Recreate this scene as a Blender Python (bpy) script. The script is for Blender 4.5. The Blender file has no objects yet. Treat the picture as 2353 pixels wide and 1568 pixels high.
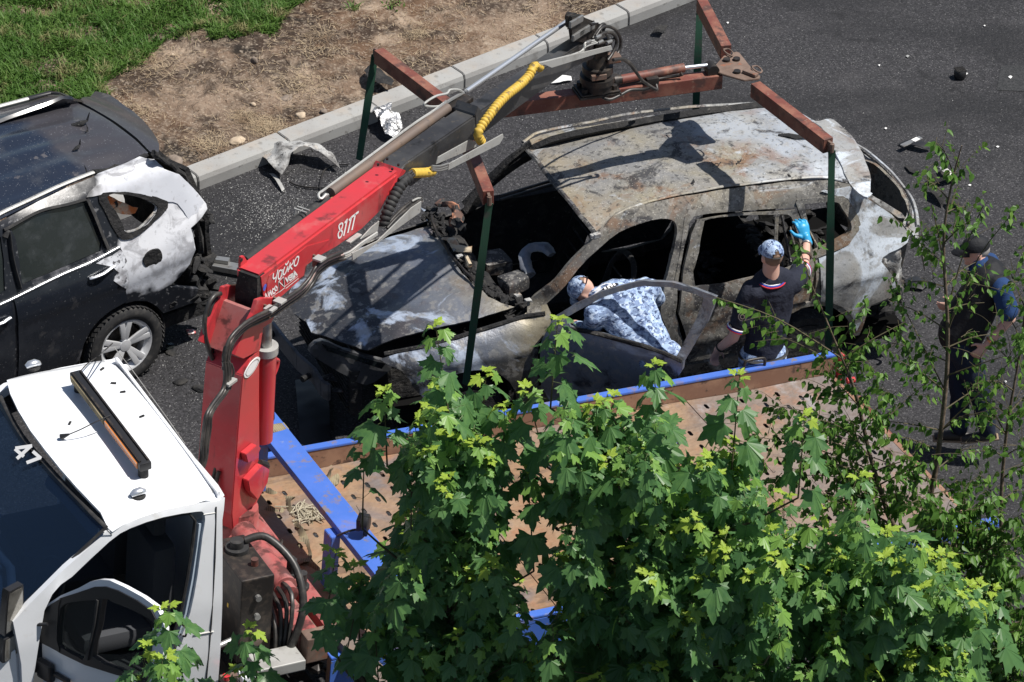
import bpy, bmesh, math, random
import numpy as np
from mathutils import Vector, Matrix, Euler, noise as mnoise
from mathutils.geometry import delaunay_2d_cdt
random.seed(7); rng=np.random.default_rng(7)
S=bpy.context.scene; COL=S.collection
rad=math.radians
# ---------------- camera ----------------
cam=bpy.data.objects.new('camera',bpy.data.cameras.new('camera')); COL.objects.link(cam); S.camera=cam
CP=Vector((0,-25.16012,16.83917)); CR=Vector((.99961012,.01520721,.02341706)); CU=Vector((-.02792164,.54442669,.83834358)); CF=Vector((0,.83867057,-.54463904))
FPX=8750.
cam.matrix_world=Matrix(((CR.x,CU.x,-CF.x,CP.x),(CR.y,CU.y,-CF.y,CP.y),(CR.z,CU.z,-CF.z,CP.z),(0,0,0,1)))
cam.data.sensor_width=36; cam.data.lens=FPX/2353*36; cam.data.clip_start=.5; cam.data.clip_end=1000
# ---------------- world, sun, exposure ----------------
SUN_AZ=rad(-2); SUN_EL=rad(62)
w=bpy.data.worlds.new('World'); S.world=w; w.use_nodes=True
nt=w.node_tree; sky=nt.nodes.new('ShaderNodeTexSky'); sky.sky_type='NISHITA'; sky.sun_disc=False
sky.sun_elevation=SUN_EL; sky.sun_rotation=rad(90)-SUN_AZ
bg=nt.nodes['Background']; nt.links.new(sky.outputs[0],bg.inputs[0]); bg.inputs[1].default_value=.06
sl=bpy.data.lights.new('sun','SUN'); sl.energy=4.9; sl.angle=rad(.53); sl.color=(1,.955,.89)
sun=bpy.data.objects.new('sun',sl); COL.objects.link(sun)
SD=Vector((math.cos(SUN_EL)*math.cos(SUN_AZ),math.cos(SUN_EL)*math.sin(SUN_AZ),math.sin(SUN_EL)))
sun.rotation_euler=SD.to_track_quat('Z','Y').to_euler(); sun.location=SD*40
S.view_settings.view_transform='Standard'; S.view_settings.look='None'; S.view_settings.gamma=1; S.view_settings.exposure=0.28
try: S.view_settings.use_curve_mapping=False
except Exception: pass

# ---------------- survey frames: local axes of a thing; at() gives the point on a real plane of that thing ----------------
class Fr:
    def __init__(s,o,yaw=0,pitch=0,roll=0,M=None):
        if M is None:
            M=Matrix.Translation(Vector(o))@Matrix.Rotation(rad(yaw),4,'Z')@Matrix.Rotation(rad(pitch),4,'Y')@Matrix.Rotation(rad(roll),4,'X')
        s.M=M; s.I=M.inverted()
    def w(s,*l):
        if len(l)==1: l=l[0]
        return s.M@Vector(l)
    def at(s,px,py,ax,val):
        d=CF+CR*((px-1176.5)/FPX)+CU*((784-py)/FPX)
        p=s.I@CP; d=s.I.to_3x3()@d
        return p+d*((val-p[ax])/d[ax])
    def side(s,px,py,fn,ax=1,it=12):      # meet the surface  coord[ax]=fn(point)
        v=fn(Vector((0,0,1))); h=lambda q:q-fn(s.at(px,py,ax,q))
        for i in range(it):
            e=h(v)
            if abs(e)<1e-4: break
            g=(h(v+.004)-e)/.004
            if abs(g)<.15: g=.15 if g>=0 else -.15
            v-=max(-.3,min(.3,e/g))
        return s.at(px,py,ax,v)
W0=Fr((0,0,0))
# ---------------- tagging ----------------
def tag(o,label=None,cat=None,group=None,kind=None):
    if label: o['label']=label
    if cat: o['category']=cat
    if group: o['group']=group
    if kind: o['kind']=kind
    return o
def thing(name,fr,label,cat,group=None,kind=None):
    o=bpy.data.objects.new(name,None); COL.objects.link(o); o.matrix_world=fr.M.copy(); o.empty_display_size=.2
    o['_']=0; del o['_']
    INV[o.name]=fr.M.inverted()
    return tag(o,label,cat,group,kind)
INV={}
def link(name,me,mat,parent=None,mats=None):
    o=bpy.data.objects.new(name,me); COL.objects.link(o)
    if mats:
        for m in mats: me.materials.append(m)
    elif mat: me.materials.append(mat)
    if parent: o.parent=parent
    return o
def rootinv(p):
    while p is not None:
        if p.name in INV: return INV[p.name]
        p=p.parent
    return Matrix.Identity(4)
class MB:
    """collects world-space shapes, built as ONE mesh"""
    def __init__(s): s.v=[]; s.f=[]; s.mi=[]
    def add(s,vs,fs,mi=0):
        n=len(s.v); s.v+= [Vector(v) for v in vs]; s.f+=[[i+n for i in f] for f in fs]; s.mi+=[mi]*len(fs)
    def box(s,fr,a,b,bev=0,mi=0):
        x0,y0,z0=[min(a[i],b[i]) for i in range(3)]; x1,y1,z1=[max(a[i],b[i]) for i in range(3)]
        if bev<=0:
            c=[(x0,y0,z0),(x1,y0,z0),(x1,y1,z0),(x0,y1,z0),(x0,y0,z1),(x1,y0,z1),(x1,y1,z1),(x0,y1,z1)]
            s.add([fr.w(p) for p in c],[(0,3,2,1),(4,5,6,7),(0,1,5,4),(1,2,6,5),(2,3,7,6),(3,0,4,7)],mi); return
        bm=bmesh.new(); bmesh.ops.create_cube(bm,size=1)
        for v in bm.verts: v.co=Vector((x0+(v.co.x+.5)*(x1-x0),y0+(v.co.y+.5)*(y1-y0),z0+(v.co.z+.5)*(z1-z0)))
        bmesh.ops.bevel(bm,geom=bm.edges[:],offset=bev,segments=2,affect='EDGES',profile=.6)
        bm.verts.index_update(); s.add([fr.w(v.co) for v in bm.verts],[[v.index for v in f.verts] for f in bm.faces],mi); bm.free()
    def hexa(s,pts,mi=0):   # 8 world points bottom ring then top ring
        s.add(pts,[(0,3,2,1),(4,5,6,7),(0,1,5,4),(1,2,6,5),(2,3,7,6),(3,0,4,7)],mi)
    def bar(s,a,b,wd,ht,up=Vector((0,0,1)),bev=0,mi=0):   # box section from a to b
        a=Vector(a);b=Vector(b);x=(b-a).normalized();y=up.cross(x).normalized();z=x.cross(y)
        M=Matrix((( x.x,y.x,z.x,a.x),(x.y,y.y,z.y,a.y),(x.z,y.z,z.z,a.z),(0,0,0,1)))
        s.box(Fr(None,M=M),(0,-wd/2,-ht/2),((b-a).length,wd/2,ht/2),bev,mi)
    def prism(s,fr,poly,axis,lo,hi,mi=0):  # poly 2D in the other two axes
        def P(u,v,h):
            if axis==0: return fr.w(h,u,v)
            if axis==1: return fr.w(u,h,v)
            return fr.w(u,v,h)
        n=len(poly); vs=[P(u,v,lo) for u,v in poly]+[P(u,v,hi) for u,v in poly]
        fs=[list(range(n))[::-1],[i+n for i in range(n)]]+[(i,(i+1)%n,(i+1)%n+n,i+n) for i in range(n)]
        s.add(vs,fs,mi)
    def tube(s,pts,r,seg=8,cap=True,mi=0,flat=1.,up=None):
        pts=[Vector(p) for p in pts]; n=len(pts)
        rs=r if isinstance(r,(list,tuple)) else [r]*n
        base=len(s.v); prev=None; ring=[]
        for i,p in enumerate(pts):
            t=(pts[min(i+1,n-1)]-pts[max(i-1,0)])
            t=t.normalized() if t.length>1e-9 else Vector((0,0,1))
            if prev is None:
                u=up if up else (Vector((0,0,1)) if abs(t.z)<.9 else Vector((1,0,0)))
                a=t.cross(u).normalized()
            else:
                a=(prev-t*prev.dot(t)); a=a.normalized() if a.length>1e-6 else t.orthogonal().normalized()
            prev=a; b=t.cross(a)
            for k in range(seg):
                q=2*math.pi*k/seg; ring.append(p+(a*math.cos(q)+b*math.sin(q)*flat)*rs[i])
        fs=[]
        for i in range(n-1):
            for k in range(seg):
                fs.append((i*seg+k,i*seg+(k+1)%seg,(i+1)*seg+(k+1)%seg,(i+1)*seg+k))
        if cap: fs+=[list(range(seg))[::-1],[(n-1)*seg+k for k in range(seg)]]
        s.add(ring,fs,mi)
    def cyl(s,a,b,r,seg=16,r2=None,mi=0): s.tube([a,b],[r,r if r2 is None else r2],seg,True,mi)
    def lathe(s,fr,prof,seg=32,axis=1,c=(0,0,0),mi=0,closed=False): # prof [(radius,height along axis)]
        vs=[];n=len(prof)
        for r,h in prof:
            for k in range(seg):
                q=2*math.pi*k/seg; u,v=r*math.cos(q),r*math.sin(q)
                p={0:(h,u,v),1:(u,h,v),2:(u,v,h)}[axis]; vs.append(fr.w(p[0]+c[0],p[1]+c[1],p[2]+c[2]))
        fs=[(i*seg+k,i*seg+(k+1)%seg,(i+1)*seg+(k+1)%seg,(i+1)*seg+k) for i in range(n-1) for k in range(seg)]
        if closed: fs+=[((n-1)*seg+k,(n-1)*seg+(k+1)%seg,(k+1)%seg,k) for k in range(seg)]
        else: fs+=[list(range(seg))[::-1],[(n-1)*seg+k for k in range(seg)]]
        s.add(vs,fs,mi)
    def build(s,name,mat,parent=None,smooth=None,mats=None,disp=0,dscale=3.,bevel=0):
        inv=rootinv(parent); me=bpy.data.meshes.new(name)
        vs=s.v
        if disp: vs=[v+mnoise.noise_vector(v*dscale)*disp+mnoise.noise_vector(v*dscale*3.1)*disp*.4 for v in vs]
        if parent is None:
            xs=[v.x for v in vs]; ys=[v.y for v in vs]; c=Vector(((min(xs)+max(xs))/2,(min(ys)+max(ys))/2,min(v.z for v in vs)))
            inv=Matrix.Translation(-c)
        me.from_pydata([inv@v for v in vs],[],s.f); me.validate()
        if any(s.mi):
            for p,m in zip(me.polygons,s.mi): p.material_index=m
        bm=bmesh.new(); bm.from_mesh(me); bmesh.ops.recalc_face_normals(bm,faces=bm.faces[:])
        if bevel: bmesh.ops.bevel(bm,geom=[e for e in bm.edges if len(e.link_faces)==2 and e.calc_face_angle(0)>.6],offset=bevel,segments=2,affect='EDGES')
        bm.to_mesh(me); bm.free()
        if smooth is not None: me.shade_smooth(); me.set_sharp_from_angle(angle=rad(smooth))
        o=link(name,me,mat,parent,mats)
        if parent is None: o.location=c
        return o
def inpoly(x,y,P):
    c=False;j=len(P)-1
    for i in range(len(P)):
        a,b=P[i],P[j]
        if (a[1]>y)!=(b[1]>y) and x<(b[0]-a[0])*(y-a[1])/(b[1]-a[1])+a[0]: c=not c
        j=i
    return c
def crom(P,n=4,closed=True):
    out=[];N=len(P);rg=range(N) if closed else range(N-1)
    for i in rg:
        g=(lambda k:P[k%N]) if closed else (lambda k:P[max(0,min(N-1,k))])
        a,b,c,d=[Vector(g(i+k)) for k in (-1,0,1,2)]
        for j in range(n):
            t=j/n; out.append(tuple(.5*((2*b)+(c-a)*t+(2*a-5*b+4*c-d)*t*t+(3*b-a-3*c+d)*t**3)))
    if not closed: out.append(tuple(P[-1]))
    return out
def dens(P,step):
    out=[];N=len(P)
    for i in range(N):
        a=Vector(P[i]);b=Vector(P[(i+1)%N]);k=max(1,int((b-a).length/step))
        out+=[tuple(a+(b-a)*(j/k)) for j in range(k)]
    return out
def panel(name,mat,parent,outline,fn,holes=(),step=.05,thick=.01,out=Vector((0,-1,0)),smooth=40,disp=0,dscale=3.,mats=None,hdens=True):
    """a curved sheet: 2D outline with holes laid on the surface fn(u,v)->world point, given thickness"""
    O=dens(outline,step*1.2); H=[dens(h,step*1.2) if hdens else list(h) for h in holes]
    pts=[];edges=[]
    for L in [O]+H:
        n=len(pts); pts+=[Vector((p[0],p[1])) for p in L]; edges+=[(n+i,n+(i+1)%len(L)) for i in range(len(L))]
    xs=[p[0] for p in O]; ys=[p[1] for p in O]
    allb=np.array([tuple(p) for p in pts])
    y=min(ys)+step*.5;r=0
    while y<max(ys):
        x=min(xs)+step*(.5 if r%2 else .25)
        while x<max(xs):
            if inpoly(x,y,O) and not any(inpoly(x,y,h) for h in H):
                if np.min((allb[:,0]-x)**2+(allb[:,1]-y)**2)>(step*.45)**2: pts.append(Vector((x,y)))
            x+=step
        y+=step;r+=1
    V,_,F,_,_,_=delaunay_2d_cdt(pts,edges,[],0,1e-6)
    keep=[]
    for f in F:
        cx=sum(V[i].x for i in f)/len(f);cy=sum(V[i].y for i in f)/len(f)
        if inpoly(cx,cy,O) and not any(inpoly(cx,cy,h) for h in H): keep.append(list(f))
    used=sorted({i for f in keep for i in f}); mp={u:i for i,u in enumerate(used)}
    inv=rootinv(parent)
    vs=[fn(V[i].x,V[i].y) for i in used]
    if disp: vs=[v+mnoise.noise_vector(v*dscale)*disp+mnoise.noise_vector(v*dscale*3.3)*disp*.35 for v in vs]
    fs=[[mp[i] for i in f] for f in keep]
    bm=bmesh.new(); bv=[bm.verts.new(inv@v) for v in vs]
    for f in fs:
        try: bm.faces.new([bv[i] for i in f])
        except ValueError: pass
    bm.normal_update(); bmesh.ops.recalc_face_normals(bm,faces=bm.faces[:])
    lo=inv.to_3x3()@Vector(out); tot=Vector((0,0,0))
    for f in bm.faces: tot+=f.normal*f.calc_area()
    if tot.dot(lo)<0: bmesh.ops.reverse_faces(bm,faces=bm.faces[:])
    bm.normal_update()
    if thick:
        be=[e for e in bm.edges if len(e.link_faces)==1]
        front=list(bm.faces); nv={v:bm.verts.new(v.co-v.normal*thick) for v in list(bm.verts)}
        for f in front: bm.faces.new([nv[v] for v in reversed(f.verts)])
        for e in be:
            l=e.link_loops[0]; a=l.vert;b=l.link_loop_next.vert
            try: bm.faces.new([b,a,nv[a],nv[b]])
            except ValueError: pass
        bm.normal_update()
    me=bpy.data.meshes.new(name); bm.to_mesh(me); bm.free()
    if smooth is not None: me.shade_smooth(); me.set_sharp_from_angle(angle=rad(smooth))
    return link(name,me,mat,parent,mats)
def interp(tab,x):
    if x<=tab[0][0]: return tab[0][1]
    for (a,va),(b,vb) in zip(tab,tab[1:]):
        if x<=b: return va+(vb-va)*(x-a)/(b-a)
    return tab[-1][1]
# ---------------- materials ----------------
def mat(name,base,rough=.5,metal=0.,layers=(),bump=(),spec=.5,transl=0,coat=0,alpha=None,trans=0,coord='Object'):
    m=bpy.data.materials.new(name); m.use_nodes=True; nt=m.node_tree; N=nt.nodes; L=nt.links
    b=N['Principled BSDF']; tc=N.new('ShaderNodeTexCoord')
    def tex(kind,scale,detail,stretch,dist,seed,rt=0):
        mp=N.new('ShaderNodeMapping'); L.new(tc.outputs[coord],mp.inputs[0]); mp.inputs['Scale'].default_value=stretch
        mp.inputs['Location'].default_value=(seed*3.1,seed*1.7,seed*2.3); mp.inputs['Rotation'].default_value=(0,0,rt)
        if kind=='pixel':
            sn=N.new('ShaderNodeVectorMath'); sn.operation='SNAP'; sn.inputs[1].default_value=(1/scale,)*3; L.new(mp.outputs[0],sn.inputs[0])
            t=N.new('ShaderNodeTexNoise'); t.inputs['Scale'].default_value=detail; t.inputs['Detail'].default_value=3; L.new(sn.outputs[0],t.inputs['Vector']); return t.outputs['Fac']
        if kind=='noise':
            t=N.new('ShaderNodeTexNoise'); t.inputs['Scale'].default_value=scale; t.inputs['Detail'].default_value=detail; t.inputs['Roughness'].default_value=.62; t.inputs['Distortion'].default_value=dist; o=t.outputs['Fac']
        elif kind=='voronoi':
            t=N.new('ShaderNodeTexVoronoi'); t.inputs['Scale'].default_value=scale; o=t.outputs['Distance']
        elif kind=='cell':
            t=N.new('ShaderNodeTexVoronoi'); t.inputs['Scale'].default_value=scale; sp=N.new('ShaderNodeSeparateColor'); L.new(mp.outputs[0],t.inputs['Vector']); L.new(t.outputs['Color'],sp.inputs[0]); return sp.outputs[0]
        elif kind=='wave':
            t=N.new('ShaderNodeTexWave'); t.inputs['Scale'].default_value=scale; t.inputs['Distortion'].default_value=dist; o=t.outputs['Fac']
        elif kind in 'xyz':
            sp=N.new('ShaderNodeSeparateXYZ'); L.new(tc.outputs[coord],sp.inputs[0])
            nz=N.new('ShaderNodeTexNoise'); nz.inputs['Scale'].default_value=scale; nz.inputs['Detail'].default_value=detail; L.new(mp.outputs[0],nz.inputs['Vector'])
            mm=N.new('ShaderNodeMath'); mm.operation='MULTIPLY_ADD'; L.new(nz.outputs['Fac'],mm.inputs[0]); mm.inputs[1].default_value=dist; L.new(sp.outputs['xyz'.index(kind)],mm.inputs[2]); return mm.outputs[0]
        L.new(mp.outputs[0],t.inputs['Vector']); return o
    col=None; ro=None
    c0=N.new('ShaderNodeRGB'); c0.outputs[0].default_value=(*base,1); col=c0.outputs[0]
    r0=N.new('ShaderNodeValue'); r0.outputs[0].default_value=rough; ro=r0.outputs[0]
    for i,l in enumerate(layers):
        d=dict(kind='noise',scale=5.,detail=5.,stretch=(1,1,1),dist=.0,lo=.5,hi=.6,amt=1.,col=(0,0,0),rough=None,seed=i+1,rot=0,within=None); d.update(l)
        fac=tex(d['kind'],d['scale'],d['detail'],d['stretch'],d['dist'],d['seed'],d['rot'])
        mr=N.new('ShaderNodeMapRange'); L.new(fac,mr.inputs[0]); mr.inputs[1].default_value=d['lo']; mr.inputs[2].default_value=d['hi']; mr.inputs[4].default_value=d['amt']; k=mr.outputs[0]
        if d['within']:
            q=dict(kind='noise',scale=3.,detail=3.,stretch=(1,1,1),dist=0.,lo=.5,hi=.6,seed=9); q.update(d['within'])
            f2=tex(q['kind'],q['scale'],q['detail'],q['stretch'],q['dist'],q['seed']); m2=N.new('ShaderNodeMapRange'); L.new(f2,m2.inputs[0]); m2.inputs[1].default_value=q['lo']; m2.inputs[2].default_value=q['hi']
            mu=N.new('ShaderNodeMath'); mu.operation='MULTIPLY'; L.new(k,mu.inputs[0]); L.new(m2.outputs[0],mu.inputs[1]); k=mu.outputs[0]
        mx=N.new('ShaderNodeMix'); mx.data_type='RGBA'; L.new(k,mx.inputs[0]); L.new(col,mx.inputs[6]); mx.inputs[7].default_value=(*d['col'],1); col=mx.outputs[2]
        if d['rough'] is not None:
            mf=N.new('ShaderNodeMix'); mf.data_type='FLOAT'; L.new(k,mf.inputs[0]); L.new(ro,mf.inputs[2]); mf.inputs[3].default_value=d['rough']; ro=mf.outputs[0]
    L.new(col,b.inputs['Base Color']); L.new(ro,b.inputs['Roughness']); b.inputs['Metallic'].default_value=metal
    b.inputs['Specular IOR Level'].default_value=spec; b.inputs['Coat Weight'].default_value=coat; b.inputs['Coat Roughness'].default_value=.12
    if trans: b.inputs['Transmission Weight'].default_value=trans
    nrm=None
    for i,(kind,scale,detail,strength,dist) in enumerate(bump):
        o=tex(kind,scale,detail,(1,1,1),0,i+11); bp=N.new('ShaderNodeBump'); bp.inputs['Strength'].default_value=strength; bp.inputs['Distance'].default_value=dist; L.new(o,bp.inputs['Height'])
        if nrm: L.new(nrm,bp.inputs['Normal'])
        nrm=bp.outputs[0]
    if nrm: L.new(nrm,b.inputs['Normal'])
    if transl:
        tr=N.new('ShaderNodeBsdfTranslucent'); L.new(col,tr.inputs[0]); ms=N.new('ShaderNodeMixShader'); ms.inputs[0].default_value=transl
        L.new(b.outputs[0],ms.inputs[1]); L.new(tr.outputs[0],ms.inputs[2]); L.new(ms.outputs[0],N['Material Output'].inputs[0])
    if alpha is not None:
        tp=N.new('ShaderNodeBsdfTransparent'); tp.inputs[0].default_value=(*alpha[1],1); ms=N.new('ShaderNodeMixShader'); ms.inputs[0].default_value=alpha[0]
        L.new(tp.outputs[0],ms.inputs[1]); L.new(b.outputs[0],ms.inputs[2]); L.new(ms.outputs[0],N['Material Output'].inputs[0])
    return m
G=lambda v:(v,v,v*1.02)
M={}
M['asphalt']=mat('asphalt',(.017,.017,.019),.8,layers=[
  dict(kind='cell',scale=75,lo=.1,hi=.95,col=(.05,.049,.054),amt=.9),dict(kind='cell',scale=110,lo=.9,hi=.98,col=(.13,.128,.13),seed=4),
  dict(scale=34,detail=4,lo=.55,hi=.7,col=(.012,.012,.013),amt=.75),
  dict(scale=.55,detail=4,lo=.5,hi=.72,col=(.028,.028,.03),amt=.45),dict(scale=1.3,detail=6,lo=.56,hi=.7,col=(.07,.068,.07),amt=.35,seed=8),dict(scale=.38,detail=7,lo=.5,hi=.62,col=(.009,.009,.01),amt=.6,seed=21,rough=.6,dist=.8),dict(scale=2.2,detail=8,lo=.6,hi=.66,col=(.012,.011,.011),amt=.6,seed=27,rough=.5,dist=1.5)],
  bump=[('cell',75,0,.45,.006),('noise',32,5,.8,.014)],spec=.35)
M['patch']=mat('asphalt_patch',(.02,.021,.022),.7,layers=[dict(kind='cell',scale=80,lo=.1,hi=.95,col=(.05,.05,.052),amt=.8)],bump=[('noise',40,5,.8,.01)],spec=.35)
M['kerb']=mat('kerb_concrete',(.34,.34,.33),.85,layers=[dict(scale=3.5,detail=9,lo=.55,hi=.64,col=(.16,.15,.14),amt=.6,seed=31),dict(scale=2.2,lo=.45,hi=.7,col=(.27,.26,.25),amt=.7),dict(scale=45,detail=3,lo=.62,hi=.7,col=(.2,.19,.17),amt=.6),
  dict(kind='z',scale=6,detail=4,dist=.06,lo=.276,hi=.30,col=(.38,.31,.24),amt=.6,seed=5),dict(scale=9,lo=.62,hi=.68,col=(.1,.09,.08),amt=.5,seed=7)],bump=[('noise',60,4,.25,.004)],spec=.3)
M['soil']=mat('soil',(.135,.085,.055),.95,layers=[dict(scale=.7,detail=6,lo=.44,hi=.6,col=(.29,.22,.165),amt=.9),dict(scale=1.5,detail=7,lo=.55,hi=.66,col=(.40,.31,.23),amt=.8,seed=12),dict(scale=1.9,detail=8,lo=.46,hi=.56,col=(.045,.032,.025),amt=.9,seed=6),
  dict(kind='y',scale=2,detail=6,dist=2.2,lo=5.6,hi=4.6,col=(.075,.053,.04),amt=.6,seed=16),
  dict(scale=1.1,detail=9,lo=.6,hi=.66,col=(.02,.018,.016),amt=.85,seed=41,dist=.5),dict(scale=14,detail=6,lo=.5,hi=.7,col=(.38,.31,.24),amt=.45,seed=3),dict(kind='cell',scale=60,lo=.8,hi=1,col=(.4,.33,.26),amt=.6),dict(scale=30,detail=4,lo=.55,hi=.7,col=(.04,.03,.022),amt=.6)],
  bump=[('noise',9,8,1.,.04),('noise',55,5,.8,.012)],spec=.15)
M['turf']=mat('turf',(.045,.06,.02),.95,layers=[dict(scale=8,lo=.45,hi=.6,col=(.1,.08,.05),amt=.7)],bump=[('noise',40,5,1,.02)],spec=.1)
def burn(name,base,k=1.,metal=.25,tan=(.23,.185,.12),white=(.5,.54,.58),seed=0,wh=.58,rough=.62,extra=(),soot=.55,fine=.5):
    return mat(name,base,rough,metal,layers=[
  dict(scale=1.3,detail=9,lo=.42,hi=.62,col=tan,amt=.9*k,seed=seed+1,dist=.8),
  dict(scale=2.6,detail=10,lo=.54,hi=.63,col=(.20,.105,.055),amt=.8*k,seed=seed+2,dist=.6),
  *extra,
  dict(scale=1.9,detail=11,lo=wh,hi=wh+.07,col=white,amt=.92,seed=seed+3,dist=1.2,rough=.45),
  dict(scale=3.4,detail=10,lo=soot,hi=soot+.08,col=(.035,.035,.04),amt=.88,seed=seed+4,dist=1.,rough=.75),
  dict(scale=12,detail=9,lo=.54,hi=.6,col=(.33,.32,.3),amt=.5,seed=seed+5),
  dict(kind='cell',scale=130,lo=.93,hi=.97,col=(.5,.48,.42),amt=fine,seed=seed+7),
  dict(scale=26,detail=8,lo=.56,hi=.62,col=(.025,.025,.025),amt=fine*1.2,seed=seed+6)],bump=[('noise',4,9,.3,.03),('noise',38,6,.4,.006)],spec=.4)
M['burn_roof']=burn('burnt_roof_metal',(.22,.22,.22),1.,.2,wh=.585,tan=(.29,.26,.19),soot=.545,extra=(dict(kind='x',scale=2.2,detail=10,dist=2.6,lo=4.55,hi=5.1,col=(.45,.5,.57),amt=.62,seed=15,rough=.45),dict(kind='x',scale=2.6,detail=9,dist=2.,lo=3.25,hi=2.9,col=(.34,.27,.17),amt=.4,seed=17)))
M['burn_hood']=burn('burnt_hood_metal',(.15,.17,.215),.4,.3,tan=(.25,.235,.2),white=(.45,.52,.64),seed=12,wh=.52,rough=.42,fine=.15,soot=.6,extra=(dict(kind='x',scale=2.5,detail=9,dist=.9,lo=1.45,hi=1.8,col=(.36,.31,.2),amt=.75,seed=19),dict(kind='x',scale=2.5,detail=9,dist=.7,lo=1.05,hi=.7,col=(.035,.038,.046),amt=.9,seed=23,rough=.4),dict(kind='z',scale=3,detail=8,dist=.5,lo=1.08,hi=.98,col=(.05,.048,.046),amt=.8,seed=25)))  # dark front also holds the boom's shadow, painted into the burnt colour
M['burn_side']=burn('burnt_side_metal',(.16,.155,.145),.8,.25,seed=21,wh=.62,tan=(.27,.24,.18),soot=.53)
M['burn_rear']=burn('burnt_rear_metal',(.36,.37,.38),.5,.25,fine=.25,tan=(.34,.31,.24),white=(.62,.68,.75),seed=33,wh=.49,rough=.45,soot=.55,extra=(dict(kind='z',scale=3,detail=8,dist=.6,lo=1.2,hi=1.0,col=(.17,.16,.15),amt=.8,seed=38),))
M['burn_door']=burn('burnt_door_metal',(.21,.24,.29),.25,.35,fine=.15,tan=(.25,.27,.3),white=(.42,.48,.57),seed=41,wh=.57,rough=.45)
M['burn_dark']=burn('burnt_dark_metal',(.055,.055,.058),.3,.2,tan=(.07,.06,.05),white=(.16,.16,.17),seed=52,wh=.64)
M['char']=mat('char',(.012,.012,.013),.85,layers=[dict(scale=9,detail=8,lo=.5,hi=.62,col=(.035,.033,.031)),dict(scale=30,detail=5,lo=.64,hi=.68,col=(.2,.19,.17),amt=.5)],bump=[('noise',16,8,1,.03)])
M['soot_black']=mat('soot_black',(.005,.005,.005),.95,spec=.1)
M['ash']=mat('ash_metal',(.42,.42,.41),.7,.2,layers=[dict(scale=6,detail=9,lo=.46,hi=.58,col=(.15,.145,.14)),dict(scale=4,detail=5,lo=.55,hi=.65,col=(.5,.4,.3),amt=.6,seed=4),dict(scale=30,detail=6,lo=.58,hi=.64,col=(.04,.04,.04))],bump=[('noise',14,8,.7,.02)])
M['foil']=mat('melted_foil',(.6,.6,.6),.35,.8,layers=[dict(scale=12,detail=8,lo=.52,hi=.6,col=(.12,.12,.12)),dict(scale=5,lo=.6,hi=.64,col=(.06,.06,.06),seed=5)],bump=[('noise',12,6,1,.03)])
M['beige']=mat('scorched_plastic',(.5,.42,.3),.55,layers=[dict(scale=14,lo=.5,hi=.6,col=(.3,.16,.08),amt=.7)])
M['white_paint']=mat('white_paint',(.80,.82,.85),.22,layers=[dict(scale=2.5,detail=8,lo=.52,hi=.7,col=(.66,.68,.70),amt=.5,rough=.4),dict(scale=7,detail=9,lo=.62,hi=.7,col=(.55,.53,.48),amt=.4,seed=5,rough=.6),dict(scale=50,detail=3,lo=.74,hi=.76,col=(.3,.28,.25),amt=.5)],coat=.6)
M['white_jamb']=mat('white_jamb_paint',(.45,.53,.62),.4)
M['black_plastic']=mat('black_plastic',(.018,.018,.02),.45,bump=[('noise',120,3,.1,.002)])
M['rubber']=mat('rubber',(.02,.02,.021),.75,layers=[dict(scale=20,lo=.5,hi=.65,col=(.06,.057,.053),amt=.6)])
M['hose']=mat('hose_rubber',(.03,.028,.027),.42,layers=[dict(scale=9,lo=.5,hi=.62,col=(.09,.08,.07),amt=.6)])
M['hose_pink']=mat('hose_stripe',(.5,.36,.33),.5)
M['chrome']=mat('chrome',(.8,.82,.85),.3,.8)
M['steel']=mat('steel',(.4,.4,.39),.42,.75,layers=[dict(scale=14,lo=.52,hi=.65,col=(.2,.17,.14),amt=.6)])
M['galv']=mat('galvanised_steel',(.47,.47,.45),.5,.35,layers=[dict(scale=6,detail=7,lo=.5,hi=.7,col=(.3,.29,.27),amt=.7),dict(scale=25,lo=.62,hi=.7,col=(.13,.11,.09),amt=.7)])
M['brown_tube']=mat('greasy_brown_paint',(.155,.12,.1),.45,layers=[dict(scale=5,detail=7,lo=.45,hi=.6,col=(.2,.14,.1),amt=.7),dict(scale=20,lo=.62,hi=.7,col=(.06,.05,.045),amt=.7)])
M['rust_strip']=mat('rusty_strip',(.28,.15,.07),.7,layers=[dict(scale=8,lo=.45,hi=.6,col=(.18,.1,.05))])
M['boom_dark']=mat('dark_boom_steel',(.06,.06,.064),.38,.5,layers=[dict(scale=2,detail=8,stretch=(1,1,1),lo=.45,hi=.65,col=(.13,.13,.13),amt=.75),dict(scale=22,detail=6,lo=.58,hi=.68,col=(.2,.17,.13),amt=.5),dict(scale=4,lo=.6,hi=.66,col=(.03,.03,.03),seed=7)])
M['red']=mat('crane_red',(.55,.035,.045),.42,layers=[dict(scale=1.6,detail=8,lo=.42,hi=.62,col=(.42,.045,.05),amt=.8),dict(scale=3,detail=9,lo=.56,hi=.64,col=(.5,.14,.13),amt=.5,seed=15),dict(scale=5,detail=10,stretch=(1,1,.35),lo=.58,hi=.66,col=(.1,.025,.025),amt=.75),dict(scale=60,lo=.7,hi=.73,col=(.1,.05,.04),amt=.7)],coat=.3)
M['red_dirty']=mat('dirty_crane_red',(.36,.09,.085),.5,layers=[dict(scale=4,detail=8,lo=.45,hi=.62,col=(.34,.16,.15),amt=.8),dict(scale=7,detail=9,lo=.5,hi=.6,col=(.06,.025,.022),amt=.85)])
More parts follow.
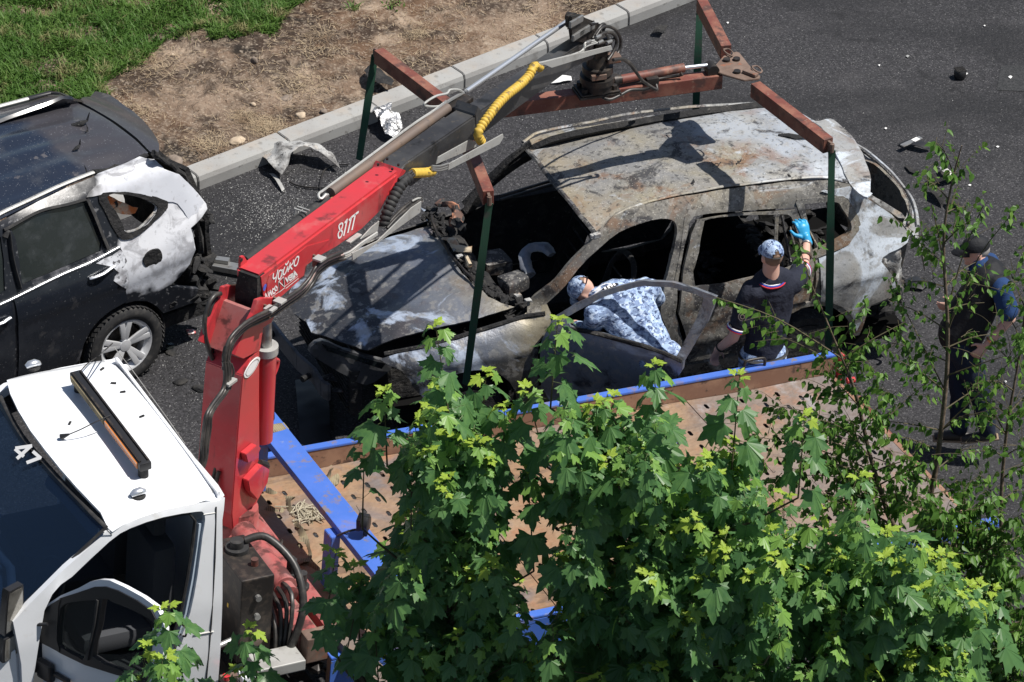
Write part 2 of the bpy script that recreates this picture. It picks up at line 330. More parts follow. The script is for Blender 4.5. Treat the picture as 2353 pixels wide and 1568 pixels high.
M['spreader']=mat('worn_red_oxide',(.17,.052,.038),.6,layers=[dict(scale=5,detail=9,lo=.45,hi=.6,col=(.27,.12,.08),amt=.75),dict(scale=8,detail=9,lo=.52,hi=.62,col=(.075,.04,.034),amt=.85,seed=6),dict(scale=25,lo=.6,hi=.68,col=(.3,.2,.14),amt=.6)],bump=[('noise',40,5,.3,.004)])
M['rust_plate']=mat('rusty_plate',(.13,.085,.065),.7,layers=[dict(scale=6,detail=8,lo=.45,hi=.62,col=(.2,.14,.11)),dict(scale=9,lo=.6,hi=.68,col=(.28,.1,.05),seed=5,amt=.7)])
M['greasy']=mat('greasy_black_steel',(.035,.031,.029),.45,.4,layers=[dict(scale=16,detail=6,lo=.5,hi=.65,col=(.1,.08,.065),amt=.7)])
M['deck']=mat('rusty_deck',(.27,.16,.09),.62,.1,layers=[dict(scale=2.1,detail=8,lo=.42,hi=.65,col=(.34,.24,.155),amt=.8),dict(scale=4,detail=10,stretch=(.35,1.6,1),lo=.56,hi=.64,col=(.12,.08,.055),amt=.7,seed=51,dist=.6),dict(kind='x',scale=1.6,detail=9,dist=3.,lo=5.9,hi=6.7,col=(.19,.175,.17),amt=.7,seed=33),dict(scale=3.1,detail=9,lo=.54,hi=.66,col=(.36,.165,.085),amt=.6,seed=7),
  dict(scale=1.1,detail=9,lo=.48,hi=.62,col=(.17,.15,.15),amt=.85,seed=3,dist=.9),dict(scale=6,detail=9,lo=.58,hi=.66,col=(.12,.08,.06),amt=.55,seed=5),dict(scale=.9,detail=9,lo=.62,hi=.72,col=(.5,.53,.58),amt=.8,seed=14,rough=.35),dict(scale=35,detail=5,lo=.6,hi=.68,col=(.13,.09,.07),amt=.5)],bump=[('noise',2.2,4,.8,.08),('noise',30,6,.25,.004)])
M['rail_rust']=mat('rail_rust',(.24,.13,.085),.7,layers=[dict(scale=4,detail=8,lo=.45,hi=.62,col=(.34,.2,.13)),dict(scale=12,lo=.58,hi=.66,col=(.1,.06,.045))])
M['blue']=mat('blue_paint',(.06,.15,.52),.42,layers=[dict(scale=6,detail=9,lo=.57,hi=.63,col=(.22,.16,.12),amt=.75,seed=31),dict(scale=3,detail=8,lo=.45,hi=.7,col=(.10,.19,.62),amt=.6),dict(scale=9,detail=9,lo=.6,hi=.66,col=(.2,.17,.15),amt=.9,seed=6),dict(scale=4,detail=5,lo=.64,hi=.7,col=(.32,.33,.36),amt=.7,seed=9)],coat=.15)
M['webbing']=mat('green_webbing',(.012,.06,.035),.8,layers=[dict(kind='wave',scale=25,lo=.4,hi=.6,col=(.02,.09,.05),amt=.5),dict(scale=9,lo=.55,hi=.7,col=(.05,.05,.045),amt=.7)])
M['khaki']=mat('old_webbing',(.24,.2,.12),.9,layers=[dict(scale=9,detail=5,lo=.45,hi=.6,col=(.12,.1,.065)),dict(kind='wave',scale=20,dist=2,lo=.4,hi=.7,col=(.32,.27,.18),amt=.5)])
M['yellow']=mat('yellow_sleeve',(.6,.4,.06),.6,layers=[dict(scale=14,lo=.55,hi=.65,col=(.38,.26,.07),amt=.7),dict(scale=18,detail=8,lo=.58,hi=.64,col=(.1,.07,.03),amt=.8,seed=6)])
M['black_paint']=mat('black_car_paint',(.012,.015,.022),.25,.1,layers=[dict(scale=2.5,detail=8,lo=.5,hi=.7,col=(.05,.055,.065),amt=.5,rough=.5),dict(scale=60,detail=3,lo=.68,hi=.7,col=(.3,.3,.3),amt=.6),dict(scale=5,detail=9,lo=.62,hi=.7,col=(.09,.085,.085),amt=.5,seed=6,rough=.6)],coat=.25)
M['black_roof']=mat('sooty_roof_paint',(.018,.024,.04),.2,.1,layers=[dict(kind='x',scale=4,detail=7,dist=.5,lo=-.42,hi=-.3,col=(.045,.042,.048),amt=.9,rough=.55),dict(scale=3,detail=8,lo=.52,hi=.66,col=(.06,.065,.075),amt=.6,rough=.45),dict(kind='cell',scale=170,lo=.98,hi=.99,col=(.3,.32,.35),amt=.4,seed=4),dict(scale=8,detail=9,lo=.62,hi=.67,col=(.13,.12,.12),amt=.6,rough=.6)],coat=.4)
M['quarter']=mat('blistered_paint',(.013,.015,.02),.35,.05,layers=[dict(kind='z',scale=3.2,detail=9,dist=.5,lo=1.07,hi=1.13,col=(.53,.55,.6),rough=.65),dict(kind='z',scale=3.2,detail=9,dist=.5,lo=1.14,hi=1.5,col=(.72,.73,.76),amt=.8,rough=.6),dict(scale=6,detail=10,lo=.5,hi=.62,col=(.25,.25,.27),amt=.7,seed=15,dist=.8,within=dict(kind='z',scale=3.2,detail=9,dist=.5,lo=1.05,hi=1.13,seed=1)),dict(kind='x',scale=3.2,detail=9,dist=.5,lo=-.33,hi=-.4,col=(.013,.015,.02),rough=.35,seed=6),dict(scale=4,detail=9,lo=.56,hi=.68,col=(.22,.22,.24),amt=.6,seed=5),dict(scale=26,detail=7,lo=.58,hi=.66,col=(.3,.3,.31),amt=.5,seed=8)],bump=[('noise',22,7,.3,.004)])
M['glass_dark']=mat('dark_glass',(.012,.016,.018),.08,layers=[dict(scale=7,detail=6,lo=.5,hi=.7,col=(.04,.045,.045),rough=.4)],spec=.6)
M['windscreen']=mat('windscreen_glass',(.012,.025,.05),.03,alpha=(.4,(.5,.62,.78)),spec=1.)
M['clear_glass']=mat('clear_glass',(.03,.035,.035),.04,alpha=(.35,(.75,.8,.8)),spec=.8)
M['orange']=mat('orange_foam',(.75,.2,.05),.7,layers=[dict(scale=5,detail=6,lo=.45,hi=.55,col=(.65,.5,.35)),dict(scale=9,detail=7,lo=.58,hi=.62,col=(.02,.02,.02),seed=6)],bump=[('noise',20,5,.8,.02)])
M['amber']=mat('amber_lens',(.6,.2,.04),.25,coat=.5)
M['rim']=mat('alloy_rim',(.7,.71,.73),.35,.35)
M['brake']=mat('rusty_brake',(.2,.09,.05),.7)
M['interior']=mat('cab_interior',(.03,.032,.035),.7)
M['dash']=mat('grey_dashboard',(.2,.205,.21),.6)
M['seat']=mat('grey_seat_fabric',(.045,.048,.055),.9)
M['mirror']=mat('mirror_glass',(.42,.4,.36),.12,.7,layers=[dict(scale=3,lo=.45,hi=.6,col=(.2,.19,.17))])
M['paper']=mat('white_scrap',(.75,.75,.73),.7)
M['stone']=mat('pale_stone',(.5,.4,.29),.8,layers=[dict(scale=12,lo=.5,hi=.65,col=(.35,.27,.19))],bump=[('noise',20,5,.4,.01)])
M['stone_dark']=mat('grey_stone',(.2,.16,.13),.9,layers=[dict(scale=12,lo=.5,hi=.65,col=(.3,.24,.19))],bump=[('noise',20,5,.6,.01)])
M['white_ink']=mat('white_lettering',(.85,.84,.83),.5)
M['black_ink']=mat('black_lettering',(.01,.01,.01),.5)
M['blue_ink']=mat('blue_lettering',(.08,.12,.5),.5)
M['yellow_tape']=mat('orange_reflective_tape',(.75,.33,.01),.4)
M['skin']=mat('skin',(.62,.38,.30),.5,layers=[dict(scale=12,lo=.5,hi=.65,col=(.64,.33,.26),amt=.5)],spec=.4)
M['hair']=mat('cropped_hair',(.2,.13,.09),.8)
M['grey_hair']=mat('grey_hair',(.35,.33,.31),.8,bump=[('noise',80,5,.8,.004)])
M['camo']=mat('digital_camouflage_cloth',(.34,.45,.64),.9,layers=[dict(kind='pixel',scale=150,detail=17,stretch=(1,1,1.9),lo=.50,hi=.505,col=(.2,.27,.43)),dict(kind='pixel',scale=150,detail=24,stretch=(1,1,1.9),lo=.56,hi=.565,col=(.07,.1,.19),seed=5),dict(kind='pixel',scale=150,detail=20,stretch=(1,1,1.9),lo=.58,hi=.585,col=(.48,.58,.74),seed=8)],bump=[('noise',6,5,.7,.04),('noise',18,3,.3,.01)],spec=.2)
M['navy']=mat('navy_polo_cloth',(.017,.02,.034),.85,bump=[('noise',5,4,.8,.05),('noise',14,3,.3,.01)],spec=.3)
M['vest']=mat('black_quilted_vest',(.012,.013,.016),.7,bump=[('noise',7,4,.6,.03)],spec=.3)
M['blue_cloth']=mat('blue_polo_cloth',(.02,.05,.14),.85,bump=[('noise',8,4,.5,.02)],spec=.25)
M['denim']=mat('dark_denim',(.015,.021,.04),.85,layers=[dict(scale=4,lo=.5,hi=.7,col=(.035,.05,.085),amt=.7)],bump=[('noise',9,4,.6,.02)],spec=.25)
M['red_trim']=mat('red_trim',(.6,.03,.05),.7); M['white_trim']=mat('white_trim',(.75,.76,.8),.7); M['blue_trim']=mat('blue_trim',(.03,.06,.4),.7)
M['glove']=mat('blue_nitrile_glove',(.03,.33,.62),.4,spec=.5)
M['strapblack']=mat('black_strap',(.015,.015,.015),.6)
M['shoe']=mat('dark_leather_shoe',(.03,.025,.022),.5); M['sole']=mat('tan_sole',(.3,.22,.15),.8)
M['leaf_dark']=mat('maple_leaf_green',(.085,.205,.07),.4,layers=[dict(scale=3,detail=3,lo=.4,hi=.65,col=(.14,.29,.085),amt=.9)],transl=.45,spec=.5)
M['leaf_mid']=mat('maple_leaf_mid_green',(.2,.37,.075),.42,transl=.35,spec=.4)
M['leaf_young']=mat('maple_leaf_young_green',(.38,.52,.07),.5,transl=.42,spec=.35)
M['birch_leaf']=mat('birch_leaf_green',(.085,.19,.03),.45,transl=.35,spec=.4)
M['birch_leaf_light']=mat('birch_leaf_light_green',(.16,.3,.05),.5,transl=.4,spec=.4)
M['bark']=mat('bark',(.11,.08,.055),.9,layers=[dict(scale=20,lo=.5,hi=.6,col=(.2,.15,.11))],bump=[('noise',60,4,.6,.004)])
M['twig']=mat('twig',(.09,.075,.04),.8)
M['petiole']=mat('petiole',(.13,.17,.06),.6)
M['grass']=mat('grass_blade',(.08,.17,.03),.55,layers=[dict(scale=1.6,detail=4,lo=.45,hi=.65,col=(.16,.27,.06),amt=.7),dict(scale=3.5,lo=.54,hi=.62,col=(.34,.29,.15),amt=.75)],transl=.35,spec=.3)
M['straw']=mat('dry_straw',(.4,.31,.2),.8,layers=[dict(scale=3,lo=.5,hi=.6,col=(.22,.15,.09))])
M['speck']=mat('glass_crumbs',(.42,.42,.41),.4); M['soot']=mat('soot_crumbs',(.02,.02,.02),.8)
# ================= ground =================
def flat(name,m,pts,z,kind='structure',**k):
    me=bpy.data.meshes.new(name); me.from_pydata([(x,y,z) for x,y in pts],[],[list(range(len(pts)))])
    return tag(link(name,me,m),kind=kind,**k)
flat('road',M['asphalt'],[(-150,-150),(150,-150),(150,150),(-150,150)],0)
KF=Fr((-2.755,3.0,0),40.6)   # kerb line: x along, y toward the verge
pa=[W0.at(*p,2,0) for p in ((2300,152),(2420,150),(2430,215),(2290,208))]
flat('asphalt_patch',M['patch'],[(p.x,p.y) for p in pa],.004)
kb=thing('kerb',KF,None,None,kind='structure')
kmesh=None
for i in range(-6,26):
    x0=i*.985+.03
    if kmesh is None:
        b=MB(); b.prism(Fr((0,0,0)),[(0,-.1),(0,.09),(.012,.13),(.03,.145),(.19,.15),(.2,.14),(.2,-.1)],0,0,.973)
        o=b.build('kerb_stone',M['kerb'],None,bevel=.006); kmesh=o.data; o.parent=kb; bb=min(v.co.x for v in kmesh.vertices); by=min(v.co.y for v in kmesh.vertices); bz=min(v.co.z for v in kmesh.vertices)
    else:
        o=bpy.data.objects.new('kerb_stone',kmesh); COL.objects.link(o); o.parent=kb
    o.location=(x0-bb,-by+random.uniform(-.004,.004),-.1-bz+random.uniform(-.004,.004)); o.rotation_euler=(0,random.uniform(-.003,.003),random.uniform(-.002,.002))
# verge: a lumpy sheet behind the kerb
def vh(x,y):
    v=KF.I@Vector((x,y,0)); d=max(0,v.y-.2)
    h=.12+min(1,d*2)*(.05*mnoise.noise(Vector((x*1.3,y*1.3,0)))+.035*mnoise.noise(Vector((x*4,y*4,3)))+.03*mnoise.noise(Vector((x*9,y*9,7)))+.017*mnoise.noise(Vector((x*24,y*24,1))))
    return h+.02*min(d,4)
def verge(name,x0,x1,y0,y1,st):
    nx=int((x1-x0)/st)+1; ny=int((y1-y0)/st)+1; V=[];F=[]
    for j in range(ny):
        for i in range(nx):
            p=KF.w(x0+i*st,y0+j*st,0); V.append((p.x,p.y,vh(p.x,p.y)))
    for j in range(ny-1):
        for i in range(nx-1): F.append((j*nx+i,j*nx+i+1,(j+1)*nx+i+1,(j+1)*nx+i))
    return V,F
V,F=verge('v',-3.5,8.5,.201,8.2,.04)
me=bpy.data.meshes.new('soil_verge'); me.from_pydata(V,[],F); me.shade_smooth(); tag(link('soil_verge',me,M['soil']),kind='structure')
V=[];F=[]
for (a,b,c,d) in ((-60,-3.5,.201,60),(8.5,60,.201,60),(-3.5,8.5,8.2,60)):
    n=len(V); V+=[tuple(KF.w(x,y,.12 if y<1 else .2)) for x,y in ((a,c),(b,c),(b,d),(a,d))]; F.append((n,n+1,n+2,n+3))
me=bpy.data.meshes.new('turf'); me.from_pydata(V,[],F); tag(link('turf',me,M['turf']),kind='structure')
def blades(name,m,items):
    """items: (root, dir, side, length, width) -> bent two-quad blades, one mesh"""
    n=len(items); R=np.array([i[0] for i in items]);D=np.array([i[1] for i in items]);Sd=np.array([i[2] for i in items]);Ln=np.array([i[3] for i in items])[:,None];Wd=np.array([i[4] for i in items])[:,None];Bd=np.array([i[5] for i in items])
    p0=R;p1=R+D*Ln*.5;p2=R+D*Ln*.85+Bd*Ln
    V=np.stack([p0-Sd*Wd,p0+Sd*Wd,p1-Sd*Wd*.8,p1+Sd*Wd*.8,p2],1).reshape(-1,3)
    me=bpy.data.meshes.new(name); b=np.arange(n)[:,None]*5
    F=[]; 
    for k in range(n): q=k*5; F.append((q,q+1,q+3,q+2)); F.append((q+2,q+3,q+4))
    me.from_pydata(V.tolist(),[],F); return link(name,me,m)
gp=[(-60,280),(235,228),(262,175),(300,130),(380,88),(450,62),(520,78),(640,62),(655,20),(760,-40),(760,-150),(-60,-150)]
gpoly=[tuple((W0.at(x,y,2,.2)).xy) for x,y in gp]
xs=[p[0] for p in gpoly];ys=[p[1] for p in gpoly]
it=[];tries=0
while len(it)<46000 and tries<400000:
    tries+=1
    x=random.uniform(min(xs),max(xs));y=random.uniform(min(ys),max(ys))
    nz=.22*mnoise.noise(Vector((x*2.5,y*2.5,0)))
    if not inpoly(x+nz,y+nz*.7,gpoly): continue
    cl=mnoise.noise(Vector((x*3,y*3,5)))
    if cl<-.25 and random.random()<.6: continue
    a=random.uniform(0,6.28);t=random.uniform(.05,.95)
    d=(math.cos(a)*math.sin(t),math.sin(a)*math.sin(t),math.cos(t)); s=(-math.sin(a),math.cos(a),0)
    L=random.uniform(.05,.15)*(1+.6*cl); bd=(math.cos(a)*.25,math.sin(a)*.25,-.12)
    it.append(((x,y,vh(x,y)-.01),d,s,L*random.choice((.8,1,1,1.5)),random.uniform(.0022,.008),bd))
tag(blades('grass',M['grass'],it),'thick green grass on the verge in the upper left corner','grass',kind='stuff')
it=[]
for k in range(7500):
    x,y=KF.w(random.uniform(-1,6.5),.22+abs(random.gauss(0,1.6)),0).xy
    if mnoise.noise(Vector((x*1.8,y*1.8,9)))<-.02 and random.random()<.8: continue
    a=random.uniform(0,6.28);t=random.uniform(1.25,1.6)
    d=(math.cos(a)*math.sin(t),math.sin(a)*math.sin(t),math.cos(t)); a2=a+1.57
    it.append(((x,y,vh(x,y)+.008),d,(-math.sin(a),math.cos(a),0),random.uniform(.03,.13),random.uniform(.0012,.0028),(math.cos(a2)*random.uniform(-.2,.2),math.sin(a2)*random.uniform(-.2,.2),random.uniform(-.02,.05))))
for (px,py,n,s) in ((610,285,700,.16),(560,262,350,.12),(955,70,220,.1),(340,140,500,.25),(300,250,400,.2),(735,92,400,.25),(480,330,500,.2),(700,180,300,.2)):
    c=W0.at(px,py,2,.16)
    for k in range(n):
        x=c.x+random.gauss(0,s*.6);y=c.y+random.gauss(0,s*.6);a=random.uniform(0,6.28);t=random.uniform(1.0,1.55)
        it.append(((x,y,vh(x,y)+.01),(math.cos(a)*math.sin(t),math.sin(a)*math.sin(t),math.cos(t)),(-math.sin(a),math.cos(a),0),random.uniform(.04,.1),random.uniform(.001,.002),(math.cos(a+1.5)*.2,math.sin(a+1.5)*.2,-.05)))
tag(blades('straw',M['straw'],it),'dry straw and dead roots strewn over the bare soil','straw',kind='stuff')
# small plants on the soil
def tuft(px,py,n,L,label,w=.006,spread=.04):
    c=W0.at(px,py,2,.18);it=[]
    for k in range(n):
        a=random.uniform(0,6.28);t=random.uniform(.2,1.3);x=c.x+random.gauss(0,spread);y=c.y+random.gauss(0,spread)
        it.append(((x,y,vh(x,y)-.01),(math.cos(a)*math.sin(t),math.sin(a)*math.sin(t),math.cos(t)),(-math.sin(a),math.cos(a),0),random.uniform(.5,1)*L,w*random.uniform(.6,1.2),(math.cos(a)*.25,math.sin(a)*.25,-.12)))
    tag(blades('weed',M['grass'],it),label,'weed',group='weeds on the bare soil')
tuft(620,64,60,.09,'bushy green weed at the tip of the grass edge',.006)
tuft(432,83,25,.08,'small tuft of green blades just below the grass edge',.004)
tuft(811,11,45,.13,'spiky weed at the top edge near the middle of the soil',.006,.03)
tuft(905,5,40,.1,'leafy weed at the very top of the soil, nearest the kerb',.008,.05)
tuft(577,35,4,.12,'thin grey stalk standing upright beside the grass',.003,.005)
def rock(name,px,py,s,m,label,cat,z=.16,sq=(1,1,.7),seed=0,group=None,n=2,rgh=.18):
    c=W0.at(px,py,2,z); g=vh(c.x,c.y) if z>.1 else 0
    bm=bmesh.new(); bmesh.ops.create_icosphere(bm,subdivisions=n+1,radius=s)
    for v in bm.verts:
        k=1+rgh*2*mnoise.noise(v.co/s*1.1+Vector((seed,seed*2,0)))+rgh*mnoise.noise(v.co/s*3+Vector((seed,0,0)))
        v.co=Vector((v.co.x*sq[0]*k,v.co.y*sq[1]*k,v.co.z*sq[2]*k))
    me=bpy.data.meshes.new(name); bm.to_mesh(me); bm.free(); me.shade_smooth()
    o=link(name,me,m); o.location=(c.x,c.y,g+s*sq[2]*.45); o.rotation_euler=(0,0,seed*1.3)
    return tag(o,label,cat,group)
rock('stone',691,259,.042,M['stone'],'smooth pale round stone on the soil close to the kerb','stone',seed=1,group='stones on the bare soil')
rock('stone',581,232,.024,M['stone'],'small angular whitish stone left of the round pale one','stone',seed=2,sq=(1.2,.8,.8),group='stones on the bare soil')
rock('stone',544,317,.075,M['stone'],'large tan stone half sunk in soil above the kerb','stone',seed=3,sq=(1.1,.8,.35),group='stones on the bare soil')
rock('stone',404,366,.075,M['stone_dark'],'big earthy stone beside the black car near the kerb end','stone',seed=4,sq=(1.2,.9,.5),group='stones on the bare soil')
rock('stone',584,144,.045,M['stone_dark'],'grey brown upright stone in the middle of the sandy patch','stone',seed=5,sq=(.7,.7,1.1),group='stones on the bare soil')
rock('stone',744,250,.034,M['stone_dark'],'dark stone beside the kerb, right of the round pale one','stone',seed=6,group='stones on the bare soil')
rock('stone',397,127,.016,M['stone'],'tiny white stone near the grass edge','stone',seed=7,group='stones on the bare soil')
rock('stone',657,213,.06,M['stone_dark'],'wide flat brown lump on the soil above the round stone','stone',seed=8,sq=(1.3,.8,.3),group='stones on the bare soil')
# clods of earth and crumbs
def crumbs(name,m,items,label,cat):
    T=[(1,0,-.3),(-.5,.87,-.3),(-.5,-.87,-.3),(0,0,.8),(.4,.4,.5)]
    V=[];F=[]
    for (x,y,z,s) in items:
        n=len(V);a=random.uniform(0,6.28);ca,sa=math.cos(a),math.sin(a);q=random.uniform(.5,1.3)
        for (i,j,k) in T: V.append((x+s*(i*ca-j*sa*q),y+s*(i*sa+j*ca*q),z+s*k*.7))
        F+=[(n,n+1,n+3),(n+1,n+2,n+3),(n+2,n,n+4),(n+3,n+2,n+4),(n,n+3,n+4)]
    me=bpy.data.meshes.new(name); me.from_pydata(V,[],F); return tag(link(name,me,m),label,cat,kind='stuff')
it=[]
for k in range(5200):
    x,y=KF.w(random.uniform(-1.5,7.5),random.uniform(.22,6),0).xy; it.append((x,y,vh(x,y),abs(random.gauss(0,.009))+.003))
crumbs('soil_clods',M['soil'],it,'loose crumbs of earth over the verge','clods')
it=[]
def scatter(px,py,sx,sy,n,s0,s1):
    for k in range(n):
        p=W0.at(px+random.gauss(0,sx),py+random.gauss(0,sy),2,0)
        if (KF.I@p).y>-.01: continue
        it.append((p.x,p.y,.003,random.uniform(s0,s1)))
scatter(620,480,90,45,1500,.003,.007); scatter(640,500,40,20,260,.003,.008); scatter(530,660,60,80,260,.002,.006); scatter(760,420,70,30,220,.002,.006); scatter(420,800,60,70,220,.002,.007)
scatter(1500,150,500,120,420,.002,.006); scatter(2150,450,180,200,260,.002,.0065); scatter(1350,250,120,30,160,.002,.007); scatter(400,960,60,50,90,.002,.007); scatter(2150,900,200,200,150,.002,.006)
crumbs('glass_crumbs',M['speck'],it,'pale crumbs of broken glass and ash on the asphalt','crumbs')
it=[]
scatter(700,400,90,40,700,.003,.01); scatter(440,830,70,90,500,.003,.012); scatter(900,280,60,40,260,.003,.01); scatter(1950,600,200,120,200,.003,.01);scatter(600,480,120,60,400,.003,.009)
crumbs('soot_crumbs',M['soot'],it,'black charred crumbs scattered on the asphalt','crumbs')
# ---- debris pieces: crumpled sheets
def scrap(name,m,pts,label,cat,h=.03,thick=.004,step=.02,disp=.02,dscale=9,group=None,z0=.01,prof=None,base=0.):
    L=[W0.at(x,y,2,base) for x,y in pts]
    cx=sum(p.x for p in L)/len(L); cy=sum(p.y for p in L)/len(L)
    R=max((p.xy-Vector((cx,cy))).length for p in L)
    def fn(u,v):
        d=min(1,((u-cx)**2+(v-cy)**2)**.5/R); z=base+z0+(prof(u,v) if prof else h*(1-d*d))+disp*(.6+mnoise.noise(Vector((u*dscale,v*dscale,2.)))) 
        return Vector((u,v,max(base+.004,z)))
    root=Fr((cx,cy,base)); 
    o=panel(name,m,None,[tuple(p.xy) for p in L],fn,step=step,thick=thick,out=(0,0,1),smooth=55)
    for v in o.data.vertices: v.co-=Vector((cx,cy,base))
    o.location=(cx,cy,base); return tag(o,label,cat,group)
scrap('crumpled_fender',M['ash'],[(597,372),(622,355),(660,352),(700,356),(745,362),(770,380),(782,398),(740,388),(715,378),(690,382),(668,398),(662,412),(648,422),(640,418),(618,402)],'burnt whitish crumpled sheet metal lying by the kerb','debris',h=.16,disp=.04,dscale=9,step=.018)
scrap('metal_strip',M['galv'],[(618,402),(630,405),(654,440),(648,444)],'narrow bent metal strip poking from the crumpled sheet','debris',h=.03,disp=.005)
scrap('melted_panel',M['foil'],[(862,262),(885,252),(900,268),(898,290),(920,300),(925,315),(905,332),(885,325),(868,300),(850,285)],'shiny melted silver lump on asphalt beside the kerb','debris',h=.13,disp=.05,dscale=14,step=.016)
scrap('torn_plastic',M['char'],[(836,172),(850,160),(872,178),(905,200),(900,208),(868,206),(845,195)],'torn black plastic piece on the kerb edge','debris',h=.06,base=.16,disp=.03)
scrap('paper_scrap',M['paper'],[(1265,195),(1290,178),(1312,180),(1314,190),(1285,196)],'torn white sheet on asphalt beside the crane rotator','scrap',h=.02,disp=.008,step=.03)
scrap('plastic_shell',M['black_plastic'],[(2062,335),(2080,330),(2118,340),(2138,345),(2140,350),(2122,353),(2092,346)],'flat dark plastic shell on asphalt, upper right','debris',h=.05,disp=.01,step=.03)
b=MB(); a0=W0.at(2072,336,2,.06); a1=W0.at(2116,316,2,.06); b.bar(a0,a1,.05,.012)
tag(b.build('metal_bracket',M['steel'],None,bevel=.003),'grey bracket leaning on the dark plastic shell','debris')
b=MB(); b.bar(W0.at(2098,324,2,.068),W0.at(2110,318,2,.068),.046,.006)
tag(b.build('white_label',M['paper'],None),'small white label stuck on the grey bracket','label')
KB=Fr(W0.at(2205,180,2,0),20)
cup=thing('charred_fitting',KB,'round black ribbed plastic fitting on the asphalt, top right','debris')
b=MB(); b.lathe(KB,[(.04,.0),(.056,.02),(.058,.07),(.05,.085),(.03,.086)],20,2); b.build('shell',M['black_plastic'],cup,smooth=40)
b=MB()
for k in range(7): b.box(KB,(-.045,-.042+k*.014,.086),(.045,-.037+k*.014,.094))
b.build('rib_set',M['char'],cup)
for i,(pts,lb) in enumerate([([(2128,420),(2150,415),(2172,400),(2200,398),(2212,410),(2190,425),(2160,432),(2140,430)],'largest dark shard of the heap under the birch tip'),([(2130,440),(2160,445),(2175,462),(2165,480),(2140,462)],'dark curled shard below the largest one in the heap'),([(2170,470),(2205,470),(2208,484),(2180,486)],'lowest small shard of the dark heap')]):
    scrap('burnt_shard',M['char'],pts,lb,'debris',h=.05,disp=.03,step=.025,group='burnt shards under the birch tip')
scrap('steel_shard',M['galv'],[(2150,405),(2162,402),(2175,420),(2190,425),(2178,430),(2160,422)],'curved grey metal shard on top of the dark heap','debris',h=.08,disp=.01,z0=.06)
scrap('burnt_shard',M['char'],[(2078,385),(2085,384),(2112,402),(2108,406),(2090,400)],'thin dark strip lying between car and heap','debris',h=.01,disp=.01)
scrap('dark_fragment',M['char'],[(1498,85),(1512,70),(1530,62),(1535,75),(1522,88)],'small charred fragment on asphalt between crane tip and spreader','debris',h=.05,disp=.03)
scrap('bumper_piece',M['black_plastic'],[(2075,650),(2100,640),(2135,662),(2120,672),(2085,668)],'flat grey black bumper piece on asphalt behind the wreck','debris',h=.03,disp=.015)
scrap('black_plate',M['black_plastic'],[(678,882),(752,868),(760,1020),(690,1030)],'long dark rubber flap hanging below the loose bumper beam','debris',h=.06,disp=.01,step=.05)
for px,py,wd,ht,mm,lb in [(2220,172,9,5,0,'pale chip on the asphalt just right of the round black fitting'),(2035,298,7,4,0,'white chip above the dark plastic shell'),(2020,153,5,4,0,'small white chip on asphalt left of the round black fitting'),(2085,132,9,6,1,'grey chip at the upper right, between spreader tip and round fitting'),(2321,180,10,7,0,'largest white chip lying on the dark asphalt patch'),(2262,62,5,3,0,'tiny white chip nearest the top right corner'),(2292,340,8,4,0,'white sliver on asphalt right of the plastic shell'),(2228,428,8,4,0,'white chip right of the heap of burnt shards'),(1682,147,7,4,0,'white chip beyond the spreader plate'),(1545,282,7,5,1,'greenish glass chip behind the wreck roof, right one of two'),(1455,280,8,5,1,'greenish glass chip behind the wreck roof, left one of two'),(2268,602,5,4,0,'small white chip near the walking man\'s shoulder'),(2215,640,9,6,0,'white chip in front of the walking man\'s chest'),(2310,880,7,4,0,'white chip behind the walking man\'s hand'),(1672,55,6,4,0,'white chip at the top, right of the far spreader tip')]:
    scrap('litter_scrap',M['galv' if mm else 'paper'],[(px-wd*.5,py),(px,py-ht*.5),(px+wd*.5,py-ht*.1),(px+wd*.1,py+ht*.5)],lb,'scrap',h=.008,disp=.003,step=.02,group='tiny pale scraps on the asphalt')
# loose wires on the ground
def wire(name,pts,r,m,label,z=.02,frz=None):
    b=MB(); P=[tuple(W0.at(x,y,2,z)) for x,y in pts]; b.tube(crom(P,6,False),r,6); return tag(b.build(name,m,None,smooth=60),label,'wire')
wire('charred_cable',[(665,418),(690,428),(740,432),(790,430)],.008,M['hose'],'charred cable curling from the crumpled sheet')
wire('black_cable',[(800,378),(770,380),(745,392),(735,430),(745,450)],.006,M['hose'],'thin black cable on the ground under the crane boom')
b=MB(); b.bar(W0.at(455,602,2,.05),W0.at(560,622,2,.05),.11,.05,bev=.006); b.box(Fr(W0.at(500,600,2,.08),-12),(-.09,-.03,0),(.1,.03,.03))
tag(b.build('steel_beam',M['steel'],None,disp=.004),'grey steel beam lying behind the black car','beam')
for k,(px,py,s) in enumerate([(370,802,.05),(392,812,.035),(415,880,.04),(345,930,.03),(462,895,.05)]):
    rock('charred_lump',px,py,s,M['char'],['flat charred lump nearest the alloy wheel','small charred lump right of the alloy wheel','charred lump between car wheel and crane','charred lump close to the cab roof edge','round charred lump left of the crane column'][k],'debris',z=0,sq=(1.4,1,.4),seed=k+20,group='charred lumps near the black car wheel')
scrap('glass_shard',M['clear_glass'],[(368,800),(395,790),(402,800),(380,812)],'thin pale shard of glass beside the alloy wheel','debris',h=.01,disp=.004)
rock('red_lens_fragment',438,765,.03,mat('red_lens',(.5,.12,.12),.4,layers=[dict(scale=30,lo=.5,hi=.55,col=(.6,.55,.55))]),'pinkish broken lens fragment on asphalt behind the black car','debris',z=0,sq=(1.3,1,.5),seed=31)
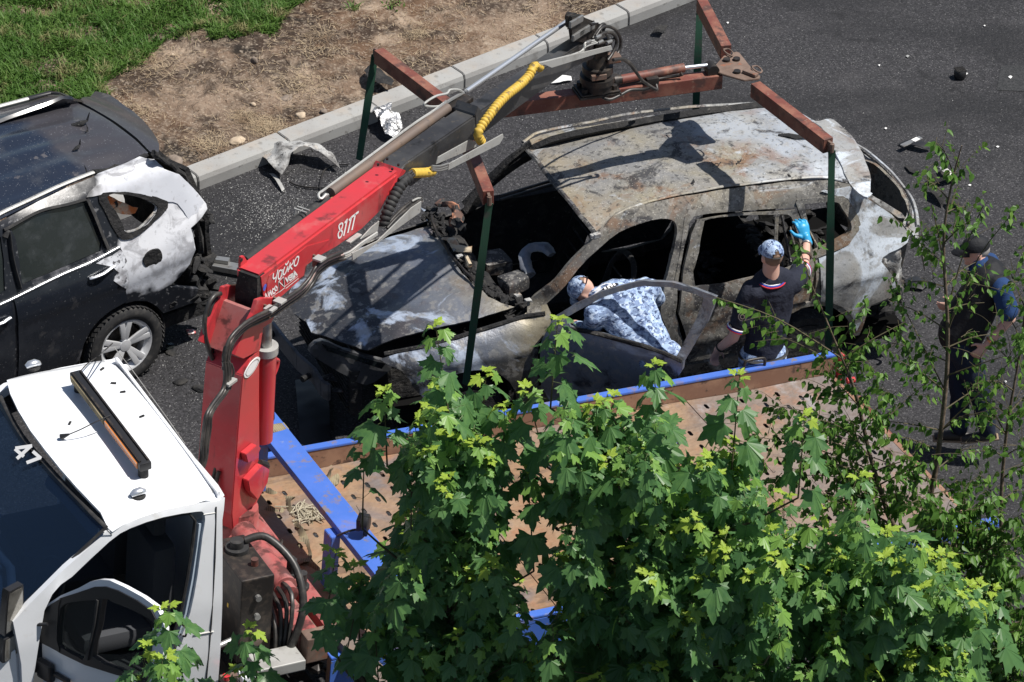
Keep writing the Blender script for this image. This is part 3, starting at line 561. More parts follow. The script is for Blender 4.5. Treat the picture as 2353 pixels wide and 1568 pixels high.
# ================= burnt wreck =================
WF=Fr((-1.459,-.267,0),21.5)
wreck=thing('burnt_car',WF,'burnt out grey estate car with its front door open, hanging in the crane slings','car')
A=lambda L:[(1194.9+.40625*x,211.4+.40625*y) for x,y in L]
Bq=lambda L:[(588.2+.38099*x,229.8+.381*y) for x,y in L]
Cq=lambda L:[(588.2+.29312*x,643.4+.29312*y) for x,y in L]
PT=[(.2,.86),(.4,.91),(.6,.93),(.85,.935),(1.0,.925),(1.08,.90),(1.16,.865),(1.66,.705),(1.8,.6)]
PFR=[(.2,.86),(.4,.91),(.6,.93),(.85,.93),(.95,.915),(1.03,.875),(1.08,.81),(1.13,.70)]
def Zh(x,y):
    z=interp([(-.35,.72),(-.1,.82),(.1,.885),(.4,.955),(.8,1.03),(1.2,1.09),(1.5,1.13)],x)
    return z-.02*(y/.7)**2-.05*max(0,abs(y)-.55)/.2+.035
def Yw(x,z):
    a=interp(PT,z); 
    if x<1.65:
        zr=z*1.1/(Zh(min(x,1.5),.7)) ; f=interp(PFR,zr); t=max(0,min(1,(x-1.35)/.3)); a=f+(a-f)*t
    if x<.9: a-=.26*((.9-x)/.95)**2
    if x>4.0: a-=.15*((x-4.0)/.7)**2
    return a
near=lambda p:-Yw(p.x,p.z)
def sd(L): return [ (q.x,q.z) for q in (WF.side(x,y,near) for x,y in L)]
def Zr(x,y):
    z=interp([(1.7,1.58),(1.95,1.68),(2.4,1.735),(3.0,1.765),(3.6,1.755),(4.2,1.70),(4.5,1.655),(4.7,1.6)],x)
    return z-.06*(abs(y)/.72)**2.2
def tp(L): return [ (q.x,q.y) for q in (WF.side(x,y,lambda p:Zr(p.x,p.y),2) for x,y in L)]
def hd(L): return [ (q.x,q.y) for q in (WF.side(x,y,lambda p:Zh(p.x,p.y),2) for x,y in L)]
SN=lambda u,v:WF.w(u,-Yw(u,v),v)
SFAR=lambda u,v:WF.w(u,Yw(u,v),v)
# side frame
outer=sd(A([(40,1190),(110,1135),(200,1060),(300,955),(400,850),(450,790),(520,712),(640,652),(900,592),(1200,545),(1500,508),(1750,500),(1860,520),(1925,565),(1985,605),(2100,690),(2165,758),(2205,812),(2190,850),(2150,882),(2090,915),(2060,935),(2055,960),(2090,1000),(2130,1060),(2140,1110),(2100,1170),(1980,1215)]))
arch=lambda cx,cz,r,a0,a1,n=9:[(cx+r*math.cos(rad(a0+(a1-a0)*i/n)),cz+r*math.sin(rad(a0+(a1-a0)*i/n))) for i in range(n+1)]
outer+= [(4.2,.36)]+arch(3.72,.36,.40,0,180)+[(3.28,.28),(2.4,.27),(1.36,.27),(1.30,.6),(1.32,.95)]
fdoor=sd(A([(130,1262),(180,1172),(330,1003),(450,884),(560,795),(680,743),(800,716),(855,722),(885,752),(890,800),(870,900),(840,1020),(812,1130),(795,1250)]))+[(2.56,.6),(2.5,.46),(1.55,.42),(1.44,.5),(1.42,.9)]
rdoor=sd(A([(985,706),(1200,680),(1560,655),(1590,690),(1612,760),(1660,880),(1675,1000)]))+[(3.72,.80),(3.5,.78),(3.34,.6),(3.22,.42),(2.68,.40),(2.66,.6)]+sd(A([(880,1250),(905,1000),(950,800)]))
qwin=sd(A([(1606,645),(1622,628),(1740,618),(1795,622),(1815,650),(1868,738),(1862,790),(1800,838),(1700,885),(1650,905),(1640,800)]))
panel('side_frame',M['burn_side'],wreck,outer,SN,[crom(fdoor,2),crom(rdoor,2),crom(qwin,3)],step=.045,thick=.05,disp=.006,dscale=7)
tag(panel('far_side_frame',M['char'],wreck,outer,SFAR,[crom(fdoor,2),crom(rdoor,2),crom(qwin,3)],step=.09,thick=.05,out=(0,1,0),disp=.006,dscale=7),'blackened inner side')
# ash-white quarter skin: its own pressed panel around the rear window
qa=sd(A([(1700,560),(1860,530),(1925,570),(1985,610),(2100,695),(2165,762),(2200,812),(2186,848),(2148,878),(2085,912),(2052,935),(2045,960),(2075,1005),(2118,1060),(2125,1105),(2090,1160),(1980,1200)]))+[(4.16,.42)]+arch(3.72,.36,.44,10,80,5)+sd(A([(1700,1010),(1685,940),(1770,905),(1850,862),(1915,780),(1908,705),(1850,600),(1790,586)]))
def SNo(o): return lambda u,v:WF.w(u,-Yw(u,v)-o,v)
def quart(u,v):
    cr=.018*math.exp(-((v-.93+.0*(u))/.04)**2)   # pressed waist crease
    return WF.w(u,-Yw(u,v)-.012-cr,v)
panel('rear_quarter_panel',M['burn_rear'],wreck,qa,quart,step=.035,thick=.01,disp=.012,dscale=5)
# window surround
qo=sd(A([(1556,622),(1600,600),(1790,585),(1845,600),(1912,705),(1916,778),(1850,862),(1720,915),(1650,935),(1622,860),(1600,740)]))
panel('quarter_window_frame',M['burn_side'],wreck,crom(qo,2),SNo(.016),[crom(qwin,3)],step=.04,thick=.025)
# rear door
do=sd(A([(1000,716),(1200,690),(1555,664),(1580,695),(1602,762),(1648,880),(1662,1000)]))+[(3.70,.82),(3.5,.81),(3.3,.62),(3.2,.45),(2.70,.43),(2.69,.6)]+sd(A([(898,1250),(922,1000),(968,800)]))
dwin=sd(A([(1035,745),(1062,713),(1200,700),(1430,690),(1515,690),(1548,735),(1585,870),(1590,960),(1340,1035),(990,1092),(1010,900)]))
rd=panel('rear_door',M['burn_side'],wreck,do,lambda u,v:WF.w(u,-Yw(u,v)-.012-.02*math.exp(-((v-.62)/.05)**2)+.012*math.exp(-((v-.9)/.03)**2),v),[crom(dwin,2)],step=.04,thick=.035,disp=.01,dscale=4)
b=MB(); q=[WF.side(*p,near) for p in A([(1453,690),(1440,1000)])]; b.bar(WF.w(q[0])+Vector((0,0,0)),WF.w(q[1]),.03,.03,bev=.006); b.build('window_divider',M['burn_side'],rd)
q=[WF.side(*p,near) for p in A([(1480,700),(1530,960)])]; b=MB(); b.bar(WF.w(q[0]),WF.w(q[1]),.012,.02); b.build('window_channel',M['burn_dark'],rd)
# B pillar inner flange, strip of torn trim
for pts,wd in (([(930,705),(905,900),(870,1080),(840,1250)],.035),):
    q=[WF.w(WF.side(*p,lambda p:near(p)+.03)) for p in A(pts)]; b=MB(); b.tube(crom(q,4,False),wd,6,flat=.5); b.build('door_pillar',M['burn_side'],wreck,smooth=50,disp=.004,dscale=20)
# roof
roof=tp(A([(440,790),(425,795),(300,640),(180,500),(60,352),(20,300),(60,272),(120,248),(400,190),(700,138),(1000,108),(1300,92),(1500,90),(1690,175),(1700,200),(1760,300),(1810,400),(1860,512),(1750,488),(1500,497),(1200,538),(900,588),(640,648),(520,705)]))
panel('roof',M['burn_roof'],wreck,roof,lambda u,v:WF.w(u,v,Zr(u,v)+.006*math.cos(v*14)),step=.04,thick=.012,out=(0,0,1),disp=.012,dscale=3.2)
b=MB(); q=[WF.w(WF.side(*p,lambda p:Zr(p.x,p.y)+.0,2)) for p in A([(14,300),(100,395),(180,500),(300,645),(425,800)])]
b.tube(crom(q,4,False),.022,6,flat=.8); b.build('windscreen_header',M['burn_dark'],wreck,smooth=50,disp=.006,dscale=20)
for nm,pts,dz in (('roof_rail',[(455,800),(540,712),(650,655),(900,592),(1080,560),(1200,543),(1500,505),(1700,493),(1850,515)],.02),('roof_rail',[(15,295),(60,262),(120,235),(400,178),(700,122),(1000,92),(1200,80),(1390,72),(1480,80)],.015)):
    q=[WF.w(WF.side(*p,lambda p:Zr(p.x,p.y),2))+Vector((0,0,dz)) for p in A(pts)]; b=MB(); b.tube(crom(q,5,False),.015,8,flat=.6); b.build(nm,M['burn_roof'],wreck,smooth=50,disp=.006,dscale=5)
b=MB(); q=[WF.w(WF.side(*p,lambda p:Zr(p.x,p.y),2))+Vector((0,-.01,-.012)) for p in A([(450,806),(560,715),(700,655),(900,606),(1010,592),(1200,560)])]; b.tube(crom(q,5,False),.009,6); b.build('gutter_strip',M['ash'],wreck,smooth=50)
b=MB()
for x,y in ((420,815),(435,812)): p=WF.w(WF.side(*A([(x,y)])[0],lambda p:Zr(p.x,p.y),2)); b.box(Fr(p,25),(-.03,-.02,-.02),(.03,.02,.02),.008)
b.build('header_clip',M['ash'],wreck,disp=.01,dscale=30)
# debris stuck on the roof
for k,(px,py,s,lb) in enumerate([(1540,262,.075,1),(1115,420,.02,0),(1240,405,.02,0),(985,522,.025,0),(1530,487,.025,0)]):
    p=WF.w(WF.side(*A([(px,py)])[0],lambda p:Zr(p.x,p.y),2)); b=MB(); f=Fr(p,-8+30*k)
    b.tube([f.w(-s*1.5,0,.015),f.w(-s*.4,.01,.02),f.w(s*.5,0,.012),f.w(s*1.5,.01,.02)],[s*.12,s*.4,s*.45,s*.15],7,flat=.35); b.build('charred_scrap',M['char'],wreck,disp=.012,dscale=25,smooth=50)
# hood
hood=hd(Bq([(1555,1250),(1480,1227),(1400,1192),(1330,1128),(1240,1040),(1180,965),(1120,875),(1070,790),(1030,720),(1000,655),(985,640)]))+[(1.22,.70),(.8,.74),(.3,.72),(-.02,.62),(-.2,.38)]+hd(Bq([(200,1240),(232,1290),(300,1345),(335,1405),(400,1432),(560,1478),(625,1502),(675,1512),(900,1418),(1100,1370),(1300,1328),(1440,1290)]))
def hoodf(u,v):
    z=Zh(u,v)+.022*math.exp(-((v+.36+.12*(u-.6))/.07)**2)+.018*math.exp(-((v-.36-.12*(u-.6))/.08)**2)-.03*math.exp(-(((u-.5)/.25)**2+((v+.1)/.3)**2))
    return WF.w(u,v,z)
panel('bonnet',M['burn_hood'],wreck,hood,hoodf,step=.035,thick=.012,out=(0,0,1),disp=.014,dscale=4)
# near wing
slit=hd(Bq([(1440,1297),(1300,1340),(1100,1383),(900,1432),(715,1520)]))
wing=[(x,Zh(x,.7)-.012) for x,y in slit[::1]]
top=[(1.5,1.14),(1.43,1.125)]+[(1.3,Zh(1.3,.7)-.03),(1.0,Zh(1.0,.7)-.03),(.7,Zh(.7,.7)-.03),(.4,Zh(.4,.7)-.03),(.2,Zh(.2,.7)-.05)]
wing=[(1.56,1.0),(1.53,1.145),(1.46,1.13),(1.3,Zh(1.3,.7)-.02),(1.0,Zh(1.0,.7)-.02),(.7,Zh(.7,.7)-.02),(.4,Zh(.4,.7)-.02),(.2,Zh(.2,.7)-.03),(.34,.80),(.4,.72),(.42,.66)]+arch(.86,.34,.41,150,5)+[(1.31,.25),(1.37,.3),(1.34,.55),(1.38,.85)]
panel('front_wing',M['burn_hood'],wreck,wing,lambda u,v:WF.w(u,-Yw(u,v)-.004-.014*math.exp(-((v-.84)/.04)**2),v),step=.035,thick=.012,disp=.010,dscale=5)
panel('far_front_wing',M['burn_dark'],wreck,wing,SFAR,step=.08,thick=.012,out=(0,1,0))
# strip joining the cowl and the bonnet edge
b=MB(); q=[WF.w(x,-(Yw(x,Zh(x,.7)-.02)),Zh(x,.7)-.015) for x in (.25,.5,.8,1.1,1.35,1.5)]; b.tube(q,.018,6); b.build('wing_rail',M['char'],wreck)
# A pillar root / scuttle full of char
def lumps(name,m,fr,spec,parent,sd_=1):
    b=MB(); r=random.Random(sd_)
    for (x0,y0,z0,x1,y1,z1,n,s) in spec:
        for k in range(n):
            t=r.random(); c=Vector((x0+(x1-x0)*t,y0+(y1-y0)*t,z0+(z1-z0)*t))+Vector((r.gauss(0,.03),r.gauss(0,.04),r.gauss(0,.015)))
            q=s*r.uniform(.5,1.4); d=Vector((r.uniform(-1,1),r.uniform(-1,1),r.uniform(-.5,.7))).normalized()*q*r.uniform(.7,2)
            b.tube([fr.w(c-d),fr.w(c-d*.3+Vector((0,0,q*.2))),fr.w(c+d*.4),fr.w(c+d)],[q*.3,q*.7,q*.6,q*.2],5,flat=r.uniform(.3,.9))
    return b.build(name,m,parent,disp=.02,dscale=18)
def hp(x,y,dz=0): q=WF.side(*Bq([(x,y)])[0],lambda p:1.12+dz,2); return q
cw=[hp(*p) for p in ((1020,640),(1080,760),(1140,860),(1230,990),(1330,1110),(1450,1190),(1600,1215))]
lumps('scuttle_debris',M['char'],WF,[(a.x+.04,a.y,1.08,c.x+.05,c.y,1.08,34,.03) for a,c in zip(cw,cw[1:])],wreck,3)
b=MB(); b.tube(crom([WF.w(p.x+.13,p.y,.98) for p in cw],4,False),.09,8,flat=.6); b.build('dashboard_remains',M['char'],wreck,disp=.05,dscale=8)
b=MB(); p=hp(1190,850,.05); b.tube(crom([WF.w(hp(1130,835,.06)),WF.w(hp(1185,850,.08)),WF.w(hp(1215,895,.05)),WF.w(hp(1300,905,.05))],5,False),[.02]*4+[.035]*12,7,flat=.6); b.build('melted_bracket',M['beige'],wreck,smooth=50,disp=.01,dscale=20)
b=MB(); b.tube([WF.w(hp(1268,950,.04)),WF.w(hp(1290,1000,.04))],.02,6); b.build('scorched_piece',M['beige'],wreck,disp=.01,dscale=20)
b=MB(); b.tube(crom([WF.w(hp(1110,620,.05)),WF.w(hp(1180,640,.08)),WF.w(hp(1220,700,.05)),WF.w(hp(1180,740,.03))],4,False),.045,8,flat=.5); b.build('rusty_housing',mat('scorched_housing',(.12,.07,.055),.7,layers=[dict(scale=9,lo=.52,hi=.6,col=(.42,.19,.11)),dict(scale=12,lo=.55,hi=.6,col=(.02,.02,.02),seed=5)]),wreck,disp=.04,dscale=14,smooth=50)
b=MB(); b.tube(crom([WF.w(hp(1190,720,.06)),WF.w(hp(1230,760,.08)),WF.w(hp(1245,800,.02))],4,False),.035,8); b.build('char_lump',M['char'],wreck,disp=.04,dscale=20)
for x,y in ((1205,905),(1228,950),(1640,1215),(1580,1185)): b=MB(); b.box(Fr(WF.w(hp(x,y,.04)),30),(-.025,-.018,0),(.025,.018,.02),.004); b.build('ash_chunk',M['ash'],wreck,disp=.008,dscale=30)
b=MB(); b.tube(crom([WF.w(hp(*p,.03)) for p in ((1060,700),(1090,800),(1140,880),(1220,990),(1320,1090),(1340,1120))],5,False),.012,6); b.build('wiper_linkage',M['greasy'],wreck,smooth=50,disp=.01,dscale=12)
for nm,L in (('far_front_door',[(1.46,.44),(2.5,.46),(2.58,.7),(2.64,1.12),(1.50,1.12),(1.45,.8)]),('far_rear_door',[(2.66,.42),(3.2,.44),(3.4,.76),(3.66,.84),(3.66,1.14),(2.67,1.12)])):
    panel(nm.replace('far_',''),M['char'],wreck,L,SFAR,step=.12,thick=.06,out=(0,1,0),disp=.01)
# underbody, interior
b=MB(); b.box(WF,(.35,-.8,.22),(4.62,.8,.34)); b.build('floor_pan',M['soot_black'],wreck)
b=MB(); b.box(WF,(1.22,-.8,.3),(1.30,.8,1.02)); b.build('bulkhead',M['char'],wreck,disp=.03)
b=MB(); b.box(WF,(.30,-.55,.3),(1.2,.55,.78),.05); b.build('engine_block',M['char'],wreck,disp=.05,dscale=6)
b=MB(); b.box(WF,(.0,-.62,.32),(.10,.62,.72),.01)
for k in range(9): b.box(WF,(-.02,-.6,.35+k*.04),(.0,.6,.362+k*.04))
b.build('radiator',M['char'],wreck,disp=.003)
def seat(x,y,name='seat_frame'):
    s=[]
    b=MB(); 
    P=[(x+.42,y-.22,.45),(x+.5,y-.22,.75),(x+.58,y-.2,1.02),(x+.62,y-.1,1.16),(x+.62,y+.1,1.16),(x+.58,y+.2,1.02),(x+.5,y+.22,.75),(x+.42,y+.22,.45)]
    b.tube(crom([WF.w(*p) for p in P],4,False),.022,7)
    for k in range(5): b.tube([WF.w(x+.45+k*.03,y-.2,.55+.11*k),WF.w(x+.45+k*.03,y+.2,.55+.11*k)],.008,5)
    b.box(WF,(x,y-.24,.38),(x+.45,y+.24,.47),.02); return b.build(name,M['char'],wreck,disp=.015,dscale=8,smooth=50)
seat(1.75,-.4); seat(1.75,.4)
b=MB(); b.tube(crom([WF.w(hp(1650,1060,-.1)),WF.w(hp(1620,960,-.05)),WF.w(hp(1640,905,-.02)),WF.w(hp(1737,890,-.02)),WF.w(hp(1790,930,-.05))],6,False),.045,8,flat=.6); b.build('seat_shell',M['burn_door'],wreck,disp=.02,dscale=10,smooth=60)
b=MB(); f=Fr(WF.w(hp(1560,1110,-.1)),40); b.box(f,(-.12,-.08,-.05),(.1,.08,.08),.03); b.build('burnt_box',M['burn_dark'],wreck,disp=.03,dscale=8,smooth=50)
b=MB(); f=Fr(WF.w(hp(1450,980,-.2)),20); b.box(f,(-.1,-.12,-.05),(.1,.12,.06),.03); b.build('burnt_box',M['burn_dark'],wreck,disp=.03,dscale=8,smooth=50)
b=MB()
for (x0,x1) in ((2.95,3.45),): 
    b.box(WF,(x0,-.62,.36),(x1,.62,.5),.03); b.box(WF,(x1,-.62,.4),(x1+.1,.62,1.0),.03)
b.build('rear_bench',M['soot_black'],wreck,disp=.04,dscale=6)
b=MB(); b.box(WF,(3.6,-.72,.5),(4.62,.72,.56)); b.build('boot_floor',M['soot_black'],wreck,disp=.02)
tag(lumps('boot_debris',M['char'],WF,[(3.65,-.5,.62,4.4,.3,.62,46,.05),(3.7,.4,.62,4.4,.5,.66,26,.06),(3.0,-.5,.55,3.5,.5,.6,40,.05),(3.5,-.4,1.0,3.6,.5,1.0,18,.05)],wreck,17),kind='stuff')
for k in range(5):
    b=MB(); b.tube(crom([WF.w(3.7+.13*k,-.5+.1*k,.64),WF.w(3.8+.1*k,-.2+.12*k,.78),WF.w(3.95+.08*k,.1+.1*k,.7)],4,False),.008,5); b.build('seat_wire',M['burn_side'],wreck)
# far A pillar piece + torn weatherstrips seen against the road
q=[WF.w(1.45,.80,1.14),WF.w(1.6,.77,1.32),WF.w(1.78,.74,1.5),WF.w(1.96,.7,1.66)]
b=MB(); b.tube(q,[.05,.04,.035,.03],7,flat=.8); b.build('pillar_trim',M['char'],wreck,disp=.02,dscale=14)
for dz in (0,.035):
    b=MB(); b.tube([WF.w(1.75,.80,1.12+dz),WF.w(2.2,.8,1.18+dz),WF.w(2.6,.8,1.19+dz)],.013,6); b.build('weatherstrip',M['hose'],wreck,disp=.01)
# front: headlamp, bumper beam
def frontpt(x,y,xf): return WF.w(WF.at(*Cq([(x,y)])[0],0,xf))
def fy(px,py,yv): return WF.w(WF.at(*Cq([(px,py)])[0],1,yv))
L=[(430,582),(530,497),(700,562),(860,592),(1000,612),(1040,632),(1005,690),(850,802),(690,742),(600,695)]
hl=[ (q.x,q.z) for q in (WF.at(x,y,1,-.60) for x,y in Cq(L))]
panel('headlamp',mat('scorched_lamp',(.06,.062,.066),.3,.1,layers=[dict(scale=7,detail=8,lo=.5,hi=.62,col=(.14,.14,.145)),dict(scale=14,detail=6,lo=.58,hi=.66,col=(.02,.02,.02))]),wreck,crom(hl,3),lambda u,v:WF.w(u+.0,-.60-.25*max(0,u-.0)+.12*(v-.7),v),step=.03,thick=.05,smooth=50)
hb=[ (q.x,q.z) for q in (WF.at(x,y,1,-.60) for x,y in Cq([(520,510),(700,575),(860,602),(990,618),(960,660),(860,640),(700,605),(560,560)]))]
panel('lamp_lens',M['glass_dark'],wreck,hb,lambda u,v:WF.w(u+.0,-.62-.25*max(0,u-.0)+.12*(v-.7),v),step=.03,thick=.004,smooth=50)
pts=[(130,390),(200,480),(330,640),(460,755),(520,850),(575,885)]
q=[]
ys=[.62,.4,.0,-.35,-.5,-.6]
for (x,y),yy in zip(pts,ys): q.append(WF.w(WF.at(*Cq([(x,y)])[0],2,.5)))
b=MB()
for i in range(len(q)-1): b.bar(q[i],q[i+1]+(q[i+1]-q[i])*.02,.03,.15)
bb_=b.build('bumper_beam',mat('dull_beam_steel',(.15,.16,.185),.45,.4,layers=[dict(scale=5,detail=8,lo=.5,hi=.65,col=(.07,.075,.085))]),wreck,bevel=.004)
b=MB(); 
for t in ((120,430),(395,760)): p=WF.w(WF.at(*Cq([t])[0],2,.5)); b.cyl(p+Vector((-.03,-.04,0)),p+Vector((.02,.02,0)),.025,12)
b.build('beam_hole',M['char'],bb_)
b=MB(); p=[WF.w(WF.at(*Cq([t])[0],2,.45)) for t in ((520,770),(600,760),(720,800),(700,870),(600,860))]
b.tube(p,[.03,.04,.045,.03,.03],6,flat=.5); b.build('torn_mount',M['burn_dark'],wreck,disp=.02,dscale=12)
# rear: spoiler, tailgate ring, strut flange, crumpled lamp recess
def Xt(p): return 4.50+.42*(1.64-p.z)-.10*(abs(p.y)/.7)**2
def rt(L): return [ (q.y,q.z) for q in (WF.side(x,y,Xt,0) for x,y in A(L))]
RT=lambda u,v:WF.w(4.50+.42*(1.64-v)-.10*(abs(u)/.7)**2,u,v)
spo=tp(A([(1660,178),(1700,172),(1760,163),(1800,185),(1850,232),(1900,292),(1935,352),(1965,430),(1980,500),(1984,560),(1966,604),(1915,575),(1862,522),(1812,405),(1760,300),(1702,205)]))
spl=panel('roof_spoiler',M['burn_rear'],wreck,crom(spo,2),lambda u,v:WF.w(u,v,Zr(u,v)+.012),step=.035,thick=.02,out=(0,0,1),disp=.012,dscale=5)
def zt(L,z): return [(q.x,q.y) for q in (WF.at(x,y,2,z) for x,y in A(L))]
ring=zt([(1880,290),(1960,333),(2040,398),(2110,463),(2172,540),(2217,605),(2241,680),(2251,760),(2247,824),(2222,806),(2165,745),(2188,700),(2184,655),(2152,572),(2092,490),(2022,420),(1950,365),(1890,318)],1.13)
panel('tailgate_shelf',M['burn_rear'],wreck,crom(ring,2),lambda u,v:WF.w(u,v,1.13),step=.03,thick=.05,out=(0,0,1),disp=.008,dscale=8)
lip=[WF.w(WF.at(x,y,2,1.15)) for x,y in A([(1893,304),(1960,350),(2035,412),(2100,478),(2158,553),(2196,620),(2208,690),(2196,752)])]
b=MB(); b.tube(crom(lip,4,False),.013,6); b.build('tailgate_seal',M['burn_dark'],wreck,smooth=50,disp=.004,dscale=14)
lip=[WF.w(WF.at(x,y,2,1.14)) for x,y in A([(1885,294),(1960,336),(2040,402),(2110,467),(2172,544),(2217,608),(2240,680),(2250,760)])]
b=MB(); b.tube(crom(lip,4,False),.016,6); b.build('tailgate_edge_roll',M['burn_rear'],wreck,smooth=50)
fl=sd(A([(1968,578),(2000,592),(2080,640),(2165,692),(2190,722),(2150,718),(2060,667),(1966,606)]))
panel('hinge_flange',M['ash'],wreck,fl,lambda u,v:WF.w(u,-Yw(u,v)+.02,v),step=.03,thick=.02,disp=.006,dscale=12)
for k,(x,y) in enumerate([(2015,470),(2060,520),(2100,580),(2030,500)]):
    p=WF.w(WF.at(*A([(x,y)])[0],2,.85)); b=MB(); b.box(Fr(p,10+k*9),(-.04,-.03,0),(.04,.03,.03)); b.build('burnt_tray_piece',M['burn_dark'],wreck,disp=.01,dscale=20)
lower=[(-.68,1.12),(-.74,.95),(-.74,.7),(-.7,.45),(.7,.45),(.74,.9),(.6,1.1),(.3,1.16),(-.3,1.16)]
panel('tailgate',M['burn_side'],wreck,lower,lambda u,v:WF.w(4.86+.03*math.sin(v*6)-.27*(abs(u)/.8)**2.2,u,v),step=.06,thick=.03,out=(1,0,0),disp=.02)
tr=sd(A([(2150,885),(2062,935),(2056,962),(2092,1002),(2132,1062),(2142,1112),(2180,1120),(2188,1080),(2168,1000),(2163,930)]))
panel('lamp_recess',M['ash'],wreck,tr,lambda u,v:WF.w(u,-Yw(u,v)+.03+.02*math.sin(u*40),v),step=.025,thick=.02,disp=.025,dscale=14)
b=MB(); q=[WF.w(WF.side(x,y,near)) for x,y in A([(2225,830),(2240,900),(2262,960),(2278,1040)])]; b.tube([p+Vector((.03,.1,0)) for p in q],[.03,.035,.03,.02],6,flat=.4); b.build('torn_bumper_skin',M['burn_rear'],wreck,disp=.015,dscale=12)
lumps('rear_wreckage',M['char'],WF,[(4.2,-.75,.42,4.62,-.7,.5,22,.05),(4.3,-.7,.25,4.6,-.5,.3,14,.05),(4.6,-.6,.6,4.66,.5,.7,20,.05)],wreck,8)
b=MB(); b.tube(crom([WF.w(4.55,-.82,.52),WF.w(4.62,-.84,.4),WF.w(4.58,-.86,.25),WF.w(4.5,-.88,.18)],4,False),.012,6); b.build('hanging_wire',M['hose'],wreck,smooth=50)
# wheels: bare scorched rims with shreds of tyre
for x,y in ((.86,-.8),(3.72,-.8),(.86,.8),(3.72,.8)):
    wr=bpy.data.objects.new('wheel',None); 
    b=MB(); s=1 if y>0 else -1; f=Fr(WF.w(x,y,.31),21.5)
    b.lathe(f,[(.16,-.1),(.24,-.1),(.22,-.08),(.22,.08),(.24,.1),(.1,.06),(.05,.07*s)],24,1); b.lathe(f,[(.24,-.09),(.3,-.085),(.31,0),(.3,.085),(.24,.09)],24,1,closed=True)
    b.build('wheel',M['char'],wreck,disp=.012,smooth=50)
# open front door
HP=WF.w(1.43,-.93,0); DF=Fr((HP.x,HP.y,0),21.5-40.5)
dy=lambda p:.26*max(0,p.z-1.02)
def dr(L): return [(q.x,q.z) for q in (DF.side(x,y,dy) for x,y in A(L))]
DSN=lambda u,v:DF.w(u,.26*max(0,v-1.02)-.045*math.exp(-((v-.85)/.3)**2),v)
fo=dr([(200,1262),(300,1205),(430,1145),(560,1095),(700,1070),(860,1080),(1000,1117),(1113,1160),(1090,1225),(1060,1300),(1000,1400),(930,1512)])
body=fo+[(fo[-1][0]+.0,.95),(1.08,.72),(1.04,.5),(.98,.36),(.12,.33),(.03,.5),(.02,.9),(.06,1.02)]
dwn=dr([(262,1272),(330,1235),(430,1182),(560,1128),(700,1101),(850,1106),(980,1143),(1038,1168),(1025,1215),(990,1300),(940,1395),(885,1490),(700,1440),(500,1365),(290,1320)])
fd=panel('front_door',M['burn_door'],wreck,body,DSN,[dwn],step=.035,thick=.045,disp=.008,dscale=6)
q=[DSN(u,v) for u,v in dr([(262,1328),(400,1350),(600,1400),(780,1452),(925,1512)])]
b=MB(); b.tube(crom(q,4,False),.018,6); b.build('belt_moulding',M['char'],fd,smooth=50,disp=.006,dscale=20)
inner=[(.1,.42),(.1,.9),(.5,.95),(1.0,.9),(1.0,.5),(.9,.42)]
panel('door_lining',M['char'],wreck,inner,lambda u,v:DF.w(u,.07,v),step=.08,thick=.03,out=(0,1,0),disp=.02)
# ================= black car =================
o_=W0.at(276,290,2,1.72); BF=Fr((o_.x,o_.y,0),38)
bcar=thing('black_car',BF,'black family car with fire blistered white rear quarter, parked beside the kerb','car')
D=lambda L:[(.45713*x,183.8+.45713*y) for x,y in L]
PB=[(.25,.86),(.45,.9),(.7,.92),(.95,.925),(1.05,.915),(1.13,.885),(1.2,.86),(1.66,.70),(1.74,.60)]
def Yb(x,z):
    a=interp(PB,z)
    if x>.05: a-=.22*((x-.05)/.5)**2
    return a
bn=lambda p:-Yb(p.x,p.z)
def bs(L): return [(q.x,q.z) for q in (BF.side(x,y,bn) for x,y in D(L))]
def Zb(x,y): return interp([(-3,1.70),(-1.6,1.765),(-.8,1.75),(-.2,1.70),(0,1.665),(.2,1.60),(.4,1.5)],x)-.06*(abs(y)/.7)**2.2
def bt(L): return [(q.x,q.y) for q in (BF.side(x,y,lambda p:Zb(p.x,p.y),2) for x,y in D(L))]
BSN=lambda o:(lambda u,v:BF.w(u,-Yb(u,v)-o,v))
wc=BF.side(*D([(628,1345)])[0],lambda p:-.90); WX=wc.x; WZ=.34
top=bs([(640,425),(715,392),(775,400),(825,448),(900,475),(980,552),(1030,618),(1038,645),(1010,690),(955,742),(968,775),(978,850),(955,925),(905,990),(850,1040)])
out_=top+[(.12,.62)]+[(.08,.5)]+arch(WX,WZ,.40,25,175)+[(WX-.45,.26)]+[(-3.2,.26),(-3.2,1.62)]+bs([(-60,742),(0,712),(200,607),(440,498)])
rdw=bs([(52,748),(200,668),(340,632),(425,607),(445,640),(475,715),(512,805),(505,862),(300,952),(112,1030),(96,900),(78,800)])
qw=bs([(535,585),(600,572),(700,590),(780,625),(787,655),(742,722),(640,768),(600,695)])
fw=[(-3.0,1.14),(-3.0,1.5),(-2.4,1.58)]+bs([(-30,790),(5,790),(18,900),(25,1060),(0,1085)])
split1=bs([(600,835),(635,900),(640,1000),(632,1060),(636,1135)])
split2=bs([(60,1100),(78,1180),(85,1400)])+[(split1[-1][0]-1.02,.3)]
body=panel('side_panel',M['quarter'],bcar,out_,lambda u,v:BF.w(u,-Yb(u,v)-.018*math.exp(-((v-.98-.15*(u+.2))/.035)**2)*max(0,min(1,(u+.6)*4))-.02*math.exp(-((v-1.18-.35*(u+.0))/.05)**2)*max(0,min(1,(u+.3)*4)),v),[crom(qw,3),rdw,fw],step=.05,thick=.04,disp=.003,dscale=7)
# far side + rear to close the shell
panel('far_side_panel',M['black_paint'],bcar,out_,lambda u,v:BF.w(u,Yb(u,v),v),[crom(qw,3),rdw,fw],step=.1,thick=.03,out=(0,1,0))
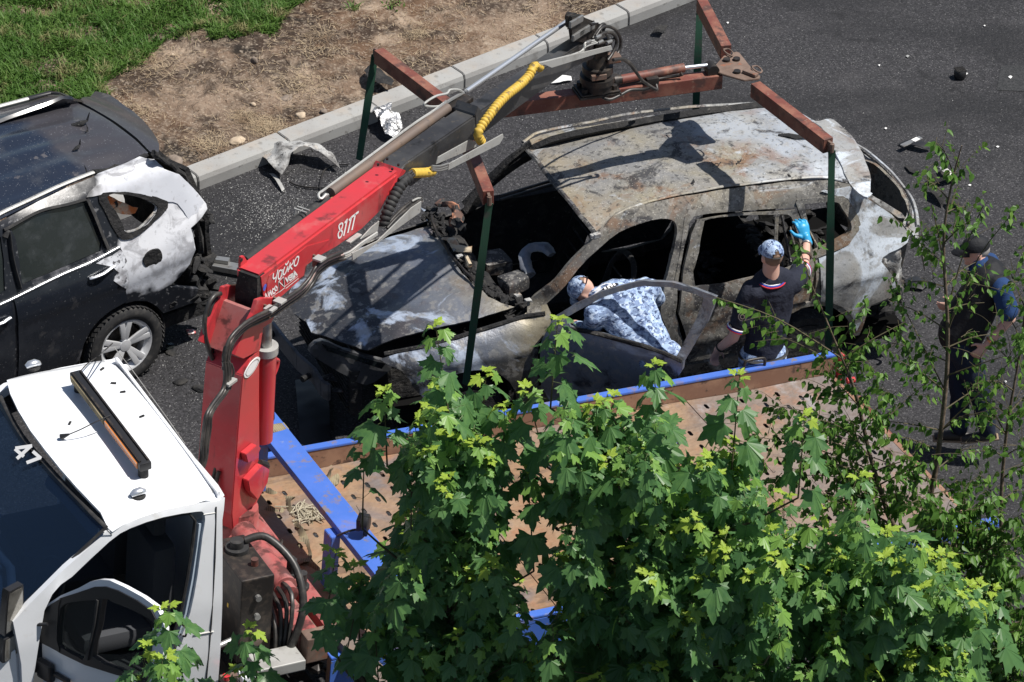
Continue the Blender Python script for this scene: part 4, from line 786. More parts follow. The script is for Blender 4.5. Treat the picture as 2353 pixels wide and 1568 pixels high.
# doors sit proud of the side panel
dline=bs([(600,838),(632,900),(637,1000),(629,1060)])
rdo=dline+[(WX+.02,.76)]+arch(WX,WZ,.42,115,165,4)+[(WX-.47,.32)]+[(split2[-1][0]+.02,.32)]+bs([(92,1400),(84,1180),(68,1104),(300,990),(440,925)])
rdp=panel('rear_door',M['black_paint'],bcar,rdo,lambda u,v:BF.w(u,-Yb(u,v)-.012-.012*math.exp(-((v-.95)/.03)**2),v),step=.05,thick=.012)
fdo=bs([(72,1400),(66,1180),(54,1106),(0,1135),(-40,1155)])+[(-3.0,1.1),(-3.0,.32),(split2[-1][0]-.01,.32)]
fdp=panel('front_door',M['black_paint'],bcar,fdo,lambda u,v:BF.w(u,-Yb(u,v)-.012,v),step=.06,thick=.012)
bl=bs([(478,918),(520,893),(560,878),(598,850),(612,862),(632,905),(635,980),(630,1045),(612,1038),(590,1022),(565,1005),(572,985),(590,965),(560,935)])
panel('blistered_patch',M['ash'] if False else mat('burnt_off_paint',(.6,.62,.66),.65,layers=[dict(scale=9,detail=9,lo=.48,hi=.62,col=(.28,.28,.3)),dict(scale=25,detail=8,lo=.55,hi=.62,col=(.1,.1,.11))]),rdp,bl,lambda u,v:BF.w(u,-Yb(u,v)-.018-.012*math.exp(-((v-.95)/.03)**2),v),step=.03,thick=.004)
# windows
rw=panel('rear_door_window',M['glass_dark'],bcar,rdw,BSN(-.012),step=.06,thick=.006)
panel('front_door_window',M['glass_dark'],bcar,fw,BSN(-.012),step=.1,thick=.006)
tq=bs([(490,582),(560,560),(700,570),(842,610),(802,682),(702,772),(632,802),(590,782),(520,650)])
panel('quarter_window_trim',M['char'],bcar,crom(tq,2),BSN(.012),[crom(qw,3)],step=.04,thick=.03,disp=.006,dscale=20)
b=MB(); q=[BF.w(BF.side(x,y,lambda p:bn(p)+.0)) for x,y in D([(628,768),(700,745),(778,665)])]; b.tube(crom(q,4,False),.011,6); b.build('window_lip',M['ash'],bcar,smooth=50)
panel('orange_lining',M['orange'],bcar,bs([(552,600),(640,640),(735,675),(720,700),(650,705),(600,690)]),lambda u,v:BF.w(u,-Yb(u,v)+.10+.1*(v-1.3),v),step=.03,thick=.02,disp=.015,dscale=14)
# pillar trims black around door window
for pts in ([(20,790),(40,760),(60,900),(100,1050)],[(440,600),(480,690),(520,790),(545,850)]):
    q=[BF.w(BF.side(x,y,lambda p:bn(p)-.006)) for x,y in D(pts)]; b=MB(); b.tube(crom(q,4,False),.035,8,flat=.35); b.build('pillar_trim',M['rubber'],bcar,smooth=50)
q=[BF.w(BF.side(x,y,lambda p:bn(p)-.012)) for x,y in D([(-40,1150),(0,1130),(70,1098),(300,985),(450,920),(598,842)])]; b=MB(); b.tube(crom(q,5,False),.011,8); b.build('chrome_belt_strip',M['chrome'],bcar,smooth=50)
for pts in ([(20,755),(50,742),(200,662),(340,628),(430,602)],):
    q=[BF.w(BF.side(x,y,lambda p:bn(p)-.01)) for x,y in D(pts)]; b=MB(); b.tube(crom(q,5,False),.014,6); b.build('window_seal',M['rubber'],bcar,smooth=50)
# handles
for (x0,y0,x1,y1) in ((450,1000,575,935),(-35,1232,52,1195)):
    a=BF.w(BF.side(*D([(x0,y0)])[0],lambda p:bn(p)-.03)); c=BF.w(BF.side(*D([(x1,y1)])[0],lambda p:bn(p)-.03))
    b=MB(); m1=a.lerp(c,.5)+BF.M.to_3x3()@Vector((0,-.022,0)); b.tube(crom([a,a.lerp(m1,.5)+Vector((0,-.008,.0)),m1,m1.lerp(c,.5),c],4,False),[.014]+[.016]*15+[.02],8,flat=.7)
    h=b.build('door_handle',M['chrome'],rdp if x0>0 else fdp,smooth=50)
fc=BF.side(*D([(766,895)])[0],bn); b=MB(); f=Fr(BF.w(fc.x,fc.y-.004,fc.z),38); 
b.lathe(f,[(.0,-.012),(.085,-.012),(.088,.0),(.06,.02)],20,1); b.build('fuel_flap_recess',M['char'],bcar,smooth=50,disp=.006,dscale=14)
# roof and tailgate top
rf=bt([(-80,760),(0,700),(200,602),(430,492),(640,425),(745,367),(680,302),(565,215),(400,122),(255,62),(150,85),(0,122),(-100,150),(-400,260),(-420,900)])
def roofb(u,v): return BF.w(u,v,Zb(u,v)+.010*(math.cos(v*22) if abs(v)<.55 else 0)*(1 if u<-.28 else max(0,(-.08-u)/.2)))
panel('roof',M['black_roof'],bcar,rf,roofb,step=.045,thick=.01,out=(0,0,1))
sp=bt([(262,58),(350,40),(400,43),(480,60),(620,128),(720,208),(788,298),(800,345),(790,372),(752,362),(688,296),(572,209),(408,116)])
panel('roof_spoiler',M['black_roof'],bcar,crom(sp,2),lambda u,v:BF.w(u,v,Zb(u,v)+.006),step=.045,thick=.02,out=(0,0,1))
q=[BF.w(BF.side(x,y,lambda p:Zb(p.x,p.y)+.012,2)) for x,y in D([(-80,725),(0,672),(150,602),(300,532),(430,480),(470,465)])]
b=MB(); b.tube(crom(q,4,False),.02,8,flat=.6); b.build('roof_rail',M['galv'],bcar,smooth=50)
q=[BF.w(BF.side(x,y,lambda p:Zb(p.x,p.y)+.01,2)) for x,y in D([(470,465),(560,450),(650,420),(740,378)])]
b=MB(); b.tube(crom(q,4,False),.024,8,flat=.6); b.build('melted_seal',M['char'],bcar,disp=.02,dscale=20)
q=[BF.w(BF.side(x,y,lambda p:Zb(p.x,p.y)+.03,2)) for x,y in D([(-250,190),(0,132),(140,95)])]; b=MB(); b.tube(q,.02,8,flat=.7); b.build('roof_rail',M['galv'],bcar,smooth=50)
q=[BF.w(BF.side(x,y,lambda p:Zb(p.x,p.y)+.03,2)) for x,y in D([(140,95),(250,65),(300,70)])]; b=MB(); b.tube(q,[.024,.022,.01],8,flat=.7); b.build('rail_end',M['black_plastic'],bcar,smooth=50)
for k,(x,y,s,lb) in enumerate([(420,225,.06,'a'),(395,350,.035,'b'),(440,262,.02,'b'),(435,468,.012,'b')]):
    p=BF.w(BF.side(*D([(x,y)])[0],lambda p:Zb(p.x,p.y),2)); f=Fr(p,25+20*k); b=MB()
    b.tube([f.w(-s*1.6,0,.012),f.w(-s*.3,0,.02),f.w(s*.6,.01,.03),f.w(s*.9,.02,.05+s*.6)],[s*.25,s*.5,s*.35,s*.1],7,flat=.4); b.build('aerial_remains' if lb=='a' else 'melted_lump',M['char'],bcar,disp=.012,dscale=25)
# white D pillar skin, burnt tailgate edge, wreckage
dp=bs([(480,528),(560,498),(660,458),(775,410),(828,452),(900,478),(980,556),(1026,622),(1030,642),(1004,684),(950,738),(945,700),(890,620),(842,608),(760,585),(640,560),(520,570),(430,590)])
panel('rear_pillar_skin',mat('bleached_paint',(.54,.56,.61),.6,layers=[dict(scale=3,detail=9,lo=.5,hi=.64,col=(.38,.38,.4),amt=.8),dict(scale=12,detail=9,lo=.57,hi=.66,col=(.2,.2,.21),amt=.7),dict(kind='x',scale=5,detail=9,dist=.4,lo=-.42,hi=-.5,col=(.03,.03,.032),amt=.9,seed=7)]),bcar,crom(dp,2),BSN(.01),step=.04,thick=.008,disp=.004,dscale=9)
q=[BF.w(BF.side(x,y,lambda p:-.66+.0*p.x)) for x,y in D([(770,370),(840,420),(900,460),(960,530)])]; b=MB(); b.tube(crom(q,4,False),.03,7,flat=.6); b.build('tailgate_edge',M['char'],bcar,disp=.02,dscale=16)
panel('tailgate',M['char'],bcar,[(-.62,.5),(.62,.5),(.66,1.1),(.58,1.5),(-.58,1.5),(-.66,1.1)],lambda u,v:BF.w(.42-.35*max(0,v-1.05),u,v),step=.07,thick=.04,out=(1,0,0),disp=.04)
def dlump(name,spec,sd_,mt): return lumps(name,mt,BF,spec,bcar,sd_)
for k,sp_ in enumerate([(.2,-.7,.75,.42,-.55,.5,20,.07),(-.05,-.78,.55,.38,-.62,.38,30,.075),(.3,-.6,.95,.44,-.5,1.0,14,.05),(.3,-.62,.4,.5,-.2,.35,20,.07)]): dlump('burnt_bumper_shred',[sp_],4+k,M['char'])
panel('torn_bumper_skin',M['char'],bcar,bs([(905,985),(975,930),(1005,1000),(1060,1040),(1070,1070),(1010,1110),(960,1160),(900,1205),(870,1180),(815,1195),(830,1120)]),lambda u,v:BF.w(u,-.74+.05*math.sin(u*30+v*10),v),step=.035,thick=.015,disp=.05,dscale=9)
b=MB(); q=[BF.w(BF.side(x,y,lambda p:-.7)) for x,y in D([(985,700),(1000,800),(1010,870)])]; b.tube(q,[.02,.03,.025],6); b.build('hanging_strip',M['char'],bcar,disp=.02,dscale=16)
b=MB(); q=[BF.w(BF.side(x,y,lambda p:-.72)) for x,y in D([(935,775),(960,755),(972,790),(955,800)])]; b.tube(q,.013,6); b.build('lamp_remains',M['foil'],bcar,disp=.01,dscale=30)
# wheel arch lining and wheel
b=MB(); f=Fr(BF.w(WX,-.62,WZ),38); b.lathe(f,[(.0,.0),(.405,.0),(.405,-.24),(.39,-.24),(.39,-.02),(.0,-.02)],32,1); b.build('arch_liner',M['char'],bcar)
def wheel(fx,fr,parent,spin=0):
    f=Fr(fr.w(*fx),38); 
    b=MB(); R=.345
    prof=[(.238,-.095),(.262,-.112),(.30,-.115),(.332,-.098),(.345,-.065),(.347,0),(.345,.065),(.332,.098),(.30,.112),(.232,.095)]
    b.lathe(f,prof,48,1,closed=True)
    for k in range(48):
        a=2*math.pi*k/48; a2=a+.07
        for (ya,yb) in ((-.098,-.055),(-.035,-.002),(.015,.05)):
            b.bar(f.w(.347*math.cos(a),ya,.347*math.sin(a)),f.w(.347*math.cos(a2),yb,.347*math.sin(a2)),.03,.006,up=f.M.to_3x3()@Vector((math.cos(a),0,math.sin(a))))
    t=b.build('tyre',M['rubber'],parent,smooth=40)
    b=MB(); b.lathe(f,[(.236,-.1),(.238,-.085),(.21,-.06),(.205,.08),(.222,.09),(.205,.085),(.19,-.06),(.222,-.096)],40,1,closed=True)
    for k in range(5):
        for d in (-.16,.16):
            a=2*math.pi*k/5+spin; p0=f.w(.04*math.cos(a),-.07,.04*math.sin(a)); p1=f.w(.222*math.cos(a+d),-.088,.222*math.sin(a+d)); b.bar(p0,p1,.048,.022,up=f.M.to_3x3()@Vector((0,-1,0)),bev=.005)
    b.lathe(f,[(.0,-.05),(.055,-.05),(.05,-.085),(.02,-.09),(.0,-.09)],20,1)
    b.build('rim',M['rim'],parent,smooth=40)
    b=MB(); b.lathe(f,[(.05,-.02),(.165,-.02),(.165,.0),(.05,.0)],28,1); b.build('brake_disc',M['greasy'],parent,smooth=40)
wheel((WX,-.83,WZ),BF,bcar,.3)
b=MB(); b.box(BF,(-3.2,-.80,.28),(.3,.8,.4)); b.build('floor_pan',M['char'],bcar)
b=MB(); b.box(BF,(-.75,-.6,.45),(-.55,.6,1.0),.04); b.build('rear_seat',M['char'],bcar)
# ================= crane tow truck =================
T=Fr((-2.445,-4.314,.0566),28,4.2)
truck=thing('tow_truck',T,'white cab tow truck with red loader crane and rusty blue railed flatbed','truck')
E=lambda L:[(.5017*x,781.3+.5017*y) for x,y in L]
H=lambda L:[(.21874*x,1268.5+.21874*y) for x,y in L]
Q=lambda L:[(459.6+.38456*x,965.1+.38456*y) for x,y in L]
R3=lambda L:[(441.2+.35174*x,321.7+.35174*y) for x,y in L]
RC=lambda L:[(441.2+.23447*x,643.4+.23447*y) for x,y in L]
NN=lambda L:[(827.2+.41406*x,.41406*y) for x,y in L]
RR=lambda L:[(1286.8+.21874*x,55.1+.21874*y) for x,y in L]
def sub(M0,tx,ty,tz,rz): return Fr(None,M=M0.M@Matrix.Translation((tx,ty,tz))@Matrix.Rotation(rad(rz),4,'Z'))
# ---- cab
def Zc(x,y):
    z=2.47+.035*(1-(y/.95)**2)-.10*max(0,(abs(y)-.84)/.12)**2
    return z-.10*max(0,-.55-x)**1.5-.05*max(0,x+.08)/.08
YC=[(.8,1.03),(1.3,1.045),(1.7,1.03),(2.0,.995),(2.3,.955),(2.42,.93),(2.5,.88)]
cn=lambda p:-interp(YC,p.z)
def ct(L): return [(q.x,q.y) for q in (T.side(x,y,lambda p:Zc(p.x,p.y),2) for x,y in E(L))]
def cs(L,f=E): return [(q.x,q.z) for q in (T.side(x,y,cn) for x,y in f(L))]
cr_=ct([(478,50),(500,72),(560,150),(700,315),(850,490),(1000,665),(1028,712),(1000,742),(880,752),(760,775),(640,815),(560,850),(515,880),(495,862)])
roofc=cr_+[(-.82,-.74),(-.85,-.53),(-.872,-.31),(-.885,-.06),(-.89,.19),(-.875,.45),(-.845,.68),(-.80,.86),(-.75,.90),(-.6,.925),(-.37,.935),(-.12,.93)]
panel('cab_roof',M['white_paint'],truck,roofc,lambda u,v:T.w(u,v,Zc(u,v)),step=.06,thick=.02,out=(0,0,1))
dop=cs([(240,1165),(330,1085),(500,925),(600,862),(750,812),(900,787),(932,792),(940,825),(928,900),(905,1080),(872,1250),(835,1350),(802,1430),(790,1568)])+[(-.36,.75),(-1.28,.75),(-1.28,1.7)]
sideo=cs([(495,872),(560,848),(640,815),(760,775),(880,752),(1000,738),(1030,722)])+[(.0,2.3),(.0,.7),(-1.36,.7),(-1.40,1.55)]+cs([(60,1292),(130,1215),(300,1045)])
panel('cab_side',M['white_paint'],truck,sideo,lambda u,v:T.w(u,-interp(YC,v),v),[crom(dop,2)],step=.06,thick=.05)
panel('cab_side',M['white_paint'],truck,sideo,lambda u,v:T.w(u,interp(YC,v),v),[crom(dop,2)],step=.12,thick=.05,out=(0,1,0))
b=MB(); b.hexa([T.w(-.01,-.92,.75),T.w(.01,-.92,.75),T.w(.01,.92,.75),T.w(-.01,.92,.75),T.w(-.01,-.88,2.47),T.w(.01,-.88,2.47),T.w(.01,.88,2.47),T.w(-.01,.88,2.47)]); b.build('cab_back',M['white_paint'],truck)
# door jamb with a rubber seal and striker
jl=cs([(945,850),(935,950),(912,1100),(880,1260),(845,1370),(815,1450),(805,1568)]); b=MB()
b.tube([T.w(u-.02,-interp(YC,v)+.06,v) for u,v in jl],.045,8,flat=.5); b.build('door_jamb',M['white_jamb'],truck,smooth=50)
b=MB(); b.tube([T.w(u-.045,-interp(YC,v)+.02,v) for u,v in cs([(250,1158),(500,930),(600,868),(750,820),(900,794),(928,830),(918,930),(895,1085),(862,1255),(825,1360),(795,1440)])],.012,6); b.build('door_seal',M['rubber'],truck,smooth=50)
b=MB(); p=T.side(*E([(845,1330)])[0],cn); b.tube(crom([T.w(p.x-.02,p.y+.02,p.z+.04),T.w(p.x,p.y-.02,p.z+.035),T.w(p.x,p.y-.02,p.z-.035),T.w(p.x-.02,p.y+.02,p.z-.04)],4,False),.007,6); b.build('door_striker',M['greasy'],truck)
# windscreen
def Zw(x,y): return 2.41+(x+.80-.10*(1-(y/.9)**2))/1.05 if False else 2.432+(x+.80+.07*(1-(y/.9)**2))/1.05
def wsx(L): return [(q.x,q.y) for q in (T.side(x,y,lambda p:Zw(p.x,p.y),2) for x,y in E(L))]
wtop=wsx([(0,262),(100,440),(250,615),(400,775),(486,862)]); wb=[(-1.62,-.97),(-1.72,0),(-1.62,.9),(-.86,.84)]
wo=wtop+wsx([(300,1035),(130,1195),(30,1290)])+wb
panel('windscreen',M['windscreen'],truck,wo,lambda u,v:T.w(u,v,Zw(u,v)),step=.09,thick=.006,out=(-1,0,1))
b=MB(); b.tube([T.w(u,v,Zw(u,v)+.006) for u,v in crom(wtop,4,False)],.016,6,flat=.5)
b.tube([T.w(u,v,Zw(u,v)+.006) for u,v in wsx([(486,862),(300,1035),(130,1195),(30,1290)])],.016,6,flat=.5); b.build('windscreen_rubber',M['rubber'],truck,smooth=50)
sh=wsx([(0,262),(100,440),(250,615),(400,775),(478,855),(455,850),(385,790),(240,640),(90,470),(0,315)])
panel('sun_band',M['glass_dark'],truck,sh,lambda u,v:T.w(u,v,Zw(u,v)+.004),step=.09,thick=.003,out=(-1,0,1))
b=MB(); f=Fr(T.w(-1.2,.25,1.80),60); b.box(f,(-.12,-.09,0),(.12,.09,.01)); b.build('folder',M['paper'],truck)
b=MB(); b.tube([T.w(-1.35,-.75,1.78),T.w(-1.2,-.3,1.78),T.w(-1.25,.2,1.77)],.03,8,flat=.5); b.build('dashboard_ridge',M['galv'],truck,smooth=50)
# bonnet / front corner
b=MB(); b.hexa([T.w(-2.3,-.95,1.0),T.w(-1.36,-1.03,1.0),T.w(-1.36,1.0,1.0),T.w(-2.3,.95,1.0),T.w(-2.2,-.9,1.45),T.w(-1.40,-1.0,1.68),T.w(-1.40,.97,1.68),T.w(-2.2,.9,1.45)]); b.build('bonnet',M['white_paint'],truck,bevel=.03,smooth=50)
b=MB(); b.box(T,(-1.6,-1.055,1.0),(-1.36,-1.04,1.1)); b.build('reflective_stripe',M['yellow_tape'],truck)
# interior
b=MB(); b.box(T,(-1.55,-.9,1.45),(-1.22,.9,1.72),.05); b.box(T,(-1.3,-.12,1.5),(-1.1,.2,1.66),.03); b.build('dashboard',M['dash'],truck,smooth=50)
for y in (-.5,.15,.6):
    b=MB(); b.box(T,(-.85,y-.24,1.25),(-.35,y+.24,1.4),.05); b.box(T,(-.38,y-.24,1.35),(-.2,y+.24,2.0),.06); b.box(T,(-.34,y-.13,2.02),(-.24,y+.13,2.2),.04); b.build('cab_seat',M['seat'],truck,smooth=50)
b=MB(); b.box(T,(-1.4,-.95,1.1),(0,.95,1.15)); b.build('cab_floor',M['interior'],truck)
f=Fr(T.w(-1.02,-.5,1.72),28,-60); b=MB(); b.tube([f.w(.19*math.cos(k*math.pi/12),.19*math.sin(k*math.pi/12),0) for k in range(25)],.016,8,cap=False); b.bar(f.w(-.18,0,0),f.w(.18,0,0),.03,.02); b.build('steering_wheel',M['black_plastic'],truck,smooth=50)
b=MB(); f=Fr(T.w(-1.30,.3,1.735),40); b.box(f,(-.1,-.14,0),(.1,.14,.004)); b.build('paper_sheet',M['paper'],truck)
# lettering
FONT=None
def text(body,mt,parent,org,xdir,ydir,size,name='lettering',shear=0,ext=.0015,sx=1.):
    c=bpy.data.curves.new(name,'FONT'); c.body=body; c.size=size; c.shear=shear; c.extrude=ext; c.offset=size*.018; c.resolution_u=3
    o=bpy.data.objects.new('tmp',c); COL.objects.link(o); dg=bpy.context.evaluated_depsgraph_get(); me=bpy.data.meshes.new_from_object(o.evaluated_get(dg)); bpy.data.objects.remove(o)
    x=Vector(xdir).normalized(); z=x.cross(Vector(ydir)).normalized(); y=z.cross(x)
    Mx=Matrix(((x.x*sx,y.x,z.x,org[0]),(x.y*sx,y.y,z.y,org[1]),(x.z*sx,y.z,z.z,org[2]),(0,0,0,1)))
    me.transform(rootinv(parent)@Mx); me.name=name; me.materials.clear(); return link(name,me,mt,parent)
def surftext(body,mt,parent,fr,p0,p1,pup,fn,size,lift=.006,**k):
    a=fn(*p0);b_=fn(*p1);u=fn(*pup); return text(body,mt,parent,a+((b_-a).cross(u-a)).normalized()*lift,b_-a,u-a,size,**k)
wf=lambda px,py:T.w(T.side(px,py,lambda p:Zw(p.x,p.y),2))
GL=lambda L:[(.91914*x/4.48,.91914*(1050+y/4.48)) for x,y in L]
for nm,lines in (('digit',[[(372,310),(214,455)],[(192,345),(292,430)],[(196,338),(385,310)]]),('digit',[[(392,372),(484,452)],[(482,440),(322,500)]])):
    b=MB()
    for (a,c) in lines:
        v=Vector((c[0]-a[0],c[1]-a[1])); n=Vector((-v.y,v.x)).normalized()*19; q=[(a[0]+n.x,a[1]+n.y),(c[0]+n.x,c[1]+n.y),(c[0]-n.x,c[1]-n.y),(a[0]-n.x,a[1]-n.y)]
        b.add([wf(*p)+Vector((-.012,-.012,.022)) for p in GL(q)],[(0,1,2,3)])
    b.build(nm,M['white_ink'],truck)
vz=[(.91914*x/4.48,.91914*(1050+y/4.48)) for x,y in ((510,690),(530,640),(575,612),(720,740),(1115,1175),(1112,1210),(1042,1300),(900,1160),(700,930),(520,760))]
vq=[(q.x,q.y) for q in (T.side(x,y,lambda p:Zw(p.x,p.y)-.05,2) for x,y in vz)]
panel('sun_visor',mat('visor_vinyl',(.42,.45,.5),.7),truck,crom(vq,2),lambda u,v:T.w(u,v,Zw(u,v)-.05),step=.08,thick=.02,out=(-1,0,1))
# roof bar
def rp(x,y,dz=0): return T.w(T.side(*E([(x,y)])[0],lambda p:Zc(p.x,p.y)+dz,2))
a,c=rp(345,158,.10),rp(668,583,.10)
b=MB(); b.bar(a,c,.085,.06,bev=.01); lb=b.build('light_bar',M['black_plastic'],truck,smooth=50)
yv=(c-a).normalized(); sv=Vector((0,0,1)).cross(yv).normalized()
b=MB(); 
b.bar(a.lerp(c,.02)+sv*.028+Vector((0,0,.034)),c.lerp(a,.02)+sv*.028+Vector((0,0,.034)),.012,.014); b.build('channel_lip',M['greasy'],lb)
b=MB(); b.bar(a.lerp(c,.02)-sv*.028+Vector((0,0,.034)),c.lerp(a,.02)-sv*.028+Vector((0,0,.034)),.012,.014); b.build('channel_lip',M['greasy'],lb)
sgn=1 if (T.I.to_3x3()@sv).x<0 else -1
b=MB(); b.bar(a.lerp(c,.52)+sv*sgn*.046,c.lerp(a,.03)+sv*sgn*.046,.008,.042); b.build('amber_lens',M['amber'],lb)
b=MB(); b.bar(a.lerp(c,.03)+sv*sgn*.046,a.lerp(c,.5)+sv*sgn*.046,.008,.042); b.build('clear_lens',M['khaki'],lb)
for t in (.05,.96):
    b=MB(); q=a.lerp(c,t); b.cyl(q-Vector((0,0,.10)),q-Vector((0,0,.02)),.035,14); b.build('bar_foot',M['rubber'],lb,smooth=50)
for (x,y) in ((148,128),(630,716)):
    p=rp(x,y,.0); fz=Fr(p,28); b=MB(); b.tube([fz.w(-.045,0,.02),fz.w(-.02,0,.032),fz.w(.02,0,.034),fz.w(.05,0,.024),fz.w(.065,0,.012)],[.018,.03,.032,.022,.006],12,flat=.8); m_=b.build('marker_lamp',M['chrome'],truck,smooth=60)
    b=MB(); b.lathe(fz,[(0,0),(.05,0),(.045,.012),(0,.012)],18,2,(.005,0,0)); b.build('lamp_base',M['rubber'],m_)
b=MB(); b.tube(crom([rp(508,345,.13),rp(440,375,.12),rp(370,410,.08),rp(318,432,.05)],4,False),.004,5); b.tube([rp(318,432,.05),rp(280,445,.02)],[.006,.022],8); b.build('aerial',M['black_plastic'],truck)
b=MB(); b.tube(crom([rp(360,155,.12),rp(400,110,.06),rp(450,75,.03),rp(480,48,.02),rp(515,15,.0)],5,False),.0045,5); b.build('aerial_cable',M['hose'],truck)
for k,(x,y) in enumerate(((520,200),(563,240),(650,352),(468,135),(320,383))):
    b=MB(); p=rp(x,y,.002); b.box(Fr(p,20*k),(-.018,-.007,0),(.018,.007,.008)); b.build('roof_grime_flake',M['char'],truck)
for L in ([(975,700),(905,560),(760,350),(600,130),(520,30)],):
    b=MB(); b.tube([rp(x,y,.002) for x,y in L],.003,4); b.build('roof_seam',M['galv'],truck)
b=MB(); b.tube([T.w(T.side(x,y,lambda p:cn(p)-.005)) for x,y in E([(990,765),(985,1000),(968,1300),(945,1560)])],.005,4); b.build('side_seam',M['rubber'],truck)
b=MB(); b.tube([T.w(T.side(x,y,lambda p:cn(p)-.001)) for x,y in E([(885,1350),(920,1345),(978,1335)])],.006,4); b.build('moulding_line',M['galv'],truck)
b=MB(); b.tube([T.w(T.side(x,y,lambda p:cn(p)-.001)) for x,y in E([(932,800),(985,792)])],.0035,4); b.build('side_seam',M['galv'],truck)
b=MB(); b.tube([wf(*E([(488,868)])[0])+Vector((-.004,-.006,.008)),T.w(T.side(*E([(512,895)])[0],lambda p:cn(p)-.002))],.003,4); b.build('pillar_seam',M['rubber'],truck)
# open cab door
DC=sub(T,-1.22,-1.02,0,-67)
def dyc(p): return .13*max(0,(p.z-1.75)/.6)
DCS=lambda o:(lambda u,v:DC.w(u,.13*max(0,(v-1.75)/.6)+o,v))
def dh(L): return [(q.x,q.z) for q in (DC.side(x,y,dyc) for x,y in H(L))]
douter=dh([(440,930),(472,600),(490,555),(640,457),(830,378),(950,312),(1050,292),(1150,299),(1300,366),(1500,476),(1640,578),(1692,680),(1733,800),(1722,1000),(1690,1250)])
bx=douter[-1][0]; douter+= [(bx-.0,1.0),(bx-.05,.85),(.05,.85),(.0,1.0)]
w1=dh([(665,560),(760,522),(1003,500),(1012,560),(972,900),(893,1118),(840,1103),(660,1003),(620,922),(640,650)])
w2=dh([(1092,490),(1200,522),(1400,602),(1565,688),(1628,742),(1632,800),(1592,1000),(1562,1195),(1540,1350),(1250,1222),(985,1092),(1050,760)])
bo=dh([(500,930),(640,480),(830,420),(1000,362),(1120,358),(1250,400),(1450,505),(1600,610),(1668,740),(1672,795),(1620,800),(1600,1000),(1568,1220),(1560,1420),(1400,1330),(900,1180),(650,1060),(450,935)])
bcx=sum(p[0] for p in bo)/len(bo);bcz=sum(p[1] for p in bo)/len(bo)
dr_=panel('cab_door',M['white_paint'],truck,douter,DCS(0),[[(bcx+(p[0]-bcx)*.965,bcz+(p[1]-bcz)*.965) for p in bo]],step=.05,thick=.04)
panel('window_frame',M['black_plastic'],dr_,bo,DCS(-.012),[crom(w1,2),crom(w2,2)],step=.05,thick=.05)
panel('quarter_light',M['clear_glass'],dr_,crom(w1,2),DCS(.012),step=.1,thick=.004)
w2l=dh([(985,1080),(1250,1090),(1570,1040),(1562,1195),(1540,1350),(1250,1222)])
panel('lowered_window',M['clear_glass'],dr_,w2l,DCS(.015),step=.1,thick=.004)
b=MB(); q=dh([(1040,495),(1010,740),(930,1120)]); b.tube([DCS(-.01)(*p) for p in q],.02,6,flat=.6); b.build('window_divider',M['rubber'],dr_)
ms=dh([(232,860),(262,752),(360,660),(470,600),(645,485),(632,560),(618,920),(640,1040),(440,935),(262,968)])
panel('mirror_mount',M['black_plastic'],dr_,crom(ms,2),DCS(-.02),step=.06,thick=.03)
b=MB(); b.box(DC,(.02,.04,1.0),(bx-.08,.09,1.62),.02); b.build('door_lining',M['dash'],dr_)
def mir(L,xl): 
    o=[(q.y,q.z) for q in (DC.at(x,y,0,xl) for x,y in H(L))]; return o
for nm,L in (('a',[(78,450),(110,415),(225,352),(248,372),(243,640),(200,762),(150,815),(62,872),(46,850)]),('b',[(40,945),(70,915),(200,832),(218,850),(212,1000),(185,1060),(130,1112),(45,1168),(28,1140)])):
    o=mir(L,-.12); cx=sum(p[0] for p in o)/len(o); cz=sum(p[1] for p in o)/len(o); sm=[(cx+(p[0]-cx)*.84,cz+(p[1]-cz)*.90) for p in o]
    mm=panel('door_mirror',M['black_plastic'],dr_.parent,crom(o,2),lambda u,v:DC.w(-.12,u,v),step=.05,thick=.05,out=DC.M.to_3x3()@Vector((1,0,0)))
    panel('mirror_glass',M['mirror'],mm,crom(sm,2),lambda u,v:DC.w(-.115,u,v),step=.08,thick=.003,out=DC.M.to_3x3()@Vector((1,0,0)))
h3=lambda x,y,yy:DC.w(DC.at(*H([(x,y)])[0],1,yy))
b=MB(); b.tube(crom([h3(150,815,-.1),h3(250,780,-.09),h3(380,765,-.06),h3(500,760,-.03)],4,False),.012,7); b.build('mirror_arm',M['black_plastic'],truck,smooth=50)
b=MB(); b.tube(crom([h3(135,1125,-.1),h3(250,1205,-.09),h3(340,1245,-.06),h3(450,1250,-.03)],4,False),.012,7); b.build('mirror_arm',M['black_plastic'],truck,smooth=50)
b=MB(); f=Fr(h3(480,1225,-.03),-39); b.box(f,(-.06,-.03,-.08),(.07,.02,.06),.015); b.build('arm_bracket',M['black_plastic'],truck)
b=MB(); f=Fr(h3(650,1320,-.02),-39); b.box(f,(-.06,-.02,-.01),(.07,.01,.015),.005); b.build('door_handle',M['black_plastic'],dr_)
# front wheel + chassis
for y in (-.85,.85):
    b=MB(); b.lathe(Fr(T.w(-1.75,y,.36),28),[(.0,-.1),(.2,-.1),(.34,-.11),(.37,-.07),(.37,.07),(.34,.11),(.0,.1)],28,1); b.build('wheel',M['rubber'],truck,smooth=40)
for x in (4.0,):
    for y in (-.8,.8):
        b=MB(); b.lathe(Fr(T.w(x,y,.45),28),[(.0,-.18),(.2,-.18),(.34,-.2),(.37,-.15),(.37,.15),(.34,.2),(.0,.2)],28,1); b.build('wheel',M['rubber'],truck,smooth=40)
for y in (-.38,.38):
    b=MB(); b.box(T,(-1.6,y-.04,.62),(5.8,y+.04,.82)); b.build('chassis_rail',M['greasy'],truck)
for k,x in enumerate((.1,1.2,2.2,3.2,4.2,5.2)):
    b=MB(); b.box(T,(x,-1.05,.86),(x+.08,1.1,.96)); b.build('cross_member',M['greasy'],truck)
